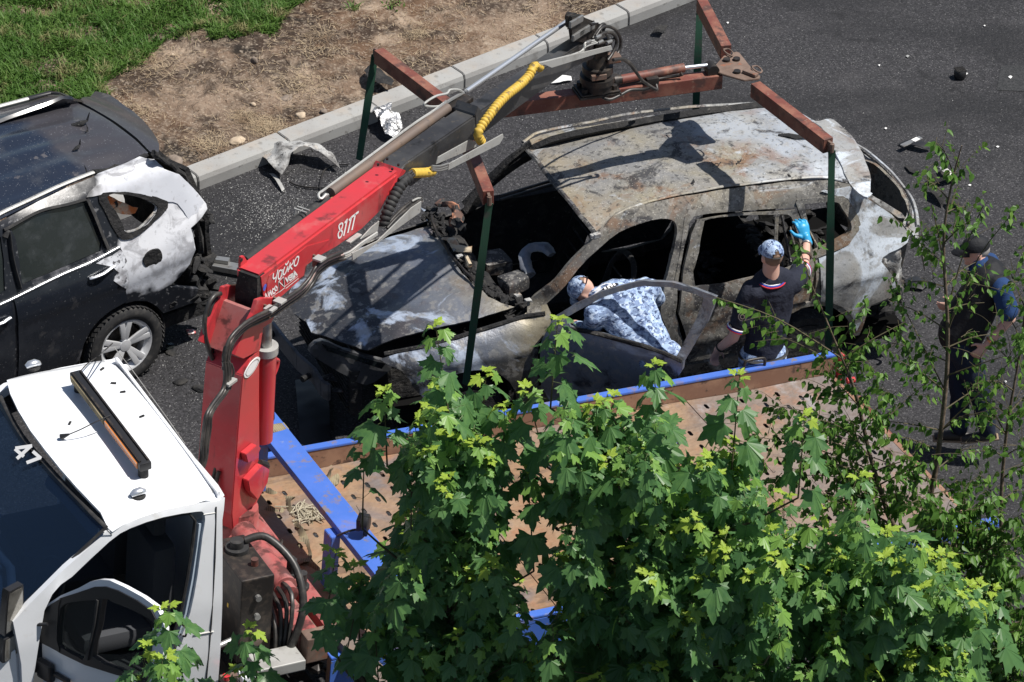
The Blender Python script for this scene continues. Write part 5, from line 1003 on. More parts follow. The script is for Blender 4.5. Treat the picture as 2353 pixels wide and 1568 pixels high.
b=MB(); b.box(T,(.02,-1.0,.6),(.75,.9,.8)); b.build('subframe',M['char'],truck)
# ---- flatbed
T0=T; T=sub(T0,1.6,0,0,-1.7); T=Fr(None,M=T.M@Matrix.Translation((-1.6,0,0)))
x0=.78; pl=[.78,1.55,2.62,3.69,4.76,6.02]; YB0,YB1=-1.16,1.17; ZD=1.0
def slot(cx,cy):
    r=.016; L=.036; return [(cx+r*.95,cy-L+.012),(cx+r*.95,cy+L-.012),(cx,cy+L),(cx-r*.95,cy+L-.012),(cx-r*.95,cy-L+.012),(cx,cy-L)]
for k in range(5):
    xa,xb=pl[k]+.004,pl[k+1]-.004; hs=[]
    x=xa+.11;i=0
    while x<xb-.06:
        y=YB0+.12+(.085 if i%2 else 0)
        while y<YB1-.1: hs.append(slot(x,y)); y+=.19
        x+=.155;i+=1
    panel('deck_plate',M['deck'],truck,[(xa,YB0),(xb,YB0),(xb,YB1),(xa,YB1)],lambda u,v:T.w(u,v,ZD+.006*math.sin(u*5+v*3)),hs,step=.22,thick=.008,out=(0,0,1),hdens=False,smooth=30)
b=MB(); b.box(T,(pl[1]-.03,YB0,ZD-.02),(pl[1]+.03,YB1,ZD-.015)); b.build('plate_joint',M['char'],truck)
for s,(ya,yb) in (('far',(1.175,1.235)),('near',(-1.23,-1.165))):
    yi=ya if s=='far' else yb
    b=MB(); b.box(T,(.78,ya,.85),(6.06,yb,1.155)); r_=b.build('side_rail',M['rail_rust'],truck,bevel=.004)
    b=MB(); b.box(T,(.78,ya-.004,1.156),(6.064,yb+.004,1.175)); b.build('rail_cap',M['blue'],r_,bevel=.003)
    yo=yb if s=='far' else ya
    b=MB(); b.box(T,(.78,yo-.006,.85),(6.06,yo+.006,1.15)); b.build('rail_outer_face',M['blue'],r_)
for (x,y,z) in ((5.35,1.205,1.175),(2.1,1.205,1.175)):
    b=MB(); b.tube(crom([T.w(x-.09,y,z-.005),T.w(x-.088,y,z+.05),T.w(x-.06,y,z+.07),T.w(x+.06,y,z+.07),T.w(x+.088,y,z+.05),T.w(x+.09,y,z-.005)],4,False),.012,8); b.build('lashing_hoop',M['greasy'],truck,smooth=50)
b=MB(); b.box(T,(6.03,-1.16,.76),(6.07,1.17,.985)); b.build('tail_beam',M['rail_rust'],truck)
b=MB(); b.box(T,(6.08,1.13,.7),(6.12,1.18,1.19),.008); rl=b.build('tail_lamp_post',M['red'],truck)
b=MB(); p=T.w(6.16,1.12,.95); b.cyl(p,p+Vector((.06,.02,0)),.025,12); b.build('tail_lamp',M['red'],rl)
b=MB(); b.bar(T.w(6.07,.0,.92),T.w(6.2,1.0,.85),.05,.05); b.build('tail_bar',M['spreader'],truck)
T=T0
# blue headboard frame
ba,bz=T.w(1.30,1.22,1.5),T.w(1.30,-1.15,1.5)
b=MB(); b.bar(ba,bz,.19,.06,bev=.006); hb_=b.build('headboard_beam',M['blue'],truck)
for (xa,ya,zb) in ((1.18,-.24,1.47),(1.22,1.05,1.47),(1.22,-1.05,1.47)):
    b=MB(); b.box(T,(xa-.035,ya-.06,1.02),(xa+.035,ya+.06,zb)); b.build('headboard_post',M['blue'],truck,bevel=.004)
b=MB(); b.bar(ba+Vector((-.0,0,-.12)),bz+Vector((0,0,-.12)),.03,.1); b.build('beam_lower_lip',M['blue'],hb_)
b=MB(); q=T.w(1.30,1.02,1.5); f=Fr(None,M=T.M@Matrix.Translation((1.30,1.02,1.5))); b.box(f,(-.1,-.05,-.036),(.1,.05,.036),.01); b.build('strap_wrap',M['khaki'],hb_)
def worklight(p,yaw,nm='work_lamp'):
    f=Fr(p,yaw); b=MB(); b.lathe(f,[(0,-.03),(.045,-.03),(.062,-.02),(.064,.02),(.058,.03),(0,.03)],24,1); o=b.build(nm,M['black_plastic'],truck,smooth=50)
    for k in range(9):
        b=MB(); b.box(f,(-.05+k*.0115,.03,-.045),(-.046+k*.0115,.055,.045)); b.build('cooling_fin',M['black_plastic'],o)
    b=MB(); b.box(f,(-.015,-.015,-.1),(.015,.015,-.06)); b.build('lamp_bracket',M['greasy'],o)
worklight(T.w(1.33,-.43,1.64),80); worklight(T.w(T.at(620,950,1,.95)),100)
b=MB(); b.tube(crom([T.w(1.33,-.43,1.58),T.w(1.28,-.38,1.56),T.w(1.22,-.36,1.54),T.w(1.19,-.3,1.48)],4,False),.008,6); b.build('lamp_cable',M['hose'],truck)
# ---- crane base
b=MB(); b.box(T,(.35,-.1,1.0),(.95,.8,1.25),.02); b.build('crane_base',M['red_dirty'],truck)
lumps('valve_clutter',M['greasy'],T,[(.45,-.35,1.2,.55,-.1,1.3,16,.05),(.5,-.95,1.05,.9,-1.05,1.0,22,.06),(.1,-1.1,.95,.6,-1.15,.9,24,.05),(.8,-.2,1.15,.95,.2,1.2,10,.05)],truck,31)
for k in range(4):
    b=MB(); b.tube(crom([T.w(.45+k*.03,-.95,1.1),T.w(.5+k*.04,-.8,1.3+k*.05),T.w(.55+k*.03,-.4,1.36),T.w(.6,-.05,1.42)],5,False),.016,7); b.build('base_hose',M['hose'],truck,smooth=50)
for k in range(3):
    b=MB(); b.tube(crom([T.w(.15+k*.05,-.35,1.2),T.w(.2+k*.05,-.1,1.45),T.w(.42,.15+k*.04,1.6),T.w(.5,.2+k*.05,1.85)],5,False),.015,7); b.build('base_hose',M['hose'],truck,smooth=50)
b=MB(); b.lathe(sub(T,.70,.30,0,0),[(0,1.24),(.2,1.24),(.21,1.29),(.16,1.33),(.15,1.46),(0,1.46)],28,2); b.build('slew_ring',M['red_dirty'],truck,smooth=50)
b=MB(); b.cyl(T.w(.66,.1,1.38),T.w(.66,-.62,1.38),.085,22); b.cyl(T.w(.66,-.62,1.38),T.w(.66,-.70,1.38),.06,18); b.build('slew_cylinder',M['red_dirty'],truck,smooth=50)
b=MB(); b.bar(T.w(.66,-.3,1.2),T.w(.66,-1.02,1.2),.16,.14,bev=.01); b.build('outrigger_beam',M['red_dirty'],truck)
b=MB(); b.bar(T.w(.86,.2,1.22),T.w(.86,-1.05,1.22),.12,.1,bev=.008); b.build('outrigger_beam',M['red_dirty'],truck)
b=MB(); b.box(T,(.6,-1.12,1.1),(.98,-1.0,1.3),.01); b.build('outrigger_end_plate',M['rust_plate'],truck)
b=MB(); b.bar(T.w(.88,-1.08,1.2),T.w(1.0,-1.55,1.1),.12,.12); b.build('outrigger_extension',M['brown_tube'],truck)
for y in (-.35,-.52):
    b=MB(); b.cyl(T.w(.83,y,1.27),T.w(.83,y,1.40),.035,14); b.cyl(T.w(.83,y,1.28),T.w(.83,y,1.30),.055,14); b.build('bolt_cap',M['rubber'],truck,smooth=50)
b=MB(); b.box(T,(.18,-.93,1.08),(.42,-.42,1.75),.012); tk=b.build('oil_tank',M['greasy'],truck)
b=MB(); p=T.w(.30,-.58,1.75); b.cyl(p,p+Vector((0,0,.03)),.08,16); b.cyl(p+Vector((0,0,.03)),p+Vector((0,0,.08)),.045,14); b.build('tank_filler',M['rubber'],tk,smooth=50)
b=MB(); p=T.w(.34,-.78,1.75); b.cyl(p,p+Vector((0,0,.05)),.025,12); b.build('tank_cap',M['spreader'],tk,smooth=50)
for z in (1.6,1.45): b=MB(); b.cyl(T.w(.3,-.932,z),T.w(.3,-.96,z),.022,10); b.build('tank_plug',M['steel'],tk)
b=MB(); b.lathe(sub(T,.31,-.935,0,0),[(0,0),(.05,0),(.045,-.012),(0,-.012)],18,1,(0,0,1.25)); b.build('tank_gauge',M['brown_tube'],tk)
b=MB(); b.box(T,(.178,-.75,1.42),(.181,-.73,1.45)); b.build('paint_spot',M['yellow'],tk)
b=MB(); b.tube(crom([T.w(.36,-.56,1.80),T.w(.5,-.6,1.82),T.w(.62,-.8,1.70),T.w(.62,-.98,1.5),T.w(.55,-1.02,1.25),T.w(.5,-.98,1.1)],6,False),.028,10); b.build('suction_hose',M['hose'],truck,smooth=50)
b=MB(); b.box(T,(.22,-1.2,1.12),(.56,-1.0,1.2),.008); b.build('valve_cover',M['galv'],truck)
b=MB(); b.box(T,(.0,-1.2,1.08),(.2,-1.05,1.12),.005); b.build('switch_plate',M['rust_plate'],truck)
b=MB(); b.box(T,(.08,-1.24,1.12),(.18,-1.14,1.2),.015); p=T.w(.13,-1.19,1.2); b.cyl(p,p+Vector((0,0,.03)),.028,14); b.build('stop_switch',M['white_paint'],truck,smooth=50)
b=MB(); p=T.w(.02,-1.12,1.13); b.cyl(p,p+Vector((0,0,.03)),.025,12); b.build('red_button',M['red'],truck)
for k in range(5): b=MB(); p=T.w(.28+.06*k,-1.26,1.02); b.cyl(p,p+Vector((-.01,-.02,.06)),.018,10); b.build('lever_knob',M['red_dirty' if k in (0,) else 'rubber'],truck,smooth=50)
b=MB(); b.cyl(T.w(.0,-1.0,1.32),T.w(.14,-.96,1.32),.02,10); b.build('pipe_fitting',M['steel'],truck)
# ---- crane column
CFm=sub(T,.72,.38,0,33)
ya_,yb_=-.15,.15
cl=[(q.x,q.z) for q in (CFm.at(x,y,1,ya_) for x,y in E([(1112,165),(1145,90),(1190,40),(1188,250),(1190,480),(1186,560),(1212,600),(1212,655),(1160,790),(1105,835),(1068,872),(1062,800),(1080,550),(1098,320)]))]
b=MB(); b.prism(CFm,cl,1,ya_,yb_); b.build('crane_column',M['red'],truck,bevel=.006)
def cp(x,y,f=E,pl_=ya_-.012): return CFm.w(CFm.at(*f([(x,y)])[0],1,pl_))
for nm,pts in (('column_gusset',[(1115,520),(1165,478),(1185,490),(1160,545),(1125,560)]),('column_flange',[(1125,640),(1190,570),(1225,590),(1215,650),(1170,730),(1135,690)])):
    g=[(q.x,q.z) for q in (CFm.at(x,y,1,ya_-.03) for x,y in E(pts))]; b=MB(); b.prism(CFm,g,1,ya_-.05,ya_-.002); b.build(nm,M['red'],truck,bevel=.004)
b=MB(); b.tube([cp(1190,560),cp(1215,575),cp(1220,600)],[.02,.035,.02],7); b.build('greasy_pin',M['greasy'],truck,disp=.01,dscale=20)
# head cheeks between column and boom
ck=[(q.x,q.z) for q in (CFm.at(x,y,1,ya_) for x,y in R3([(330,1440),(300,1430),(420,1150),(440,1060),(470,1120),(560,1080),(520,1190),(455,1240),(448,1420)]))]
hp_=[(q.x,q.z) for q in (CFm.at(x,y,1,ya_) for x,y in RC([(505,775),(420,740),(460,620),(600,330),(640,200),(700,180),(830,180),(860,240),(780,420),(700,470),(668,690)]))]
for yy in ((ya_,ya_+.03),(yb_-.03,yb_)):
    b=MB(); b.prism(CFm,hp_,1,*yy); b.build('head_cheek',M['red'],truck,bevel=.003)
hx=[p[0] for p in hp_]; 
b=MB(); q0=CFm.at(*RC([(495,780)])[0],1,ya_); q1=CFm.at(*RC([(640,330)])[0],1,ya_); b.hexa([CFm.w(q0.x,ya_+.03,q0.z),CFm.w(q0.x+.03,ya_+.03,q0.z),CFm.w(q0.x+.03,yb_-.03,q0.z),CFm.w(q0.x,yb_-.03,q0.z),CFm.w(q1.x,ya_+.03,q1.z),CFm.w(q1.x+.03,ya_+.03,q1.z),CFm.w(q1.x+.03,yb_-.03,q1.z),CFm.w(q1.x,yb_-.03,q1.z)]); b.build('head_back_plate',M['red_dirty'],truck)
# lift cylinder on the right of the column
cy=lambda x,y:CFm.w(CFm.at(*RC([(x,y)])[0],1,0.0))
def cyx(x,y,xl=.26): return CFm.w(CFm.at(*RC([(x,y)])[0],1,-.10))
b=MB(); b.cyl(cyx(722,700),cyx(680,1560),.078,24); b.build('lift_cylinder',M['red'],truck,smooth=50)
b=MB(); b.cyl(cyx(724,640),cyx(722,710),.086,24); b.build('cylinder_gland',M['galv'],truck,smooth=50)
b=MB(); b.cyl(cyx(722,300),cyx(724,660),.042,18); b.build('cylinder_rod',M['steel'],truck,smooth=50)
b=MB(); b.tube(crom([cyx(775,790),cyx(840,785),cyx(835,850),cyx(800,940),cyx(775,1000),cyx(760,1150),cyx(730,1350),cyx(700,1560)],5,False),.014,7); b.build('cylinder_pipe',M['red'],truck,smooth=50)
# oval sticker on column
ov=[(q.x,q.z) for q in (CFm.at(x,y,1,ya_) for x,y in RC([(510,950),(508,915),(560,820),(620,762),(655,757),(655,790),(610,880),(550,950),(520,957)]))]
b=MB(); b.prism(CFm,crom(ov,4),1,ya_-.006,ya_-.0015); st=b.build('oval_sticker',M['white_ink'],truck)
cc=(sum(p[0] for p in ov)/len(ov),sum(p[1] for p in ov)/len(ov)); o2=[(cc[0]+(p[0]-cc[0])*.82,cc[1]+(p[1]-cc[1])*.82) for p in crom(ov,4)]; o3=[(cc[0]+(p[0]-cc[0])*.76,cc[1]+(p[1]-cc[1])*.76) for p in crom(ov,4)]
b=MB(); n_=len(o2)
b.add([CFm.w(x,ya_-.0075,z) for x,z in o2]+[CFm.w(x,ya_-.0075,z) for x,z in o3],[(i,(i+1)%n_,(i+1)%n_+n_,i+n_) for i in range(n_)]); b.build('sticker_ring',M['brown_tube'],st)
# ---- boom
A0=CFm.w(CFm.at(578,662,1,0)); 
r0_=W0.at(1375,215,2,2.47); B0=Vector((r0_.x+.0,r0_.y+.0,2.93))
bx_=(B0-A0).normalized(); by_=Vector((0,0,1)).cross(bx_).normalized(); bz_=bx_.cross(by_)
BM=Fr(None,M=Matrix(((bx_.x,by_.x,bz_.x,A0.x),(bx_.y,by_.y,bz_.y,A0.y),(bx_.z,by_.z,bz_.z,A0.z),(0,0,0,1)))); BL=(B0-A0).length
NS=-.10
def bp(x,y,f=R3,yy=NS): return BM.at(*f([(x,y)])[0],1,yy)
eR=bp(1390,230); eL=bp(450,1000)
def bpoly(L,f,yy=NS): return [(q.x,q.z) for q in (bp(x,y,f,yy) for x,y in L)]
def bw(x,y,f=R3,yy=NS): return BM.w(bp(x,y,f,yy))
rp_=bpoly([(440,890),(900,546),(1370,196),(1392,205),(1300,345),(1235,470),(1110,592),(940,712),(830,772),(750,832),(735,900),(560,1048),(470,1122),(452,1000)],R3)
b=MB(); b.prism(BM,rp_,1,-.1,.1); boom=b.build('boom',M['red'],truck,bevel=.018,smooth=35)
b=MB(); g=bpoly([(486,935),(500,885),(745,692),(895,650),(752,795),(728,890),(562,1036),(480,1105)],R3); b.prism(BM,g,1,-.107,-.1005); rpl=b.build('reinforcing_plate',M['red'],boom,bevel=.002)
# open hollow back end: rim and dark inside
SR=lambda L:[(.91914*(450+x/2.851),.91914*(550+y/2.851)) for x,y in L]
bk=[(q.y,q.z) for q in (BM.at(x,y,0,-.07) for x,y in SR([(418,362),(480,360),(560,405),(568,440),(550,640),(500,662),(388,604),(392,480)]))]
bk=[(max(-.092,min(.092,p[0])),min(p[1],.14)) for p in bk]
b=MB(); b.prism(BM,bk,0,-.066,.02); b.build('hollow_end',M['char'],boom)
b=MB(); e=[(q.x,q.z) for q in (BM.at(x,y,1,.09) for x,y in R3([(300,830),(305,760),(325,752),(348,790),(370,800),(380,850)]))]; b.prism(BM,e,1,.07,.09); b.build('lug',M['red'],boom,bevel=.002)
b=MB(); p=bw(322,785,R3,.069); b.cyl(p,p+BM.M.to_3x3()@Vector((0,-.004,0)),.014,12); b.build('lug_hole',M['char'],boom)
for (x,y) in ((1348,170),(1308,197),(1275,130),(1215,168)):
    b=MB(); p=bw(x,y,R3,-.06); b.cyl(p,p+Vector((0,0,.016)),.009,8); b.build('boom_bolt',M['greasy'],boom)
cap=bpoly([(1368,190),(1396,200),(1302,352),(1280,368)],R3,-.106); b=MB(); b.prism(BM,cap,1,-.112,.112); b.build('boom_collar',M['red'],boom,bevel=.004)
b=MB(); b.prism(BM,bpoly([(200,1010),(262,912),(672,632),(692,650),(700,745),(300,1040)],NN),1,-.085,.085); b.build('inner_boom',M['boom_dark'],truck,bevel=.012,smooth=35)
b=MB(); b.prism(BM,bpoly([(655,590),(678,618),(690,640),(686,760),(650,790),(640,640)],NN,-.09),1,-.09,.09); b.build('extension_collar',M['boom_dark'],truck,bevel=.006)
b=MB(); b.prism(BM,bpoly([(600,680),(680,612),(1250,235),(1300,240),(1300,330),(1195,372),(790,668),(690,745)],NN,-.07),1,-.07,.07); b.build('outer_extension',M['boom_dark'],truck,bevel=.012,smooth=35)
# weld bead and pipes along the top
TY=.15
b=MB(); b.cyl(bw(345,795,R3,TY),bw(880,395,R3,TY),.042,18); b.build('extension_ram',M['rubber'],truck,smooth=50)
b=MB(); b.cyl(bw(905,345,R3,TY),bw(485,600,NN,TY),.038,20); brt=b.build('ram_barrel',M['brown_tube'],truck,smooth=50)
b=MB(); b.cyl(bw(590,508,NN,TY),bw(1180,98,NN,TY),.019,16); b.build('ram_rod',M['chrome'],truck,smooth=50)
b=MB(); b.bar(bw(400,775,R3,.118),bw(1240,150,R3,.118),.03,.02); b.build('rust_strip',M['rust_strip'],truck)
b=MB(); b.tube(crom([bw(875,355,R3,TY-.02),bw(845,385,R3,TY-.02),bw(828,372,R3,TY),bw(835,345,R3,TY+.02),bw(900,300,R3,TY+.03),bw(1400,-70,R3,TY+.03),bw(405,618,NN,TY+.03),bw(470,570,NN,TY+.03)],5,False),.010,7); b.build('silver_pipe',M['galv'],truck,smooth=50)
b=MB(); b.cyl(bw(860,378,R3,TY),bw(885,360,R3,TY),.016,10); b.build('pipe_fitting',M['steel'],truck)
for dz in (0,.018): b=MB(); b.tube([BM.w(.80+dz*2,.2,.06),BM.w(.80+dz*2,.2,.19),BM.w(.80+dz*2,.1,.19)],.006,5); b.build('tube_clip',M['galv'],truck)
b=MB(); p=bp(545,585,NN,TY); b.box(BM,(p.x-.14,.08,p.z-.05),(p.x+.1,.2,p.z+.05),.01); b.build('ram_bracket',M['greasy'],truck)
b=MB(); b.tube(crom([bw(480,560,NN,.17),bw(440,590,NN,.2),bw(372,590,NN,.22),bw(358,575,NN,.22),bw(420,535,NN,.2),bw(480,520,NN,.18),bw(500,500,NN,.18),bw(550,500,NN,.17),bw(575,520,NN,.17)],5,False),.009,7); b.build('pipe_loop',M['galv'],truck,smooth=50)
b=MB(); b.tube(crom([bw(395,640,NN,.17),bw(480,570,NN,.17),bw(575,515,NN,.17)],4,False),.014,7); b.build('pipe_elbow',M['steel'],truck,smooth=50)
# boom head
b=MB(); b.prism(BM,bpoly([(1145,85),(1195,72),(1245,110),(1305,125),(1310,175),(1230,235),(1150,215),(1140,150)],NN,-.02),1,-.07,-.04); b.build('head_plate',M['greasy'],truck,bevel=.004)
b=MB(); b.prism(BM,bpoly([(1150,90),(1195,72),(1225,90),(1300,120),(1300,160),(1200,190),(1150,150)],NN,.08),1,.07,.10); b.build('head_plate',M['greasy'],truck,bevel=.004)
b=MB(); p=bw(1180,98,NN,TY); ax_=BM.M.to_3x3()@Vector((0,1,0)); b.cyl(p-ax_*.06,p+ax_*.05,.035,14); b.build('ram_eye',M['greasy'],truck,smooth=50)
for k,(x,y,x1,y1) in enumerate([(1165,140,1235,100),(1215,190,1300,140),(1180,215,1240,175)]):
    b=MB(); b.bar(bw(x,y,NN,-.08),bw(x1,y1,NN,-.08),.02,.05,bev=.003); b.build('head_bracket',M['steel'],truck)
lumps('head_clutter',M['greasy'],BM,[(bp(1220,120,NN,0).x,-.05,bp(1220,120,NN,0).z,bp(1290,140,NN,0).x,.1,bp(1290,140,NN,0).z-.05,9,.04)],truck,12)
# trays for hoses
for nm,L,f,yy in (('hose_tray',[(580,925),(735,850),(940,650),(1000,610),(992,680),(900,745),(585,970)],Bq,-.24),('hose_tray',[(632,838),(700,765),(745,730),(735,790),(632,842)],Bq,-.16),('hose_tray',[(1165,385),(1490,205),(1495,225),(1470,268),(1160,425)],Bq,-.24),('hose_tray',[(1100,345),(1290,240),(1330,252),(1330,285),(1088,390)],Bq,-.13),('hose_tray',[(1000,350),(1060,335),(1395,253),(1402,278),(1300,305),(1065,378)],NN,-.2)):
    b=MB(); b.prism(BM,bpoly(L,f,yy),1,yy,yy+.008); o=b.build(nm,M['galv'],truck,bevel=.002)
b=MB(); p=[bp(*q,Bq,-.13) for q in ((555,850),(625,805))]; b.box(BM,(p[0].x,-.15,p[0].z-.02),(p[1].x,-.11,p[1].z+.0),.004); b.build('pipe_block',M['galv'],truck)
def ribbed(pts,r,pitch=.018,amp=.18):
    P=[Vector(p) for p in crom(pts,8,False)]; L=[0]
    for a_,b_ in zip(P,P[1:]): L.append(L[-1]+(b_-a_).length)
    n=int(L[-1]/pitch*3); out=[];rs=[]
    for i in range(n+1):
        d=L[-1]*i/n; k=max(j for j in range(len(L)) if L[j]<=d+1e-9); k=min(k,len(P)-2); t=(d-L[k])/max(1e-9,L[k+1]-L[k]); out.append(P[k].lerp(P[k+1],t)); rs.append(r*(1-(amp if i%3==0 else 0)))
    return out,rs
def rib(name,m,pts,r,pitch=.018,amp=.18):
    b=MB(); P,R_=ribbed(pts,r,pitch,amp); b.tube(P,R_,12); return b.build(name,m,truck,smooth=60)
rib('yellow_hose_sleeve',M['yellow'],[bw(x,y,NN,yy) for x,y,yy in ((1000,376,-.12),(965,372,-.14),(935,425,-.15),(880,478,-.16),(820,525,-.17),(765,580,-.18),(715,645,-.19),(675,700,-.19),(655,745,-.19),(672,785,-.19))],.036,.03,.22)
rib('yellow_hose_sleeve',M['yellow'],[bw(x,y,Bq,-.14) for x,y in ((942,442),(985,440),(1030,438),(1068,430))],.036,.05,.12)
rib('black_hose_sleeve',M['rubber'],[bw(x,y,Bq,-.17) for x,y in ((925,468),(885,500),(850,555),(815,625),(788,690),(770,765))],.042,.035,.22)
def hose(pts,r=.011,m='hose',f=R3,yy=-.2,name='hydraulic_hose',par=None):
    b=MB(); b.tube(crom([bw(p[0],p[1],f,p[2] if len(p)>2 else yy) for p in pts],5,False),r,7); return b.build(name,M[m],par or truck,smooth=60)
for k,(dx,dy) in enumerate(((0,0),(8,12),(16,22))):
    hose([(860+dx,480+dy),(900+dx,455+dy),(940+dx,430+dy)],.011,'hose',Bq,-.16)
    hose([(1060,400+dy),(1110,400+dy*1.2),(1160+dx,385+dy)],.009,'steel',Bq,-.17,'steel_pipe')
    hose([(990,350+dy*.6),(1040,340+dy*.6),(1220,290+dy*.6),(1250,240+dy),(1300+dx,225+dy*.6)],.008,'galv',NN,-.15,'steel_pipe')
    hose([(500,935+dy),(560,920+dy),(640,860+dy*.6),(730,800+dy*.6)],.009,'galv',Bq,-.19,'steel_pipe')
hose([(775,770),(850,690),(930,620),(1000,592)],.012,'hose',Bq,-.19); hose([(790,775),(860,700),(940,640),(1000,600)],.012,'hose',Bq,-.21); hose([(940,612),(975,595),(1000,598),(1003,615)],.008,'galv',Bq,-.2,'steel_pipe')
for (x,y) in ((1265,235),(1320,205),(1330,235),(1380,235)): hose([(x-12,y+6),(x+14,y-6)],.015,'steel',NN,-.15,'hose_coupling')
hose([(1310,225),(1350,185),(1400,185),(1425,230),(1405,290),(1375,335)],.013,'hose',NN,-.14); hose([(1310,200),(1350,150),(1410,160),(1445,215),(1440,280),(1400,330)],.013,'hose',NN,-.12); hose([(1290,215),(1340,140),(1360,142),(1350,170)],.013,'hose',NN,-.1)
hose([(1330,240),(1380,230),(1420,205),(1395,180)],.012,'hose',NN,-.13)
hose([(1400,340),(1460,330),(1510,360),(1560,440),(1600,480),(1645,495),(1640,465)],.011,'hose',NN,0.)
# hoses down the boom and column
Lh=[(980,735),(880,775),(810,830),(765,905),(700,975),(600,1045),(500,1112),(420,1152)]
for k,(o,m_) in enumerate(((0,'hose'),(14,'hose_pink'),(26,'hose'),(44,'hose'))):
    pts=[(x+o*.45,y+o*.9,-.22+k*.012) for x,y in Lh]+[(x_-0+o*.55,y_+o*.5,-.22+k*.012) for x_,y_ in ((330,1210),(250,1295),(218,1390),(205,1500))]
    hose(pts,.0135 if k!=1 else .009,m_)
    hose([(310+o*1.1,800,-.22),(325+o,950,-.23),(300+o,1080,-.24),(200+o,1220,-.26),(140+o,1330,-.28),(118+o*1.3,1450,-.28),(100+o*1.2,1600,-.28),(90+o,1760,-.28),(60+o*.6,1900,-.27),(20+o*.5,2000,-.2)] if k!=1 else [(385,820,-.22),(408,900,-.23),(395,980,-.23),(370,1080,-.24)],.015 if k!=1 else .008,'hose',RC)
hose([(330,650),(310,760),(322,830)],.014,'hose',RC,-.21); hose([(360,600),(345,740),(345,840)],.014,'hose',RC,-.22)
hose([(280,135),(215,160),(160,250),(125,390),(128,540),(170,690),(235,860),(255,1010),(240,1180)],.017,'hose',RC,.12); hose([(290,165),(230,190),(180,300),(155,450),(160,600),(200,730),(240,830)],.012,'hose',RC,.14); hose([(300,200),(250,420),(205,620),(230,800)],.006,'hose',RC,.13)
hose([(215,870),(230,980),(215,1180)],.014,'hose',RC,.1)
for (x,y) in ((848,785),(590,1062),(528,1112)):
    p=bp(x,y,R3,-.24); b=MB(); b.box(BM,(p.x-.035,-.255,p.z-.004),(p.x+.035,-.185,p.z+.012),.002); b.build('hose_clamp',M['galv'],truck)
    b=MB(); b.box(BM,(p.x+.02,-.2,p.z-.09),(p.x+.035,-.15,p.z)); b.build('clamp_bracket',M['rust_plate'],truck)
b=MB(); p=bp(370,1000,RC,-.24); b.box(BM,(p.x-.05,-.268,p.z-.01),(p.x+.05,-.215,p.z+.01),.002); b.build('cable_band',M['galv'],truck)
# lettering on the boom (flat print on the near face)
def btext(s,x,y,x1,y1,size,mt='white_ink',shear=0,sx=1.,dy=0,yy=-.1085,f=R3):
    a=bw(x,y,f,yy); c=bw(x1,y1,f,yy); u=BM.M.to_3x3()@Vector((0,0,1)); return text(s,M[mt],boom,a,c-a,u,size,shear=shear,sx=sx)
ZZ=lambda L:[(.91914*(640+x/11.2),.91914*(640+y/11.2)) for x,y in L]
def stroke(name,mt,lines,wd,f,yy,cyc=2):
    b=MB()
    for L in lines:
        q=[bp(x,y,f,yy) for x,y in L]; P=[Vector((p.x,p.z)) for p in q]
        if len(P)>2 and cyc: P=[Vector(p) for p in crom([tuple(p) for p in P],3,False)]
        n=len(P); ring=[]
        for i,p in enumerate(P):
            t=(P[min(i+1,n-1)]-P[max(i-1,0)]).normalized(); s_=Vector((-t.y,t.x))*wd/2
            if i==0: p=p-t*wd*.3
            if i==n-1: p=p+t*wd*.3
            ring+=[BM.w(p.x+s_.x,yy,p.y+s_.y),BM.w(p.x-s_.x,yy,p.y-s_.y)]
        b.add(ring,[(2*i,2*i+1,2*i+3,2*i+2) for i in range(n-1)])
    o=b.build(name,M[mt],boom); return o
YL=-.1095
stroke('letter','white_ink',[[(975,545),(960,560),(968,590),(980,575),(985,550),(975,545)],[(968,590),(955,612),(960,640),(975,630),(982,600),(968,590)]],.014,R3,-.1025)
for L in ([[(1014,520),(992,622)],[(1012,524),(1000,540)]],[[(1042,504),(1019,603)],[(1040,508),(1028,524)]],[[(1046,503),(1086,472)],[(1067,487),(1046,585)]]): stroke('letter','white_ink',L,.018,R3,-.1025,0)
for L in ([[(490,500),(480,600),(500,640),(560,600)],[(612,400),(580,560),(545,730)]],[[(700,400),(650,430),(622,560),(632,640),(680,630),(720,500),(730,420),(700,400)],[(740,395),(722,570)]],[[(800,320),(770,420),(765,510),(800,520),(850,430),(885,300)],[(890,300),(900,440)],[(830,220),(852,250),(890,200),(910,150)]],[[(960,200),(925,380)],[(1050,120),(1030,210),(960,290),(1010,370)]],[[(1130,60),(1080,150),(1070,260),(1110,280),(1160,220),(1195,80),(1190,25),(1150,30),(1130,60)]]):
    stroke('letter','white_ink',L,.0115,ZZ,YL)
for L in ([[(262,1060),(290,1225)],[(262,1060),(335,1190)],[(275,1160),(310,1140)]],[[(335,1010),(375,1150)],[(335,1010),(390,1080)],[(390,1080),(400,970)],[(400,970),(445,1100)]],[[(505,935),(465,925),(455,980),(480,1060),(535,1035)]],[[(550,850),(520,890),(540,980),(590,965),(592,890),(550,850)]],[[(830,620),(890,730)],[(890,730),(905,580)]],[[(915,580),(955,690)],[(915,580),(962,540)],[(935,630),(970,600)],[(955,690),(1005,650)]],[[(975,530),(1020,640)],[(975,530),(1025,500)],[(1025,500),(1065,600)],[(1020,640),(1070,610)],[(1000,580),(1045,550)]],[[(1065,430),(1090,590)],[(1065,430),(1150,540)],[(1080,530),(1120,510)]]):
    stroke('letter','white_ink',L,.0115,ZZ,YL,0)
stroke('letter','white_ink',[[(635,725),(655,1010)],[(775,590),(800,870)],[(640,715),(795,870)],[(655,1015),(800,900)],[(640,715),(775,590)]],.006,ZZ,YL,0)
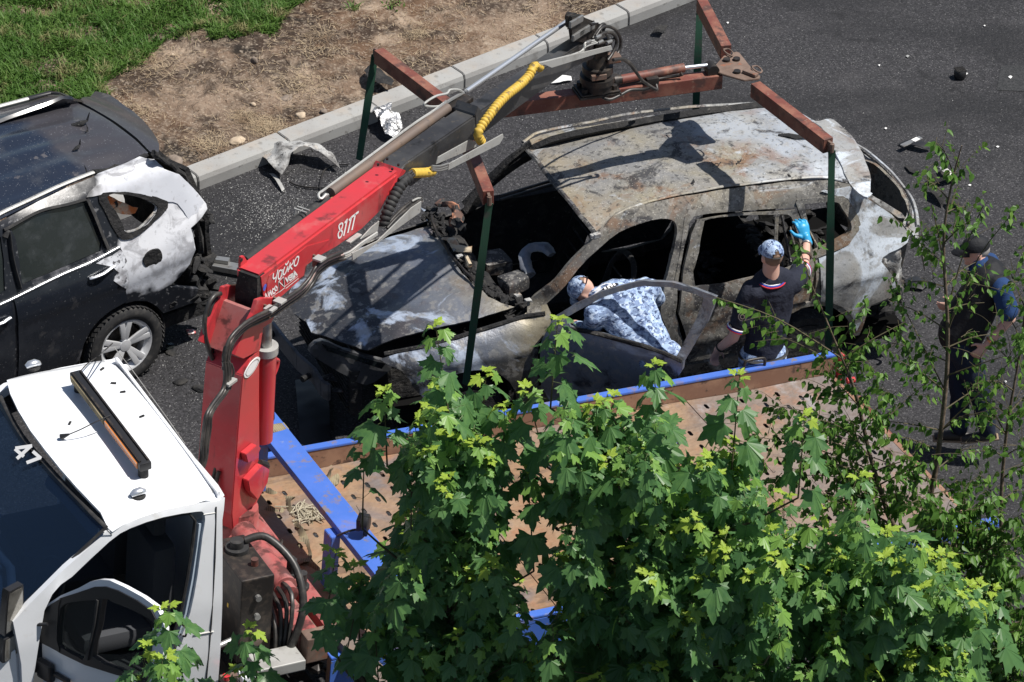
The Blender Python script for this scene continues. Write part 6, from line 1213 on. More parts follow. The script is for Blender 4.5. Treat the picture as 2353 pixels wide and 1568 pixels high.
stroke('logo_bar','black_ink',[[(648,745),(663,985)]],.007,ZZ,YL-.001,0); stroke('logo_bar','black_ink',[[(768,620),(787,850)]],.007,ZZ,YL-.001,0)
stroke('lettering_underline','white_ink',[[(295,1265),(640,1010)]],.0045,ZZ,YL,0); stroke('lettering_underline','white_ink',[[(810,860),(1170,575)]],.0045,ZZ,YL,0)
stroke('small_lettering','white_ink',[[(835+k*30,915-k*24),(857+k*30,897-k*24)] for k in range(12)],.006,ZZ,YL,0)
b=MB(); o=[(q.x,q.z) for q in (bp(x,y,ZZ,YL) for x,y in ((200,950),(215,860),(260,790),(295,800),(285,870),(240,980)))]; b.prism(BM,crom(o,3),1,YL-.0008,YL+.0005); b.build('blue_sticker',M['blue_ink'],boom)
# ---- straps on the deck
def strap(pts,w_,label,z=.985):
    P=[T.w(T.at(*Q([(p[0],p[1])])[0],2,z if len(p)<3 else p[2])) for p in pts]; P=[Vector(p) for p in crom(P,5,False)]
    b=MB(); L_=[];n=len(P)
    for i,p in enumerate(P):
        t=(P[min(i+1,n-1)]-P[max(i-1,0)]).normalized(); tw=.9*math.sin(i*.35); s=Vector((0,0,1)).cross(t).normalized(); s=(s*math.cos(tw)+Vector((0,0,1))*abs(math.sin(tw))).normalized()
        L_.append((p+Vector((0,0,.012+.012*math.sin(i*.5)))-s*w_/2,p+Vector((0,0,.012+.012*math.sin(i*.5)))+s*w_/2))
    vs=[v for ab in L_ for v in ab]+[v+Vector((0,0,.006)) for ab in L_ for v in ab]; m=2*n
    fs=[]
    for i in range(n-1): fs+=[(2*i,2*i+1,2*i+3,2*i+2),(m+2*i,m+2*i+2,m+2*i+3,m+2*i+1),(2*i,2*i+2,m+2*i+2,m+2*i),(2*i+1,m+2*i+1,m+2*i+3,2*i+3)]
    b.add(vs,fs); return tag(b.build('lashing_strap',M['khaki'],None,smooth=60),label,'strap',group='old lashing straps on the flatbed')
strap([(745,225),(750,270),(770,300),(765,345),(735,390),(770,405),(820,370),(845,335)],.07,'S shaped khaki strap on the bed beyond the blue beam')
strap([(535,470),(520,540),(545,620),(590,690),(625,760),(640,830),(600,880)],.085,'longest khaki strap hanging in a curve on the bed before the blue beam')
strap([(655,550),(660,600),(640,660),(600,670),(590,640)],.06,'short curled khaki strap beside the longest one')
strap([(385,430),(430,455),(490,450)],.05,'dark short strap end on the bed behind the red column')
strap([(385,545),(430,560),(490,575),(500,550)],.06,'grey strap lying below the dark short one, behind the red column')
strap([(640,860),(690,900),(740,930),(790,960),(850,970)],.045,'thin dark strap running towards the blue post')
b=MB(); c_=T.w(T.at(*Q([(625,590)])[0],2,.99)); r_=random.Random(5)
for k in range(40):
    q=[c_+Vector((r_.gauss(0,.06),r_.gauss(0,.07),r_.uniform(0,.05))) for i in range(3)]; b.tube(crom(q,3,False),.005,4)
tag(b.build('rope_tangle',mat('frayed_rope',(.4,.36,.27),.9),None),'pale tangle of frayed rope beside the curled strap','rope')
b=MB(); P=[T.w(T.at(*Q([p])[0],2,.99)) for p in ((930,365),(1000,330),(1080,280),(1100,330))]; b.tube(crom(P,4,False),.028,8,flat=.5); tag(b.build('rusty_hook',M['rust_plate'],None,smooth=50),'rusty bent hook bar on the bed below the left lashing hoop','hook')
# ================= lifting spreader =================
ZS=2.44
J1=W0.at(1047,262,2,ZS); J2=W0.at(1688,170,2,ZS)
SFm=Fr(((J1.x+J2.x)/2,(J1.y+J2.y)/2,ZS),math.degrees(math.atan2(J2.y-J1.y,J2.x-J1.x)))
spr=thing('crane_spreader',SFm,'rusty red H shaped spreader hanging from the crane over the burnt car','spreader')
b=MB(); b.bar(J1,W0.at(1655,182,2,ZS),.11,.12,bev=.006); b.build('main_beam',M['spreader'],spr)
tips=[]
for (jx,jy,px,py,nm) in ((1047,262,870,128,'fl'),(1075,300,1122,455,'nl'),(1668,120,1612,12,'fr'),(1735,205,1903,335,'nr')):
    a=W0.at(jx,jy,2,ZS); c=W0.at(px,py,2,ZS)
    d=(c-a).normalized()
    if nm in('fl',): a=J1
    if nm=='nl': a=J1
    b=MB(); b.bar(a,c,.085,.12,bev=.005); b.build('arm',M['spreader'],spr); tips.append((c,d))
    b=MB(); b.bar(c-d*.01,c+d*.05,.02,.09); b.cyl(c+d*.05-Vector((0,0,.03)),c+d*.05+Vector((0,0,.04)),.018,8); b.build('shackle',M['rust_plate'],spr)
for z0,z1,m_ in ((.07,.085,'rust_plate'),(-.085,-.07,'greasy')):
    g=[(q.x,q.y) for q in (SFm.at(x,y,2,z1) for x,y in RR([(1635,430),(1720,335),(1850,290),(1885,300),(2010,460),(2105,550),(2090,575),(1935,592),(1700,525),(1650,500)]))]
    b=MB(); b.prism(SFm,g,2,z0,z1); b.build('gusset_plate',M[m_],spr,bevel=.003)
for (x,y) in ((1750,388),(1855,380),(1860,512)):
    b=MB(); p=SFm.w(SFm.at(*RR([(x,y)])[0],2,.086)); b.cyl(p,p+Vector((0,0,.018)),.028,14); b.build('plate_bolt',M['greasy'],spr,smooth=50)
b=MB(); p=[SFm.w(SFm.at(*RR([q])[0],2,.1)) for q in ((1930,490),(2070,545))]; b.bar(p[0],p[1],.05,.03,bev=.01); b.build('locking_tab',M['rust_plate'],spr)
for c in ((1760,300),(2060,480)):
    b=MB(); p=[SFm.w(SFm.at(*RR([(c[0]+dx,c[1]+dy)])[0],2,.10)) for dx,dy in ((-45,-30),(10,-35),(60,10),(40,35),(-10,10),(-40,-20))]; b.tube(crom(p,4,False),.007,6); b.build('wire_clip',M['rust_plate'],spr)
# ram on the beam
zz=ZS+.12
rr=lambda x,y,z=.12:SFm.w(SFm.at(*RR([(x,y)])[0],2,z))
b=MB(); b.cyl(rr(640,585),rr(1300,462),.036,18); b.build('ram_barrel',M['spreader'],spr,smooth=50)
b=MB(); b.cyl(rr(1300,462),rr(1545,435),.016,14); b.build('ram_rod',M['chrome'],spr,smooth=50)
b=MB(); p=rr(1590,475,.09); d=SFm.M.to_3x3()@Vector((0,1,0)); b.cyl(p-d*.05,p+d*.05,.05,18); b.build('ram_eye',M['greasy'],spr,smooth=50)
b=MB(); b.cyl(rr(500,600),rr(640,585),.04,14); b.cyl(rr(560,600),rr(600,595),.055,12); b.build('ram_gland',M['greasy'],spr,smooth=50)
b=MB(); b.tube([rr(640,640,.08),rr(780,615,.08),rr(920,600,.08),rr(1060,575,.08),rr(1250,545,.09),rr(1285,525,.11)],[.012,.012,.02,.012,.012,.018],8); b.box(Fr(rr(965,595,.09),20),(-.05,-.03,-.03),(.05,.03,.03),.006); b.build('valve_line',M['greasy'],spr,smooth=50)
b=MB(); b.tube(crom([rr(560,380,.55),rr(650,372,.5),rr(730,420,.4),rr(800,510,.3),rr(860,590,.2),rr(940,650,.12),rr(1015,690,.08),rr(1010,640,.1)],5,False),.013,8); b.build('feed_hose',M['hose'],spr,smooth=50)
b=MB(); b.tube(crom([rr(385,685,.1),rr(420,750,.07),rr(520,795,.05),rr(640,745,.06),rr(740,695,.07),rr(880,690,.07),rr(960,665,.09)],5,False),.013,8); b.build('feed_hose',M['hose'],spr,smooth=50)
# rotator
rc=SFm.at(*RR([(385,720)])[0],2,.06); RFm=sub(SFm,rc.x,rc.y,0,0)
b=MB(); b.box(RFm,(-.17,-.1,.062),(.17,.1,.085),.006); b.box(RFm,(-.16,-.1,.09),(.16,.1,.105),.006); rt_=b.build('rotator_base',M['greasy'],spr)
for x in (-.12,.12):
    for y in (-.06,.06):
        b=MB(); b.cyl(RFm.w(x,y,.105),RFm.w(x,y,.14),.026,6); b.build('base_bolt',M['greasy'],rt_)
b=MB(); b.lathe(RFm,[(0,.1),(.12,.1),(.12,.16),(.135,.165),(.135,.215),(.10,.22),(.095,.24),(.12,.245),(.12,.30),(.09,.305),(.075,.40),(.0,.40)],26,2); b.build('rotator_body',M['greasy'],spr,smooth=40)
b=MB(); b.box(RFm,(-.05,-.07,.38),(.05,.07,.56),.015); b.box(RFm,(-.09,-.02,.3),(-.05,.02,.5),.01); b.cyl(RFm.w(-.1,0,.47),RFm.w(.1,0,.47),.025,12); b.build('rotator_link',M['greasy'],spr,smooth=50)
b=MB(); b.box(RFm,(.05,-.09,.34),(.16,.0,.40),.01); b.box(RFm,(-.09,-.1,.24),(.03,-.13,.28)); b.build('valve_block',M['rust_plate'],spr)
b=MB(); b.tube(crom([RFm.w(.06,-.02,.38),RFm.w(.08,0,.5),RFm.w(.02,.03,.62)],4,False),.012,6); b.tube(crom([RFm.w(-.04,-.06,.38),RFm.w(-.08,-.04,.5),RFm.w(-.02,.0,.6)],4,False),.012,6); b.build('rotator_hose',M['hose'],spr,smooth=50)
# ================= slings =================
def sling(c,d,x1,y1,yl,label,wd=.062,x2=None):
    a=c+d*.05-Vector((0,0,.01)); e=WF.w(WF.at(x1,y1,1,yl)); L=(e-a); P=[a,a.lerp(e,.05),a.lerp(e,.3)+Vector((0,0,0)),a.lerp(e,.6),e]
    P=crom(P,6,False); P=[Vector(p) for p in P]; s=L.cross(Vector((0,-1,.5))).normalized(); n=s.cross(L).normalized()*.004; b=MB(); vs=[];m=len(P)
    for i,p in enumerate(P):
        t=i/(m-1); w_=wd*(.35+.65*min(1,t*8)); tw=.5*math.sin(t*5); s2=(s*math.cos(tw)+n.normalized()*math.sin(tw))
        vs+=[p-s2*w_/2-n,p+s2*w_/2-n,p+s2*w_/2+n,p-s2*w_/2+n]
    fs=[(i*4+k,i*4+(k+1)%4,(i+1)*4+(k+1)%4,(i+1)*4+k) for i in range(m-1) for k in range(4)]+[(0,1,2,3),(4*m-4,4*m-3,4*m-2,4*m-1)]
    b.add(vs,fs); return tag(b.build('lifting_sling',M['webbing'],None,smooth=50),label,'sling',group='green webbing slings of the spreader')
sling(*tips[0],825,368,1.1,'green sling hanging from the spreader arm above the kerb')
sling(*tips[1],1070,885,-1.12,'green sling slanting down in front of the bonnet')
sling(*tips[2],1597,300,1.1,'green sling behind the roof at the top of the photo')
sling(*tips[3],1903,850,-1.12,'green sling in front of the rear window, beside the gloved hand')
# ================= people =================
def organic(name,prims,m,parent,vox=.014,smooth=5,disp=0,dscale=8,collapse=None):
    bm=bmesh.new()
    def ring_loft(rings):
        vs=[[bm.verts.new(p) for p in r] for r in rings]; n=len(vs[0])
        for a,b_ in zip(vs,vs[1:]):
            for k in range(n): bm.faces.new((a[k],a[(k+1)%n],b_[(k+1)%n],b_[k]))
        bm.faces.new(vs[0][::-1]); bm.faces.new(vs[-1])
    for p in prims:
        if p[0]=='c':    # tapered capsule: a, b, ra, rb, (side vector, flattening)
            a,b_,ra,rb=Vector(p[1]),Vector(p[2]),p[3],p[4]; t=(b_-a).normalized()
            if len(p)>5: sx=Vector(p[5]); sx=(sx-t*sx.dot(t)).normalized(); fl=p[6]
            else: sx=t.orthogonal().normalized(); fl=1
            sy=t.cross(sx); rings=[]
            def rg(c,r): return [c+(sx*math.cos(k*math.pi/8)+sy*math.sin(k*math.pi/8)*fl)*max(r,.001) for k in range(16)]
            for q in (-85,-60,-35,-12): rings.append(rg(a+t*ra*math.sin(rad(q)),ra*math.cos(rad(q))))
            rings.append(rg(a.lerp(b_,.5),(ra+rb)/2))
            for q in (12,35,60,85): rings.append(rg(b_+t*rb*math.sin(rad(q)),rb*math.cos(rad(q))))
            ring_loft(rings)
        else:            # ellipsoid: centre, radii, axes matrix
            c=Vector(p[1]); r=p[2]; R=p[3] if len(p)>3 else Matrix.Identity(3)
            rings=[]
            for i in range(1,12):
                ph=math.pi*i/12-math.pi/2; rings.append([c+R@Vector((r[0]*math.cos(ph)*math.cos(k*math.pi/8),r[1]*math.cos(ph)*math.sin(k*math.pi/8),r[2]*math.sin(ph))) for k in range(16)])
            ring_loft(rings)
    me=bpy.data.meshes.new('tmp'); bm.to_mesh(me); bm.free()
    o=bpy.data.objects.new('tmp',me); COL.objects.link(o)
    md=o.modifiers.new('r','REMESH'); md.mode='VOXEL'; md.voxel_size=vox
    ms=o.modifiers.new('s','SMOOTH'); ms.iterations=smooth; ms.factor=.5
    dg=bpy.context.evaluated_depsgraph_get(); m2=bpy.data.meshes.new_from_object(o.evaluated_get(dg)); bpy.data.objects.remove(o)
    if disp:
        for v in m2.vertices:
            n=v.normal; w_=mnoise.noise(v.co*dscale)+.5*mnoise.noise(Vector((v.co.x*dscale*2.2,v.co.y*dscale*2.2,v.co.z*dscale*1.1+4))); v.co=v.co+n*w_*disp
    m2.transform(rootinv(parent)); m2.name=name; m2.shade_smooth(); m2.materials.clear(); return link(name,m2,m,parent)
KK=lambda x,y:(1231.6+.29687*x,459.6+.29687*y)
def kw(x,y,yy,dz=0): return WF.w(WF.at(*KK(x,y),1,yy))+Vector((0,0,dz))
R21=Matrix.Rotation(rad(21.5),3,'Z'); SX=R21@Vector((1,0,0)); SY=R21@Vector((0,1,0)); UP=Vector((0,0,1))
def hand(prims,wrist,dirv,side,pal=.045,fl=.075,curl=.5,nrm=None,sc=1.):
    """palm, four unequal bent fingers and a side thumb"""
    d=Vector(dirv).normalized(); s=Vector(side); s=(s-d*s.dot(d)).normalized(); n=d.cross(s)
    if nrm is not None and n.dot(nrm)<0: n=-n
    pc=wrist+d*.05*sc; prims.append(('c',wrist,wrist+d*.075*sc,.026*sc,.036*sc,s,.5))
    for k,(o,l) in enumerate(((-.032,.062),(-.011,.075),(.011,.080),(.031,.068))):
        a=wrist+d*.085*sc+s*o*sc; b1=a+(d*math.cos(curl*.5)+n*math.sin(curl*.5)+s*o*2)*l*.5*sc; b2=b1+(d*math.cos(curl*1.6)+n*math.sin(curl*1.6))*l*.5*sc
        prims.append(('c',wrist+d*.05*sc+s*o*.8*sc,a,.010*sc,.0098*sc)); prims.append(('c',a,b1,.0098*sc,.009*sc)); prims.append(('c',b1,b2,.009*sc,.0078*sc))
    a=wrist+d*.03*sc+s*.03*sc; b1=a+(d*.55+s*.75+n*.2).normalized()*.042*sc; b2=b1+(d*.9+s*.3+n*.4).normalized()*.032*sc
    prims.append(('c',a,b1,.014*sc,.0115*sc)); prims.append(('c',b1,b2,.0115*sc,.009*sc))
def head_prims(c,f,u):
    """skull, jaw, nose, ears, brow; f = facing, u = up of the head"""
    f=Vector(f).normalized(); u=Vector(u); u=(u-f*u.dot(f)).normalized(); s=f.cross(u); R=Matrix((s,f,u)).transposed()
    return [('e',c+u*.02-f*.008,(.076,.096,.098),R),('e',c+f*.03-u*.05,(.058,.062,.07),R),('c',c+f*.088-u*.0,c+f*.108-u*.035,.011,.016),
            ('e',c+s*.078-f*.008-u*.012,(.012,.02,.032),R),('e',c-s*.078-f*.008-u*.012,(.012,.02,.032),R),('c',c+f*.085+u*.028-s*.03,c+f*.085+u*.028+s*.03,.012,.012),
            ('c',c+f*.085-u*.065-s*.015,c+f*.085-u*.065+s*.015,.012,.012),('e',c+f*.07-u*.1,(.028,.025,.02),R)],s,f,u
def cap(root,m,c,s,f,u,back_hole=True,brim=.075,name='cap'):
    R=Matrix((s,f,u)).transposed(); b=MB(); n=28; rings=[]
    rr_=(.088,.108,.088)
    for i in range(9):
        ph=rad(-6+94*i/8.4) if i<8 else rad(88); rings.append([c+u*.035+R@Vector((rr_[0]*math.cos(ph)*math.cos(2*math.pi*k/n),rr_[1]*math.cos(ph)*math.sin(2*math.pi*k/n),rr_[2]*math.sin(ph))) for k in range(n)])
    vs=[p for r in rings for p in r]; fs=[]
    for i in range(8):
        for k in range(n):
            an=360*(k+.5)/n
            if back_hole and i<3 and abs(an-270)<24-6*max(0,i-1): continue
            fs.append((i*n+k,i*n+(k+1)%n,(i+1)*n+(k+1)%n,(i+1)*n+k))
    fs.append([8*n+k for k in range(n)]); b.add(vs,fs); o=b.build(name,m,root,smooth=60)
    # brim
    b=MB(); pts=[];top=[]
    K=12
    for j in range(4):
        for i in range(K+1):
            a=rad(35+110*i/K); e=brim*j/3*math.sin(math.pi*i/K)**.6
            x,y=.088*math.cos(a),.106*math.sin(a); pts.append(c+u*(.028-.012*j/3*0-.03*(j/3)**2*1.+.01*math.sin(a)-.02*abs(math.cos(a))*(j/3))+s*x*(1+e*.8)+f*(y+e))
    n_=len(pts); fs=[(j*(K+1)+i,j*(K+1)+i+1,(j+1)*(K+1)+i+1,(j+1)*(K+1)+i) for j in range(3) for i in range(K)]
    b.add(pts+[p+u*.005 for p in pts],fs+[tuple(q+n_ for q in reversed(f_)) for f_ in fs]); b.build('cap_brim',m,o,smooth=60)
    b=MB(); b.lathe(Fr(c+u*.035+u*.087),[(0,0),(.009,0),(.007,.006),(0,.006)],10,2); b.build('cap_button',m,o)
    if back_hole:
        b=MB(); q=[c+u*.028+R@Vector((.090*math.cos(rad(a)),.110*math.sin(rad(a)),0)) for a in range(244,300,8)]; b.tube(q,.011,6,flat=.35,up=u); b.build('cap_strap',M['strapblack'],o,smooth=60)
        b=MB(); q=[c+u*(.030+.062*math.sin(math.pi*t/10))+R@Vector(((.089-.02*math.sin(math.pi*t/10))*math.cos(rad(246+48*t/10)),(.109-.022*math.sin(math.pi*t/10))*math.sin(rad(246+48*t/10)),0)) for t in range(11)]; b.tube(q,.003,5); b.build('cap_opening_trim',M['strapblack'],o,smooth=60)
        b=MB(); b.add([c+u*(.028+.028*0)+R@Vector((.080*math.cos(rad(246+48*t/6)),.099*math.sin(rad(246+48*t/6)),.0)) for t in range(7)]+[c+u*(.028+.055*math.sin(math.pi*t/6)+.002)+R@Vector((.078*math.cos(rad(246+48*t/6)),.096*math.sin(rad(246+48*t/6)),0)) for t in range(7)],[(i,i+1,i+8,i+7) for i in range(6)]); b.build('cap_opening',M['hair'],o)
    return o
def eyes(root,c,s,f,u):
    for k in (-1,1):
        b=MB(); b.tube([c+f*.086+u*.008+s*k*.031-f*.01,c+f*.086+u*.008+s*k*.031+f*.004],[.012,.008],8); b.build('eye',M['white_trim'],root,smooth=60)
        b=MB(); b.tube([c+f*.09+u*.008+s*k*.031,c+f*.0915+u*.008+s*k*.031],[.006,.004],8); b.build('pupil',M['strapblack'],root)
# ---- person standing with his back to us
PF=Fr(WF.w(3.06,-1.5,0),21.5); P2=thing('person',PF,'man in navy polo and camouflage cap gripping the burnt car with a blue glove','person')
hc=kw(1825,432,-1.5); nk=kw(1820,590,-1.5); sL=kw(1665,700,-1.5)-UP*.01; sR=kw(1985,635,-1.46)-UP*.01; eR=kw(2070,500,-1.22)-UP*.02; wR=kw(2098,318,-.99); eL=kw(1528,1065,-1.5); wL=kw(1402,1160,-1.40); ws=kw(1758,1180,-1.5)
hips=ws-UP*.04; ch=(sL+sR)/2
kn=[WF.w(2.97,-1.44,.52),WF.w(3.17,-1.46,.52)]; an=[WF.w(2.95,-1.5,.09),WF.w(3.2,-1.5,.09)]
hp2,s_,f_,u_=head_prims(hc,SY-UP*.1,UP)
body=hp2+[('c',nk-UP*.08,hc-UP*.05,.07,.064),('c',sL,sR,.07,.07),('c',ch,ws,.12,.11,SX,.7),('c',sL,eL,.055,.045),('c',eL,wL,.046,.029),('c',sR,eR,.055,.047),('c',eR,wR,.048,.03)]
for k,sd_ in ((0,-1),(1,1)): body+=[('c',hips+SX*sd_*.08,kn[k],.08,.06),('c',kn[k],an[k],.06,.04)]
hand(body,wL,(WF.w(2.70,-1.36,.70)-wL),SX,curl=.9,nrm=SX)
bd=organic('body',body,M['skin'],P2,.0105,3)
eyes(P2,hc,s_,f_,u_)
cap(P2,M['camo'],hc,s_,f_,u_)
b=MB(); R=Matrix((s_,f_,u_)).transposed()
organic('cropped_hair',[('e',hc+u_*.012-f_*.012,(.0775,.096,.088),R)],M['hair'],P2,.012,2)
torso=[('c',nk-UP*.09,nk-UP*.035,.11,.078),('c',sL+SX*.02,sR-SX*.02,.092,.092),('c',sL,sL.lerp(eL,.62),.092,.084),('c',sR,sR.lerp(eR,.62),.092,.082),('c',ch-UP*.06,ws,.185,.165,SX,.68),('c',ch-UP*.0,ch-UP*.25,.19,.18,SX,.62),('c',ws,ws-UP*.06,.17,.18,SX,.68)]
po=organic('polo_shirt',torso,M['navy'],P2,.014,5,disp=.012,dscale=9)
trs=[('c',hips-SX*.08,hips+SX*.08,.12,.12)]
for k,sd_ in ((0,-1),(1,1)): trs+=[('c',hips+SX*sd_*.09,kn[k],.105,.08),('c',kn[k],an[k]+UP*.02,.08,.065)]
organic('trousers',trs,M['camo'],P2,.016,5,disp=.01,dscale=9)
b=MB(); b.tube([hips+UP*.035+(SX*math.cos(a)*.185+SY*math.sin(a)*.135) for a in [k*math.pi/12 for k in range(25)]],.02,6,cap=False,flat=.4); b.build('belt',M['strapblack'],P2,smooth=60)
for k in range(2):
    b=MB(); b.tube([an[k]-UP*.03-SY*.06,an[k]-UP*.03+SY*.05,an[k]-UP*.04+SY*.16],[.045,.048,.035],10,flat=.8); b.build('shoe',M['shoe'],P2,smooth=60)
def band(root,par,c,ax,r,col,name,off=0,wd=.006,flat=1.):
    t=Vector(ax).normalized(); a=t.orthogonal().normalized(); b_=t.cross(a); b=MB(); b.tube([c+t*off+(a*math.cos(k*math.pi/14)+b_*math.sin(k*math.pi/14))*r for k in range(29)],wd,6,cap=False); return b.build(name,col,par,smooth=60)
for tip,sh in ((sL.lerp(eL,.80),eL-sL),(sR.lerp(eR,.80),eR-sR)):
    for q,(mm,of) in enumerate((('white_trim',-.014),('blue_trim',-.004),('red_trim',.006))): band(P2,po,tip,sh,.077,M[mm],'sleeve_band',of,.0058)
# collar, open in front, resting on shoulders
cn_=nk-UP*.012
for q,(mm,r,dz) in enumerate((('navy',.068,.012),('white_trim',.085,-.004),('blue_trim',.092,-.012),('red_trim',.099,-.020))):
    b=MB(); b.tube([cn_+SX*math.cos(a)*r*1.25+SY*math.sin(a)*r*.95+UP*(dz-.02*math.cos(2*a)*-1-.012*abs(math.cos(a))) for a in [rad(168+k*204/20) for k in range(21)]],.0065 if q else .012,6); b.build('collar_stripe' if q else 'collar',M[mm],po,smooth=60)
for sgn_,sh in ((-1,sL),(1,sR)):
    b=MB(); a=cn_+SX*sgn_*.10+UP*.005; c=sh+UP*.075-SX*sgn_*.02; b.bar(a,c,.045,.008,up=UP,bev=.002); b.build('shoulder_strap',M['blue_cloth'],po)
    b=MB(); b.lathe(Fr(c+UP*.005),[(0,0),(.012,0),(.008,.006),(0,.006)],8,2); b.build('shoulder_button',M['chrome'],po)
# sleeve badge
bc=sL.lerp(eL,.42); dn=(-SY*.9-SX*.5).normalized(); b=MB(); f=Fr(None,M=Matrix(((SX.x,0,dn.x,0),(SX.y,0,dn.y,0),(0,1,dn.z,0),(0,0,0,1))))
o_b=bc+dn*.086; sd2=UP.cross(dn).normalized()
for r0,r1,mm in ((.034,.028,'galv'),(.02,.012,'steel')):
    b=MB(); b.add([o_b+dn*.001+(sd2*math.cos(k*.4488)*r0+UP*math.sin(k*.4488)*r0*1.2) for k in range(14)]+[o_b+dn*.001+(sd2*math.cos(k*.4488)*r1+UP*math.sin(k*.4488)*r1*1.2) for k in range(14)],[(k,(k+1)%14,14+(k+1)%14,14+k) for k in range(14)]); b.build('sleeve_badge_ring',M[mm],po)
band(P2,P2,eL.lerp(wL,.82),wL-eL,.034,M['strapblack'],'watch_strap',0,.008)
band(P2,P2,eR.lerp(wR,.42),wR-eR,.043,mat('brown_elastic',(.09,.06,.05),.8),'elastic_band',0,.014)
band(P2,P2,eR.lerp(wR,.88),wR-eR,.034,M['steel'],'wrist_watch',0,.008)
gl=[]; gw=wR+(wR-eR).normalized()*.005; gd=(UP*.8+SY*.6-SX*.12)
gl.append(('c',gw-gd.normalized()*.02,gw+gd.normalized()*.03,.037,.036)); hand(gl,gw,gd,-SX,curl=.75,nrm=SY,sc=1.3)
organic('rubber_glove',gl,M['glove'],P2,.006,1)
# ---- person bending into the car
hipB=kw(935,1170,-1.42)-UP*.05; chB=kw(650,720,-1.08)-UP*.11; sRb=kw(870,640,-1.02)-UP*.06; sLb=kw(465,835,-1.15)-UP*.07; hcB=kw(365,695,-.93)-UP*.0; nkB=kw(470,720,-1.0)-UP*.04
B1=Fr((hipB.x,hipB.y,0),21.5); P1_=thing('person',B1,'man in pale blue camouflage bending into the front door of the burnt car','person')
fB=(hcB-nkB).normalized(); dnv=(Vector((0,0,-1))+SY*.4).normalized()
hpb,s_,f_,u_=head_prims(hcB,(SY*.35-UP*.75-SX*.3),( -SX*.75+SY*.3+UP*.35))
eRb=kw(945,730,-.82)-UP*.05; wRb=eRb-UP*.22+SY*.12-SX*.1; eLb=sLb-UP*.25+SY*.12; wLb=eLb-UP*.05+SY*.22
knB=[WF.w(2.13,-1.38,.52),WF.w(2.33,-1.36,.52)]; anB=[WF.w(2.12,-1.45,.09),WF.w(2.34,-1.44,.09)]
bb2=hpb+[('c',nkB,hcB,.055,.055),('c',sLb,sRb,.07,.07),('c',chB,hipB,.12,.12),('c',sRb,eRb,.05,.042),('c',eRb,wRb,.042,.03),('c',sLb,eLb,.05,.042),('c',eLb,wLb,.042,.03)]
for k,sd_ in ((0,-1),(1,1)): bb2+=[('c',hipB+SX*sd_*.08,knB[k],.08,.06),('c',knB[k],anB[k],.06,.04)]
hand(bb2,wRb,-UP+SY*.3,SX,curl=.7); hand(bb2,wLb,SY-UP*.2,SX,curl=.7)
organic('body',bb2,M['skin'],P1_,.0115,3)
cap(P1_,M['camo'],hcB,s_,f_,u_,True); eyes(P1_,hcB,s_,f_,u_)
side_=(sRb-sLb).normalized()
jk=[('c',sLb,sRb,.095,.095),('c',chB,hipB,.215,.175,side_,.72),('c',sLb*.75+sRb*.25,hipB-side_*.05,.13,.12,side_,.8),('c',sRb*.75+sLb*.25,hipB+side_*.05,.13,.12,side_,.8),('c',sRb,eRb,.085,.07),('c',eRb,wRb,.07,.05),('c',sLb,eLb,.085,.068),('c',eLb,wLb,.066,.05),('c',nkB-fB*.03,nkB+fB*.02,.085,.07)]
jo=organic('camouflage_jacket',jk,M['camo'],P1_,.015,5,disp=.016,dscale=10)
tb=[('c',hipB-SX*.08,hipB+SX*.08,.125,.125)]
for k,sd_ in ((0,-1),(1,1)): tb+=[('c',hipB+SX*sd_*.09,knB[k],.105,.08),('c',knB[k],anB[k]+UP*.02,.08,.065)]
organic('trousers',tb,M['camo'],P1_,.016,5,disp=.01,dscale=9)
for k in range(2):
    b=MB(); b.tube([anB[k]-UP*.03-SY*.06,anB[k]-UP*.03+SY*.05,anB[k]-UP*.04+SY*.16],[.045,.048,.035],10,flat=.8); b.build('shoe',M['shoe'],P1_,smooth=60)
# white printed panel across the shoulders
def on_back(x,y): # nearest back surface seen along the sight line
    px,py=.91914*(1420+x/6.535),.91914*(660+y/6.535); d=(CF+CR*((px-1176.5)/FPX)+CU*((784-py)/FPX)).normalized()
    inv=rootinv(jo); o0=inv@CP; dd=(inv.to_3x3()@d).normalized(); ok,loc,nr,_=jo.ray_cast(o0,dd)
    return (B1.M@loc+(B1.M.to_3x3()@nr)*.006) if ok else None
bpy.context.view_layer.update()
def patch(poly,name,mt,off=0):
    P=[on_back(*p) for p in poly]
    if any(p is None for p in P): return None
    b=MB(); c=sum(P,Vector())/len(P); c2=on_back(sum(p[0] for p in poly)/len(poly),sum(p[1] for p in poly)/len(poly)) or c
    u=Vector((0,-.3,1)).normalized()*off; b.add([p+u for p in P]+[c2+u],[(i,(i+1)%len(P),len(P)) for i in range(len(P))]); return b.build(name,mt,jo,smooth=60)
patch([(275,560),(340,500),(430,440),(520,370),(600,330),(690,325),(700,345),(610,400),(520,450),(430,500),(350,545)],'white_back_patch',M['white_trim'])
patch([(560,420),(640,370),(720,335),(800,325),(830,345),(780,375),(700,410),(600,450)],'dark_back_patch',M['blue_ink'] if False else M['navy'],.003)
for (x0,y0,x1,y1) in ((600,395,625,430),(650,375,675,415),(700,350,722,390),(745,338,768,372),(675,375,700,345)):
    a,c=on_back(x0,y0),on_back(x1,y1)
    if a and c: b=MB(); u=Vector((0,-.5,1)).normalized()*.006; b.bar(a+u,c+u,.016,.003,up=Vector((0,-.5,1)).normalized()); b.build('letter',M['white_ink'],jo)
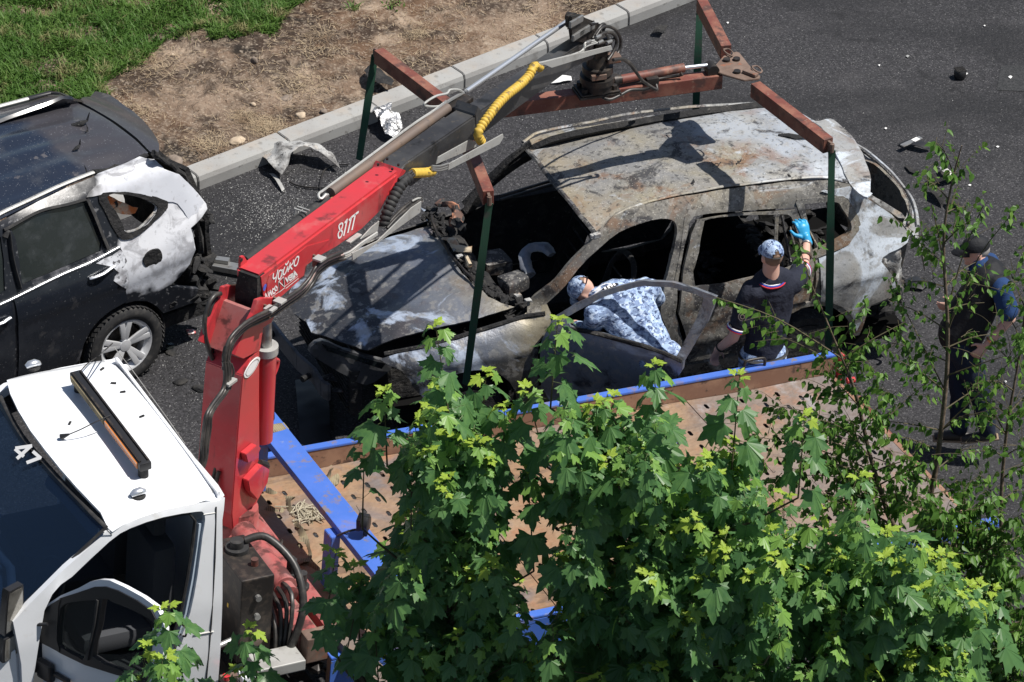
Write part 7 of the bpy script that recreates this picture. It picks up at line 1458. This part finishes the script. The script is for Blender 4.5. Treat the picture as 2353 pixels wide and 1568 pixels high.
# ---- person walking at the right
O_=lambda x,y:(1746.4+.5276*x,321.7+.5276*y); LL=lambda x,y:(2150.8+.24628*x,496.3+.24628*y)
yb=-.62
lw=lambda x,y,yy:W0.at(*LL(x,y),1,yy); ow=lambda x,y,yy:W0.at(*O_(x,y),1,yy)
hc3=lw(375,300,yb+.12); hc3.z-=.02
P3F=Fr((hc3.x,yb,0),180); P3=thing('person',P3F,'grey haired man in dark cap, black vest and jeans walking behind the birch','person')
f3=Vector((-1,-.1,-.12)); hp3,s_,f_,u_=head_prims(hc3,f3,Vector((-.1,0,1)))
nk3=lw(420,440,yb+.08); sN=lw(610,680,yb-.12); sF=sN+Vector((-.06,.36,0)); ch3=(sN+sF)/2+Vector((-.06,0,-.05)); hip3=ow(880,880,yb)
eN=lw(690,960,yb-.16); wN=lw(480,1200,yb-.2); eF=sF+Vector((-.02,.06,-.27)); wF_=eF+Vector((-.2,-.02,-.12))
kA=ow(868,1090,yb-.02); aA=ow(868,1265,yb-.02); kB=ow(960,1110,yb-.12); aB=ow(990,1275,yb-.16)
for a_ in (aA,aB): pass
X3=Vector((0,1,0)); body3=hp3+[('c',nk3,hc3-UP*.05,.062,.058),('c',sN,sF,.07,.07),('c',ch3,hip3,.13,.12,X3,.8),('c',sN,eN,.052,.045),('c',eN,wN,.046,.03),('c',sF,eF,.052,.045),('c',eF,wF_,.046,.03),('c',hip3+X3*.08,kA,.08,.06),('c',kA,aA,.06,.04),('c',hip3-X3*.08,kB,.08,.06),('c',kB,aB,.06,.04)]
hand(body3,wN,Vector((-.6,-.1,-.75)),Vector((-.6,0,.4)),curl=.6,sc=1.1); hand(body3,wF_,Vector((-.9,-.1,-.3)),UP,curl=.7)
organic('body',body3,M['skin'],P3,.0105,3); eyes(P3,hc3,s_,f_,u_)
R=Matrix((s_,f_,u_)).transposed(); organic('grey_hair',[('e',hc3+u_*.012-f_*.02,(.0785,.09,.088),R)],M['grey_hair'],P3,.012,2)
cap(P3,M['vest'],hc3,s_,f_,u_,False,.085)
organic('polo_shirt',[('c',sN,sN.lerp(eN,.72),.078,.085),('c',sF,sF.lerp(eF,.72),.078,.085),('c',sN,sF,.085,.085),('c',nk3-UP*.06,nk3-UP*.01,.085,.075)],M['blue_cloth'],P3,.014,5,disp=.01,dscale=9)
organic('vest',[('c',sN+Vector((-.02,.06,.0)),sF-Vector((.02,.06,0)),.098,.098),('c',ch3,hip3+UP*.06,.195,.19,X3,.86),('c',ch3+Vector((-.06,0,-.1)),hip3+Vector((-.05,0,.1)),.17,.17,X3,.8)],M['vest'],P3,.015,5,disp=.01,dscale=8)
organic('jeans',[('c',hip3+X3*.07,hip3-X3*.07,.135,.135),('c',hip3+X3*.08,kA,.115,.085),('c',kA,aA+UP*.02,.085,.07),('c',hip3-X3*.08,kB,.115,.085),('c',kB,aB+UP*.02,.085,.07)],M['denim'],P3,.016,5,disp=.012,dscale=9)
for a_,h_ in ((aA,.0),(aB,.03)):
    b=MB(); z=max(.045,a_.z-.05); b.tube([Vector((a_.x+.07,a_.y,z+h_*1.4)),Vector((a_.x+.0,a_.y,z+.01+h_*.5)),Vector((a_.x-.09,a_.y,z)),Vector((a_.x-.19,a_.y,z-.012))],[.04,.05,.046,.03],10,flat=.85); sh_=b.build('shoe',M['shoe'],P3,smooth=60)
    b=MB(); b.bar(Vector((a_.x+.09,a_.y,z-.035+h_*1.6)),Vector((a_.x-.2,a_.y,z-.035)),.085,.016); b.build('sole',M['sole'],sh_,bevel=.003)
band(P3,P3,eN.lerp(wN,.86),wN-eN,.036,mat('copper_bracelet',(.7,.3,.12),.3,.8),'bracelet',0,.007)
b=MB(); b.tube([nk3+Vector((.0,0,-.03))+Vector((math.cos(a)*.075,math.sin(a)*.085,.01*math.cos(a))) for a in [k*math.pi/12 for k in range(25)]],.018,6,cap=False,flat=.6); b.build('collar',M['blue_cloth'],P3,smooth=60)
# ================= trees =================
half=[(0,0),(.10,-.03),(.22,-.10),(.40,-.16),(.35,-.02),(.45,.06),(.36,.13),(.47,.27),(.66,.44),(.50,.44),(.46,.56),(.33,.50),(.22,.52),(.27,.70),(.16,.72),(.13,.86),(0,1.06)]
from mathutils.geometry import tessellate_polygon
def leafmesh(name,half,m,fold,curl,wave,seed):
    r=random.Random(seed); V=[];F=[]
    for sgn in (1,-1):
        P=[Vector((x*sgn,y,0)) for x,y in half]; T_=tessellate_polygon([P]); n=len(V)
        for p in P: V.append((p.x,p.y,-fold*abs(p.x)-curl*max(0,p.y)**2-.35*curl*p.x**2+(wave*mnoise.noise(Vector((p.x*3+seed,p.y*3,seed))) if abs(p.x)>.01 else 0)))
        for t in T_:
            a,b_,c=t; nz=(P[b_]-P[a]).cross(P[c]-P[a]).z; F.append([n+q for q in (t if nz>0 else t[::-1])])
    me=bpy.data.meshes.new(name); me.from_pydata(V,[],F); me.materials.append(m); return me,np.array(V),F
MAP={k:[leafmesh('leaf',half,M[k],random.Random(i).uniform(.05,.32),random.Random(i+9).uniform(.12,.5),.09,i) for i in range(5)] for k in ('leaf_dark','leaf_mid','leaf_young')}
bh=[(0,0),(.22,.12),(.34,.32),(.28,.5),(.16,.75),(0,1.05)]
BIR={k:[leafmesh('leaf',bh,M[k],random.Random(i).uniform(.1,.5),random.Random(i+5).uniform(.05,.4),.05,i) for i in range(3)] for k in ('birch_leaf','birch_leaf_light')}
class Tree:
    def __init__(s,name,label,cat,base,group,lib):
        s.root=thing(name,Fr(base),label,cat,group); s.L=[];s.skip='tall maple' in label;s.lib=lib;s.pet=MB();s.base=Vector(base)
    def leaf(s,p,d,up,size,kind):
        zz=(p-CP).dot(CF); qx=1176+FPX*(p-CP).dot(CR)/zz; qy=784-FPX*(p-CP).dot(CU)/zz
        if s.lib is MAP and 745<qx<858 and 1080<qy<1340 and qx+.35*(1240-qy)*.3<868 and s.base.x>-1.5 and s.skip: return
        y=Vector(d).normalized(); z=Vector(up)-y*Vector(up).dot(y); z=z.normalized() if z.length>1e-3 else y.orthogonal().normalized(); x=y.cross(z)
        s.L.append((p.copy(),x,y,z,size,kind,random.randrange(len(s.lib[kind]))))
    def finish(s,nparts=300):
        def vis(l):
            p=l[0]-CP; zz=p.dot(CF); px=1176+FPX*p.dot(CR)/zz; py=784-FPX*p.dot(CU)/zz
            return (0 if (-20<px<2373 and -20<py<1588) else 50)+p.length-l[4]*6
        s.L.sort(key=vis); inv=INV[s.root.name]; i3=inv.to_3x3()
        for l in s.L[:nparts]:
            o=bpy.data.objects.new('leaf',s.lib[l[5]][l[6]][0]); COL.objects.link(o); o.parent=s.root
            x,y,z=[i3@v for v in l[1:4]]; p=inv@l[0]; k=l[4]
            o.matrix_local=Matrix(((x.x*k,y.x*k,z.x*k,p.x),(x.y*k,y.y*k,z.y*k,p.y),(x.z*k,y.z*k,z.z*k,p.z),(0,0,0,1)))
        kinds=list(s.lib.keys()); VV=[];FF=[];MI=[];n=0
        for l in s.L[nparts:]:
            me,V,F=s.lib[l[5]][l[6]]; R=np.array([[*l[1]],[*l[2]],[*l[3]]])*l[4]; W_=V@R+np.array(inv@l[0]); VV.append(W_)
            FF+=[[q+n for q in f] for f in F]; MI+=[kinds.index(l[5])]*len(F); n+=len(V)
        if VV:
            me=bpy.data.meshes.new('foliage'); me.from_pydata(np.concatenate(VV).tolist(),[],FF); me.polygons.foreach_set('material_index',MI)
            o=link('foliage',me,None,s.root,[M[k] for k in kinds]); tag(o,kind='stuff')
        if s.pet.v: tag(s.pet.build('petioles',M['petiole'],s.root),kind='stuff')
def maple_shoot(t,tip,base,lit=1.,n=5,young=True,big=1.):
    """opposite leaf pairs down a shoot, growing larger and darker with distance from the tip"""
    ax=(tip-base).normalized(); L=(tip-base).length; d=.02; a0=random.uniform(0,3.14); k=0
    while d<L and k<n:
        p=tip-ax*d
        for q in (0,1):
            a=a0+math.pi*q+random.uniform(-.3,.3); h=ax.orthogonal().normalized(); h2=ax.cross(h); o=h*math.cos(a)+h2*math.sin(a)
            size=min(.165,.052+.024*k+.0*d)*random.uniform(.72,1.28)*big
            pl_=size*random.uniform(.35,.75); e=p+(o*.85+UP*.35).normalized()*pl_
            t.pet.tube([p,e],.0016,3,cap=False)
            dr=(o*.8-UP*random.uniform(.25,.95)+Vector((random.gauss(0,.25),random.gauss(0,.25),0)))
            nm=(UP*.9+o*.7+Vector((random.gauss(0,.3),random.gauss(0,.3)-.15,0)))
            kind='leaf_young' if (k==0 and young) or (k==1 and young and random.random()<.25) else ('leaf_mid' if k<=2 and random.random()<.6 else 'leaf_dark')
            if k==0 and young: dr=o+UP*.35; nm=UP-o*.2
            t.leaf(e,dr,nm,size,kind)
        if k==0 and young:
            for q in range(2):
                a=random.uniform(0,6.28); o=Vector((math.cos(a),math.sin(a),.6)); t.leaf(tip,o,UP,.045*random.uniform(.8,1.3),'leaf_young')
        a0+=math.pi/2; d+=.03+.016*k; k+=1
def maple(label,yc,poly,tips,trunkpx,nrand,lowpx,group='young maples in the foreground',gaps=()):
    bx=W0.at(trunkpx,1568,1,yc); t=Tree('maple_tree',label,'tree',(bx.x,yc,0),group,MAP)
    topz=max(W0.at(x,y,1,yc).z for x,y in tips)
    b=MB(); tw=[Vector((bx.x,yc,0)),Vector((bx.x+.03,yc,1.2)),Vector((bx.x-.02,yc+.02,2.4)),Vector((bx.x+.02,yc,topz-1.0))]; b.tube(crom(tw,5,False),[.045-.0018*i for i in range(16)],8); b.build('trunk',M['bark'],t.root,smooth=60)
    def axis(z): return Vector((bx.x,yc,max(1.0,min(z,topz-1.0))))
    def br(p,q,r=.007):
        b=MB(); m1=p.lerp(q,.5)+Vector((0,0,-.08)); b.tube(crom([p,m1,q],4,False),[r*1.6-i*r*.1 for i in range(9)],5); b.build('branch',M['twig'],t.root,smooth=60)
    for (x,y) in tips:
        yy=yc+random.uniform(-.2,.2); p=W0.at(x,y,1,yy); lean=Vector((random.gauss(0,.12),random.gauss(0,.1),1)).normalized(); base=p-lean*random.uniform(.55,.75)
        maple_shoot(t,p,base,n=9); b=MB(); b.tube([p,base],[.002,.006],5); b.build('branch',M['twig'],t.root); br(axis(base.z-.35),base)
    xs=[p[0] for p in poly];ys=[p[1] for p in poly]; k=0;nb=0
    while k<nrand:
        x=random.uniform(min(xs),max(xs)); y=min(ys)+(lowpx-min(ys))*random.random()
        if not inpoly(x,y,poly): continue
        if any(inpoly(x,y,g) for g in gaps): k+=1; continue
        k+=1
        yy=yc+random.uniform(-.6,.75); p=W0.at(x,y,1,yy); o=Vector((p.x-bx.x,p.y-yc,0)); o=o.normalized() if o.length>.05 else Vector((0,-1,0))
        lean=(UP+o*random.uniform(.1,.7)+Vector((random.gauss(0,.2),random.gauss(0,.2),0))).normalized(); base=p-lean*random.uniform(.3,.5)
        maple_shoot(t,p,base,n=random.randint(4,6),young=random.random()<.42,big=random.uniform(.85,1.1))
        if nb<70: b=MB(); b.tube([p,base],[.002,.005],4); b.build('branch',M['twig'],t.root); br(axis(base.z-.3),base,.005); nb+=1
    t.finish()
P1_poly=[(830,1640),(860,1480),(890,1300),(930,1100),(955,960),(990,850),(1045,850),(1090,930),(1125,1010),(1130,1120),(1150,1250),(1210,1340),(1250,1640)]
maple('tall maple at the left with one long shoot in front of the bonnet',-7.0,P1_poly,[(1000,742),(882,892),(838,1000),(1118,850),(1212,1072),(935,1165),(1010,1180),(940,1268),(1080,1402),(905,1270),(1040,1080),(1160,930),(1130,1290),(860,1420),(1100,1000),(960,960),(1060,1230)],1030,215,1640)
P2_poly=[(1230,1640),(1270,1340),(1290,1180),(1275,1010),(1300,920),(1360,915),(1430,930),(1500,950),(1560,1000),(1640,985),(1720,1040),(1780,1140),(1850,1230),(1900,1330),(1930,1640)]
maple('widest maple in the middle of the bottom edge, its tips over the flatbed rail',-7.15,P2_poly,[(1282,730),(1504,832),(1700,858),(1207,888),(1370,920),(1330,980),(1410,905),(1470,1010),(1690,1010),(1640,1080),(1850,950),(1802,1130),(1545,1120),(1560,1250),(1720,1330),(1590,1490),(1480,1290),(1815,1240)],1520,400,1640)
P3_poly=[(1860,1640),(1870,1420),(1850,1280),(1920,1200),(2060,1200),(2180,1280),(2250,1340),(2270,1420),(2240,1500),(2210,1640)]
maple('low broad maple at the bottom right, under the birches',-6.9,P3_poly,[(2165,1270),(1930,1290),(2040,1215),(2285,1350),(2200,1440),(1960,1380),(2100,1560),(1980,1090),(1880,1180)],2060,250,1640)
maple('small maple shoot in front of the open cab door',-7.3,[(300,1640),(330,1500),(400,1450),(430,1560),(440,1640)],[(377,1392),(338,1478),(392,1500),(300,1568)],385,7,1640)
maple('few young maple sprigs beside the crane valves at the bottom edge',-7.2,[(520,1640),(560,1560),(620,1540),(640,1640)],[(572,1440),(548,1540),(625,1560)],585,4,1640)
maple('lone maple sprig in front of the blue post',-6.9,[(790,1400),(830,1300),(850,1400)],[(772,1265),(812,1300)],830,1,1400)
# birches
def birch(label,yc,stem,spec,nleaf,dens_=.035,sz=.052,light=.3):
    P=[W0.at(x,y,1,yc) for x,y in stem]; base=Vector((P[0].x,yc,0)); t=Tree('birch_tree',label,'tree',base,'slim birches at the right',BIR)
    st=crom([tuple(base)]+[tuple(p) for p in P],4,False); n=len(st); b=MB(); b.tube(st,[.022*(1-i/n)+.003 for i in range(n)],7); b.build('trunk',M['bark'],t.root,smooth=60)
    cnt=0
    def hang(p,out,kind=None):
        a=random.uniform(0,6.28); o=(Vector((math.cos(a),math.sin(a),0))*.6+out*.4)
        e=p+o*.02-UP*.01
        zz=(e-CP).dot(CF); qx=1176+FPX*(e-CP).dot(CR)/zz; qy=784-FPX*(e-CP).dot(CU)/zz
        if 2185<qx<2345 and 520<qy<1050 and random.random()<.5: return
        t.leaf(e,o*.7-UP*random.uniform(.2,1.),UP*.7+Vector((math.cos(a+1.57)*.5,math.sin(a+1.57)*.5-.4,.3)),sz*random.uniform(.65,1.2),'birch_leaf_light' if random.random()<light else 'birch_leaf')
    def twig(a,b_,r,leaves=True,lev=0):
        nonlocal cnt
        L=(b_-a).length; m1=a.lerp(b_,.5)+UP*.06*L+Vector((random.gauss(0,.03)*L,random.gauss(0,.03)*L,0)); C_=crom([tuple(a),tuple(m1),tuple(b_)],4,False); b=MB(); b.tube(C_,[max(.0012,r*(1-.085*i)) for i in range(len(C_))],4); b.build('branch',M['twig'],t.root)
        if leaves:
            k=int(L/dens_)
            for i in range(k):
                u=(i+random.random())/k
                if u<.12 and lev==0: continue
                j=min(len(C_)-2,int(u*(len(C_)-1))); f=u*(len(C_)-1)-j; p=Vector(C_[j]).lerp(Vector(C_[j+1]),f); hang(p,(b_-a).normalized()); cnt+=1
    for (x0,y0,x1,y1,nsub) in spec:
        i=min(range(n),key=lambda q:(abs(W0.at(x0,y0,1,yc).z-st[q][2]))); a=Vector(st[i]); yy=yc+random.uniform(-.35,.35); e=W0.at(x1,y1,1,yy); twig(a,e,.006)
        for q in range(nsub):
            u=random.uniform(.2,.95); p=a.lerp(e,u)+UP*.05; ln=random.uniform(.12,.32)*(1.1-u*.4); dv=((e-a).normalized()*.5+Vector((random.gauss(0,.6),random.gauss(0,.6),random.gauss(-.05,.5)))).normalized(); twig(p,p+dv*ln,.0025,True,1)
    extra=nleaf-cnt
    t.finish()
def fan(stem,y0,y1,wl,wr,n,sub,up=60):
    out=[]
    for k in range(n):
        y=y0+(y1-y0)*k/(n-1)+random.uniform(-15,15); i=0
        for j in range(len(stem)-1):
            if stem[j][1]>=y>=stem[j+1][1]: i=j
        a,b_=stem[i],stem[i+1]; u=(a[1]-y)/max(1,(a[1]-b_[1])); x=a[0]+(b_[0]-a[0])*u; f=1-.8*k/(n-1)
        s=-1 if k%2 else 1; w_=(wr if s>0 else wl)*f*random.uniform(.5,1.1); out.append((x,y,x+s*w_,y-up*random.uniform(.2,1.4),sub))
    return out
sa=[(2120,1240),(2150,1080),(2172,900),(2178,760),(2168,560),(2185,430),(2210,335)]
birch('tallest slim birch, its trunk beside the walking man',-4.6,sa,fan(sa,1220,400,240,200,24,4)+[(2178,760,2235,640,2),(2172,700,2260,470,3),(2175,760,2345,470,4),(2176,900,2040,640,2),(2170,600,2140,470,1),(2150,1000,2353,800,4)],500,.028)
sb=[(2085,1330),(2040,1180),(2000,1050),(1965,900),(1925,800),(1880,690)]
birch('leaning birch whose long twig crosses the man in the navy polo',-4.9,sb,fan(sb,1280,860,260,200,17,5)+[(1940,830,1640,682,3),(1900,745,1835,560,2),(1950,860,1760,760,3),(1965,900,1870,905,4),(2000,1050,1830,1000,6),(1990,1000,2140,870,5),(1930,820,2080,740,5),(1930,800,1990,700,3),(2020,1100,1780,1050,6),(2030,1150,1850,1180,6),(1990,1010,1760,930,8),(2010,1080,1720,1000,8),(2030,1130,1760,1100,8),(2000,1040,1860,960,8),(2020,1100,1900,1060,9),(2040,1180,1950,1120,9),(2050,1220,1900,1150,8),(2060,1230,2050,1100,8),(2040,1180,2120,1080,8)],900,.022)
sc_=[(2330,1620),(2320,1400),(2300,1200),(2312,1000),(2345,800),(2362,640)]
birch('birch at the right edge of the photo',-4.3,sc_,fan(sc_,1500,700,190,120,26,5)+[(2340,820,2353,560,3),(2312,1000,2230,880,4)],600,.028)
sd3=[(2230,1640),(2215,1450),(2200,1300),(2190,1180)]
birch('bushy birch filling the bottom right corner',-5.4,sd3,fan(sd3,1620,1190,200,230,46,9,30)+[(2215,1450,2353,1330,9),(2215,1500,2380,1420,9),(2215,1550,2370,1500,9),(2200,1300,2350,1180,9),(2200,1300,2360,1240,8),(2215,1600,2340,1560,9)],900,.018,.06,.15)
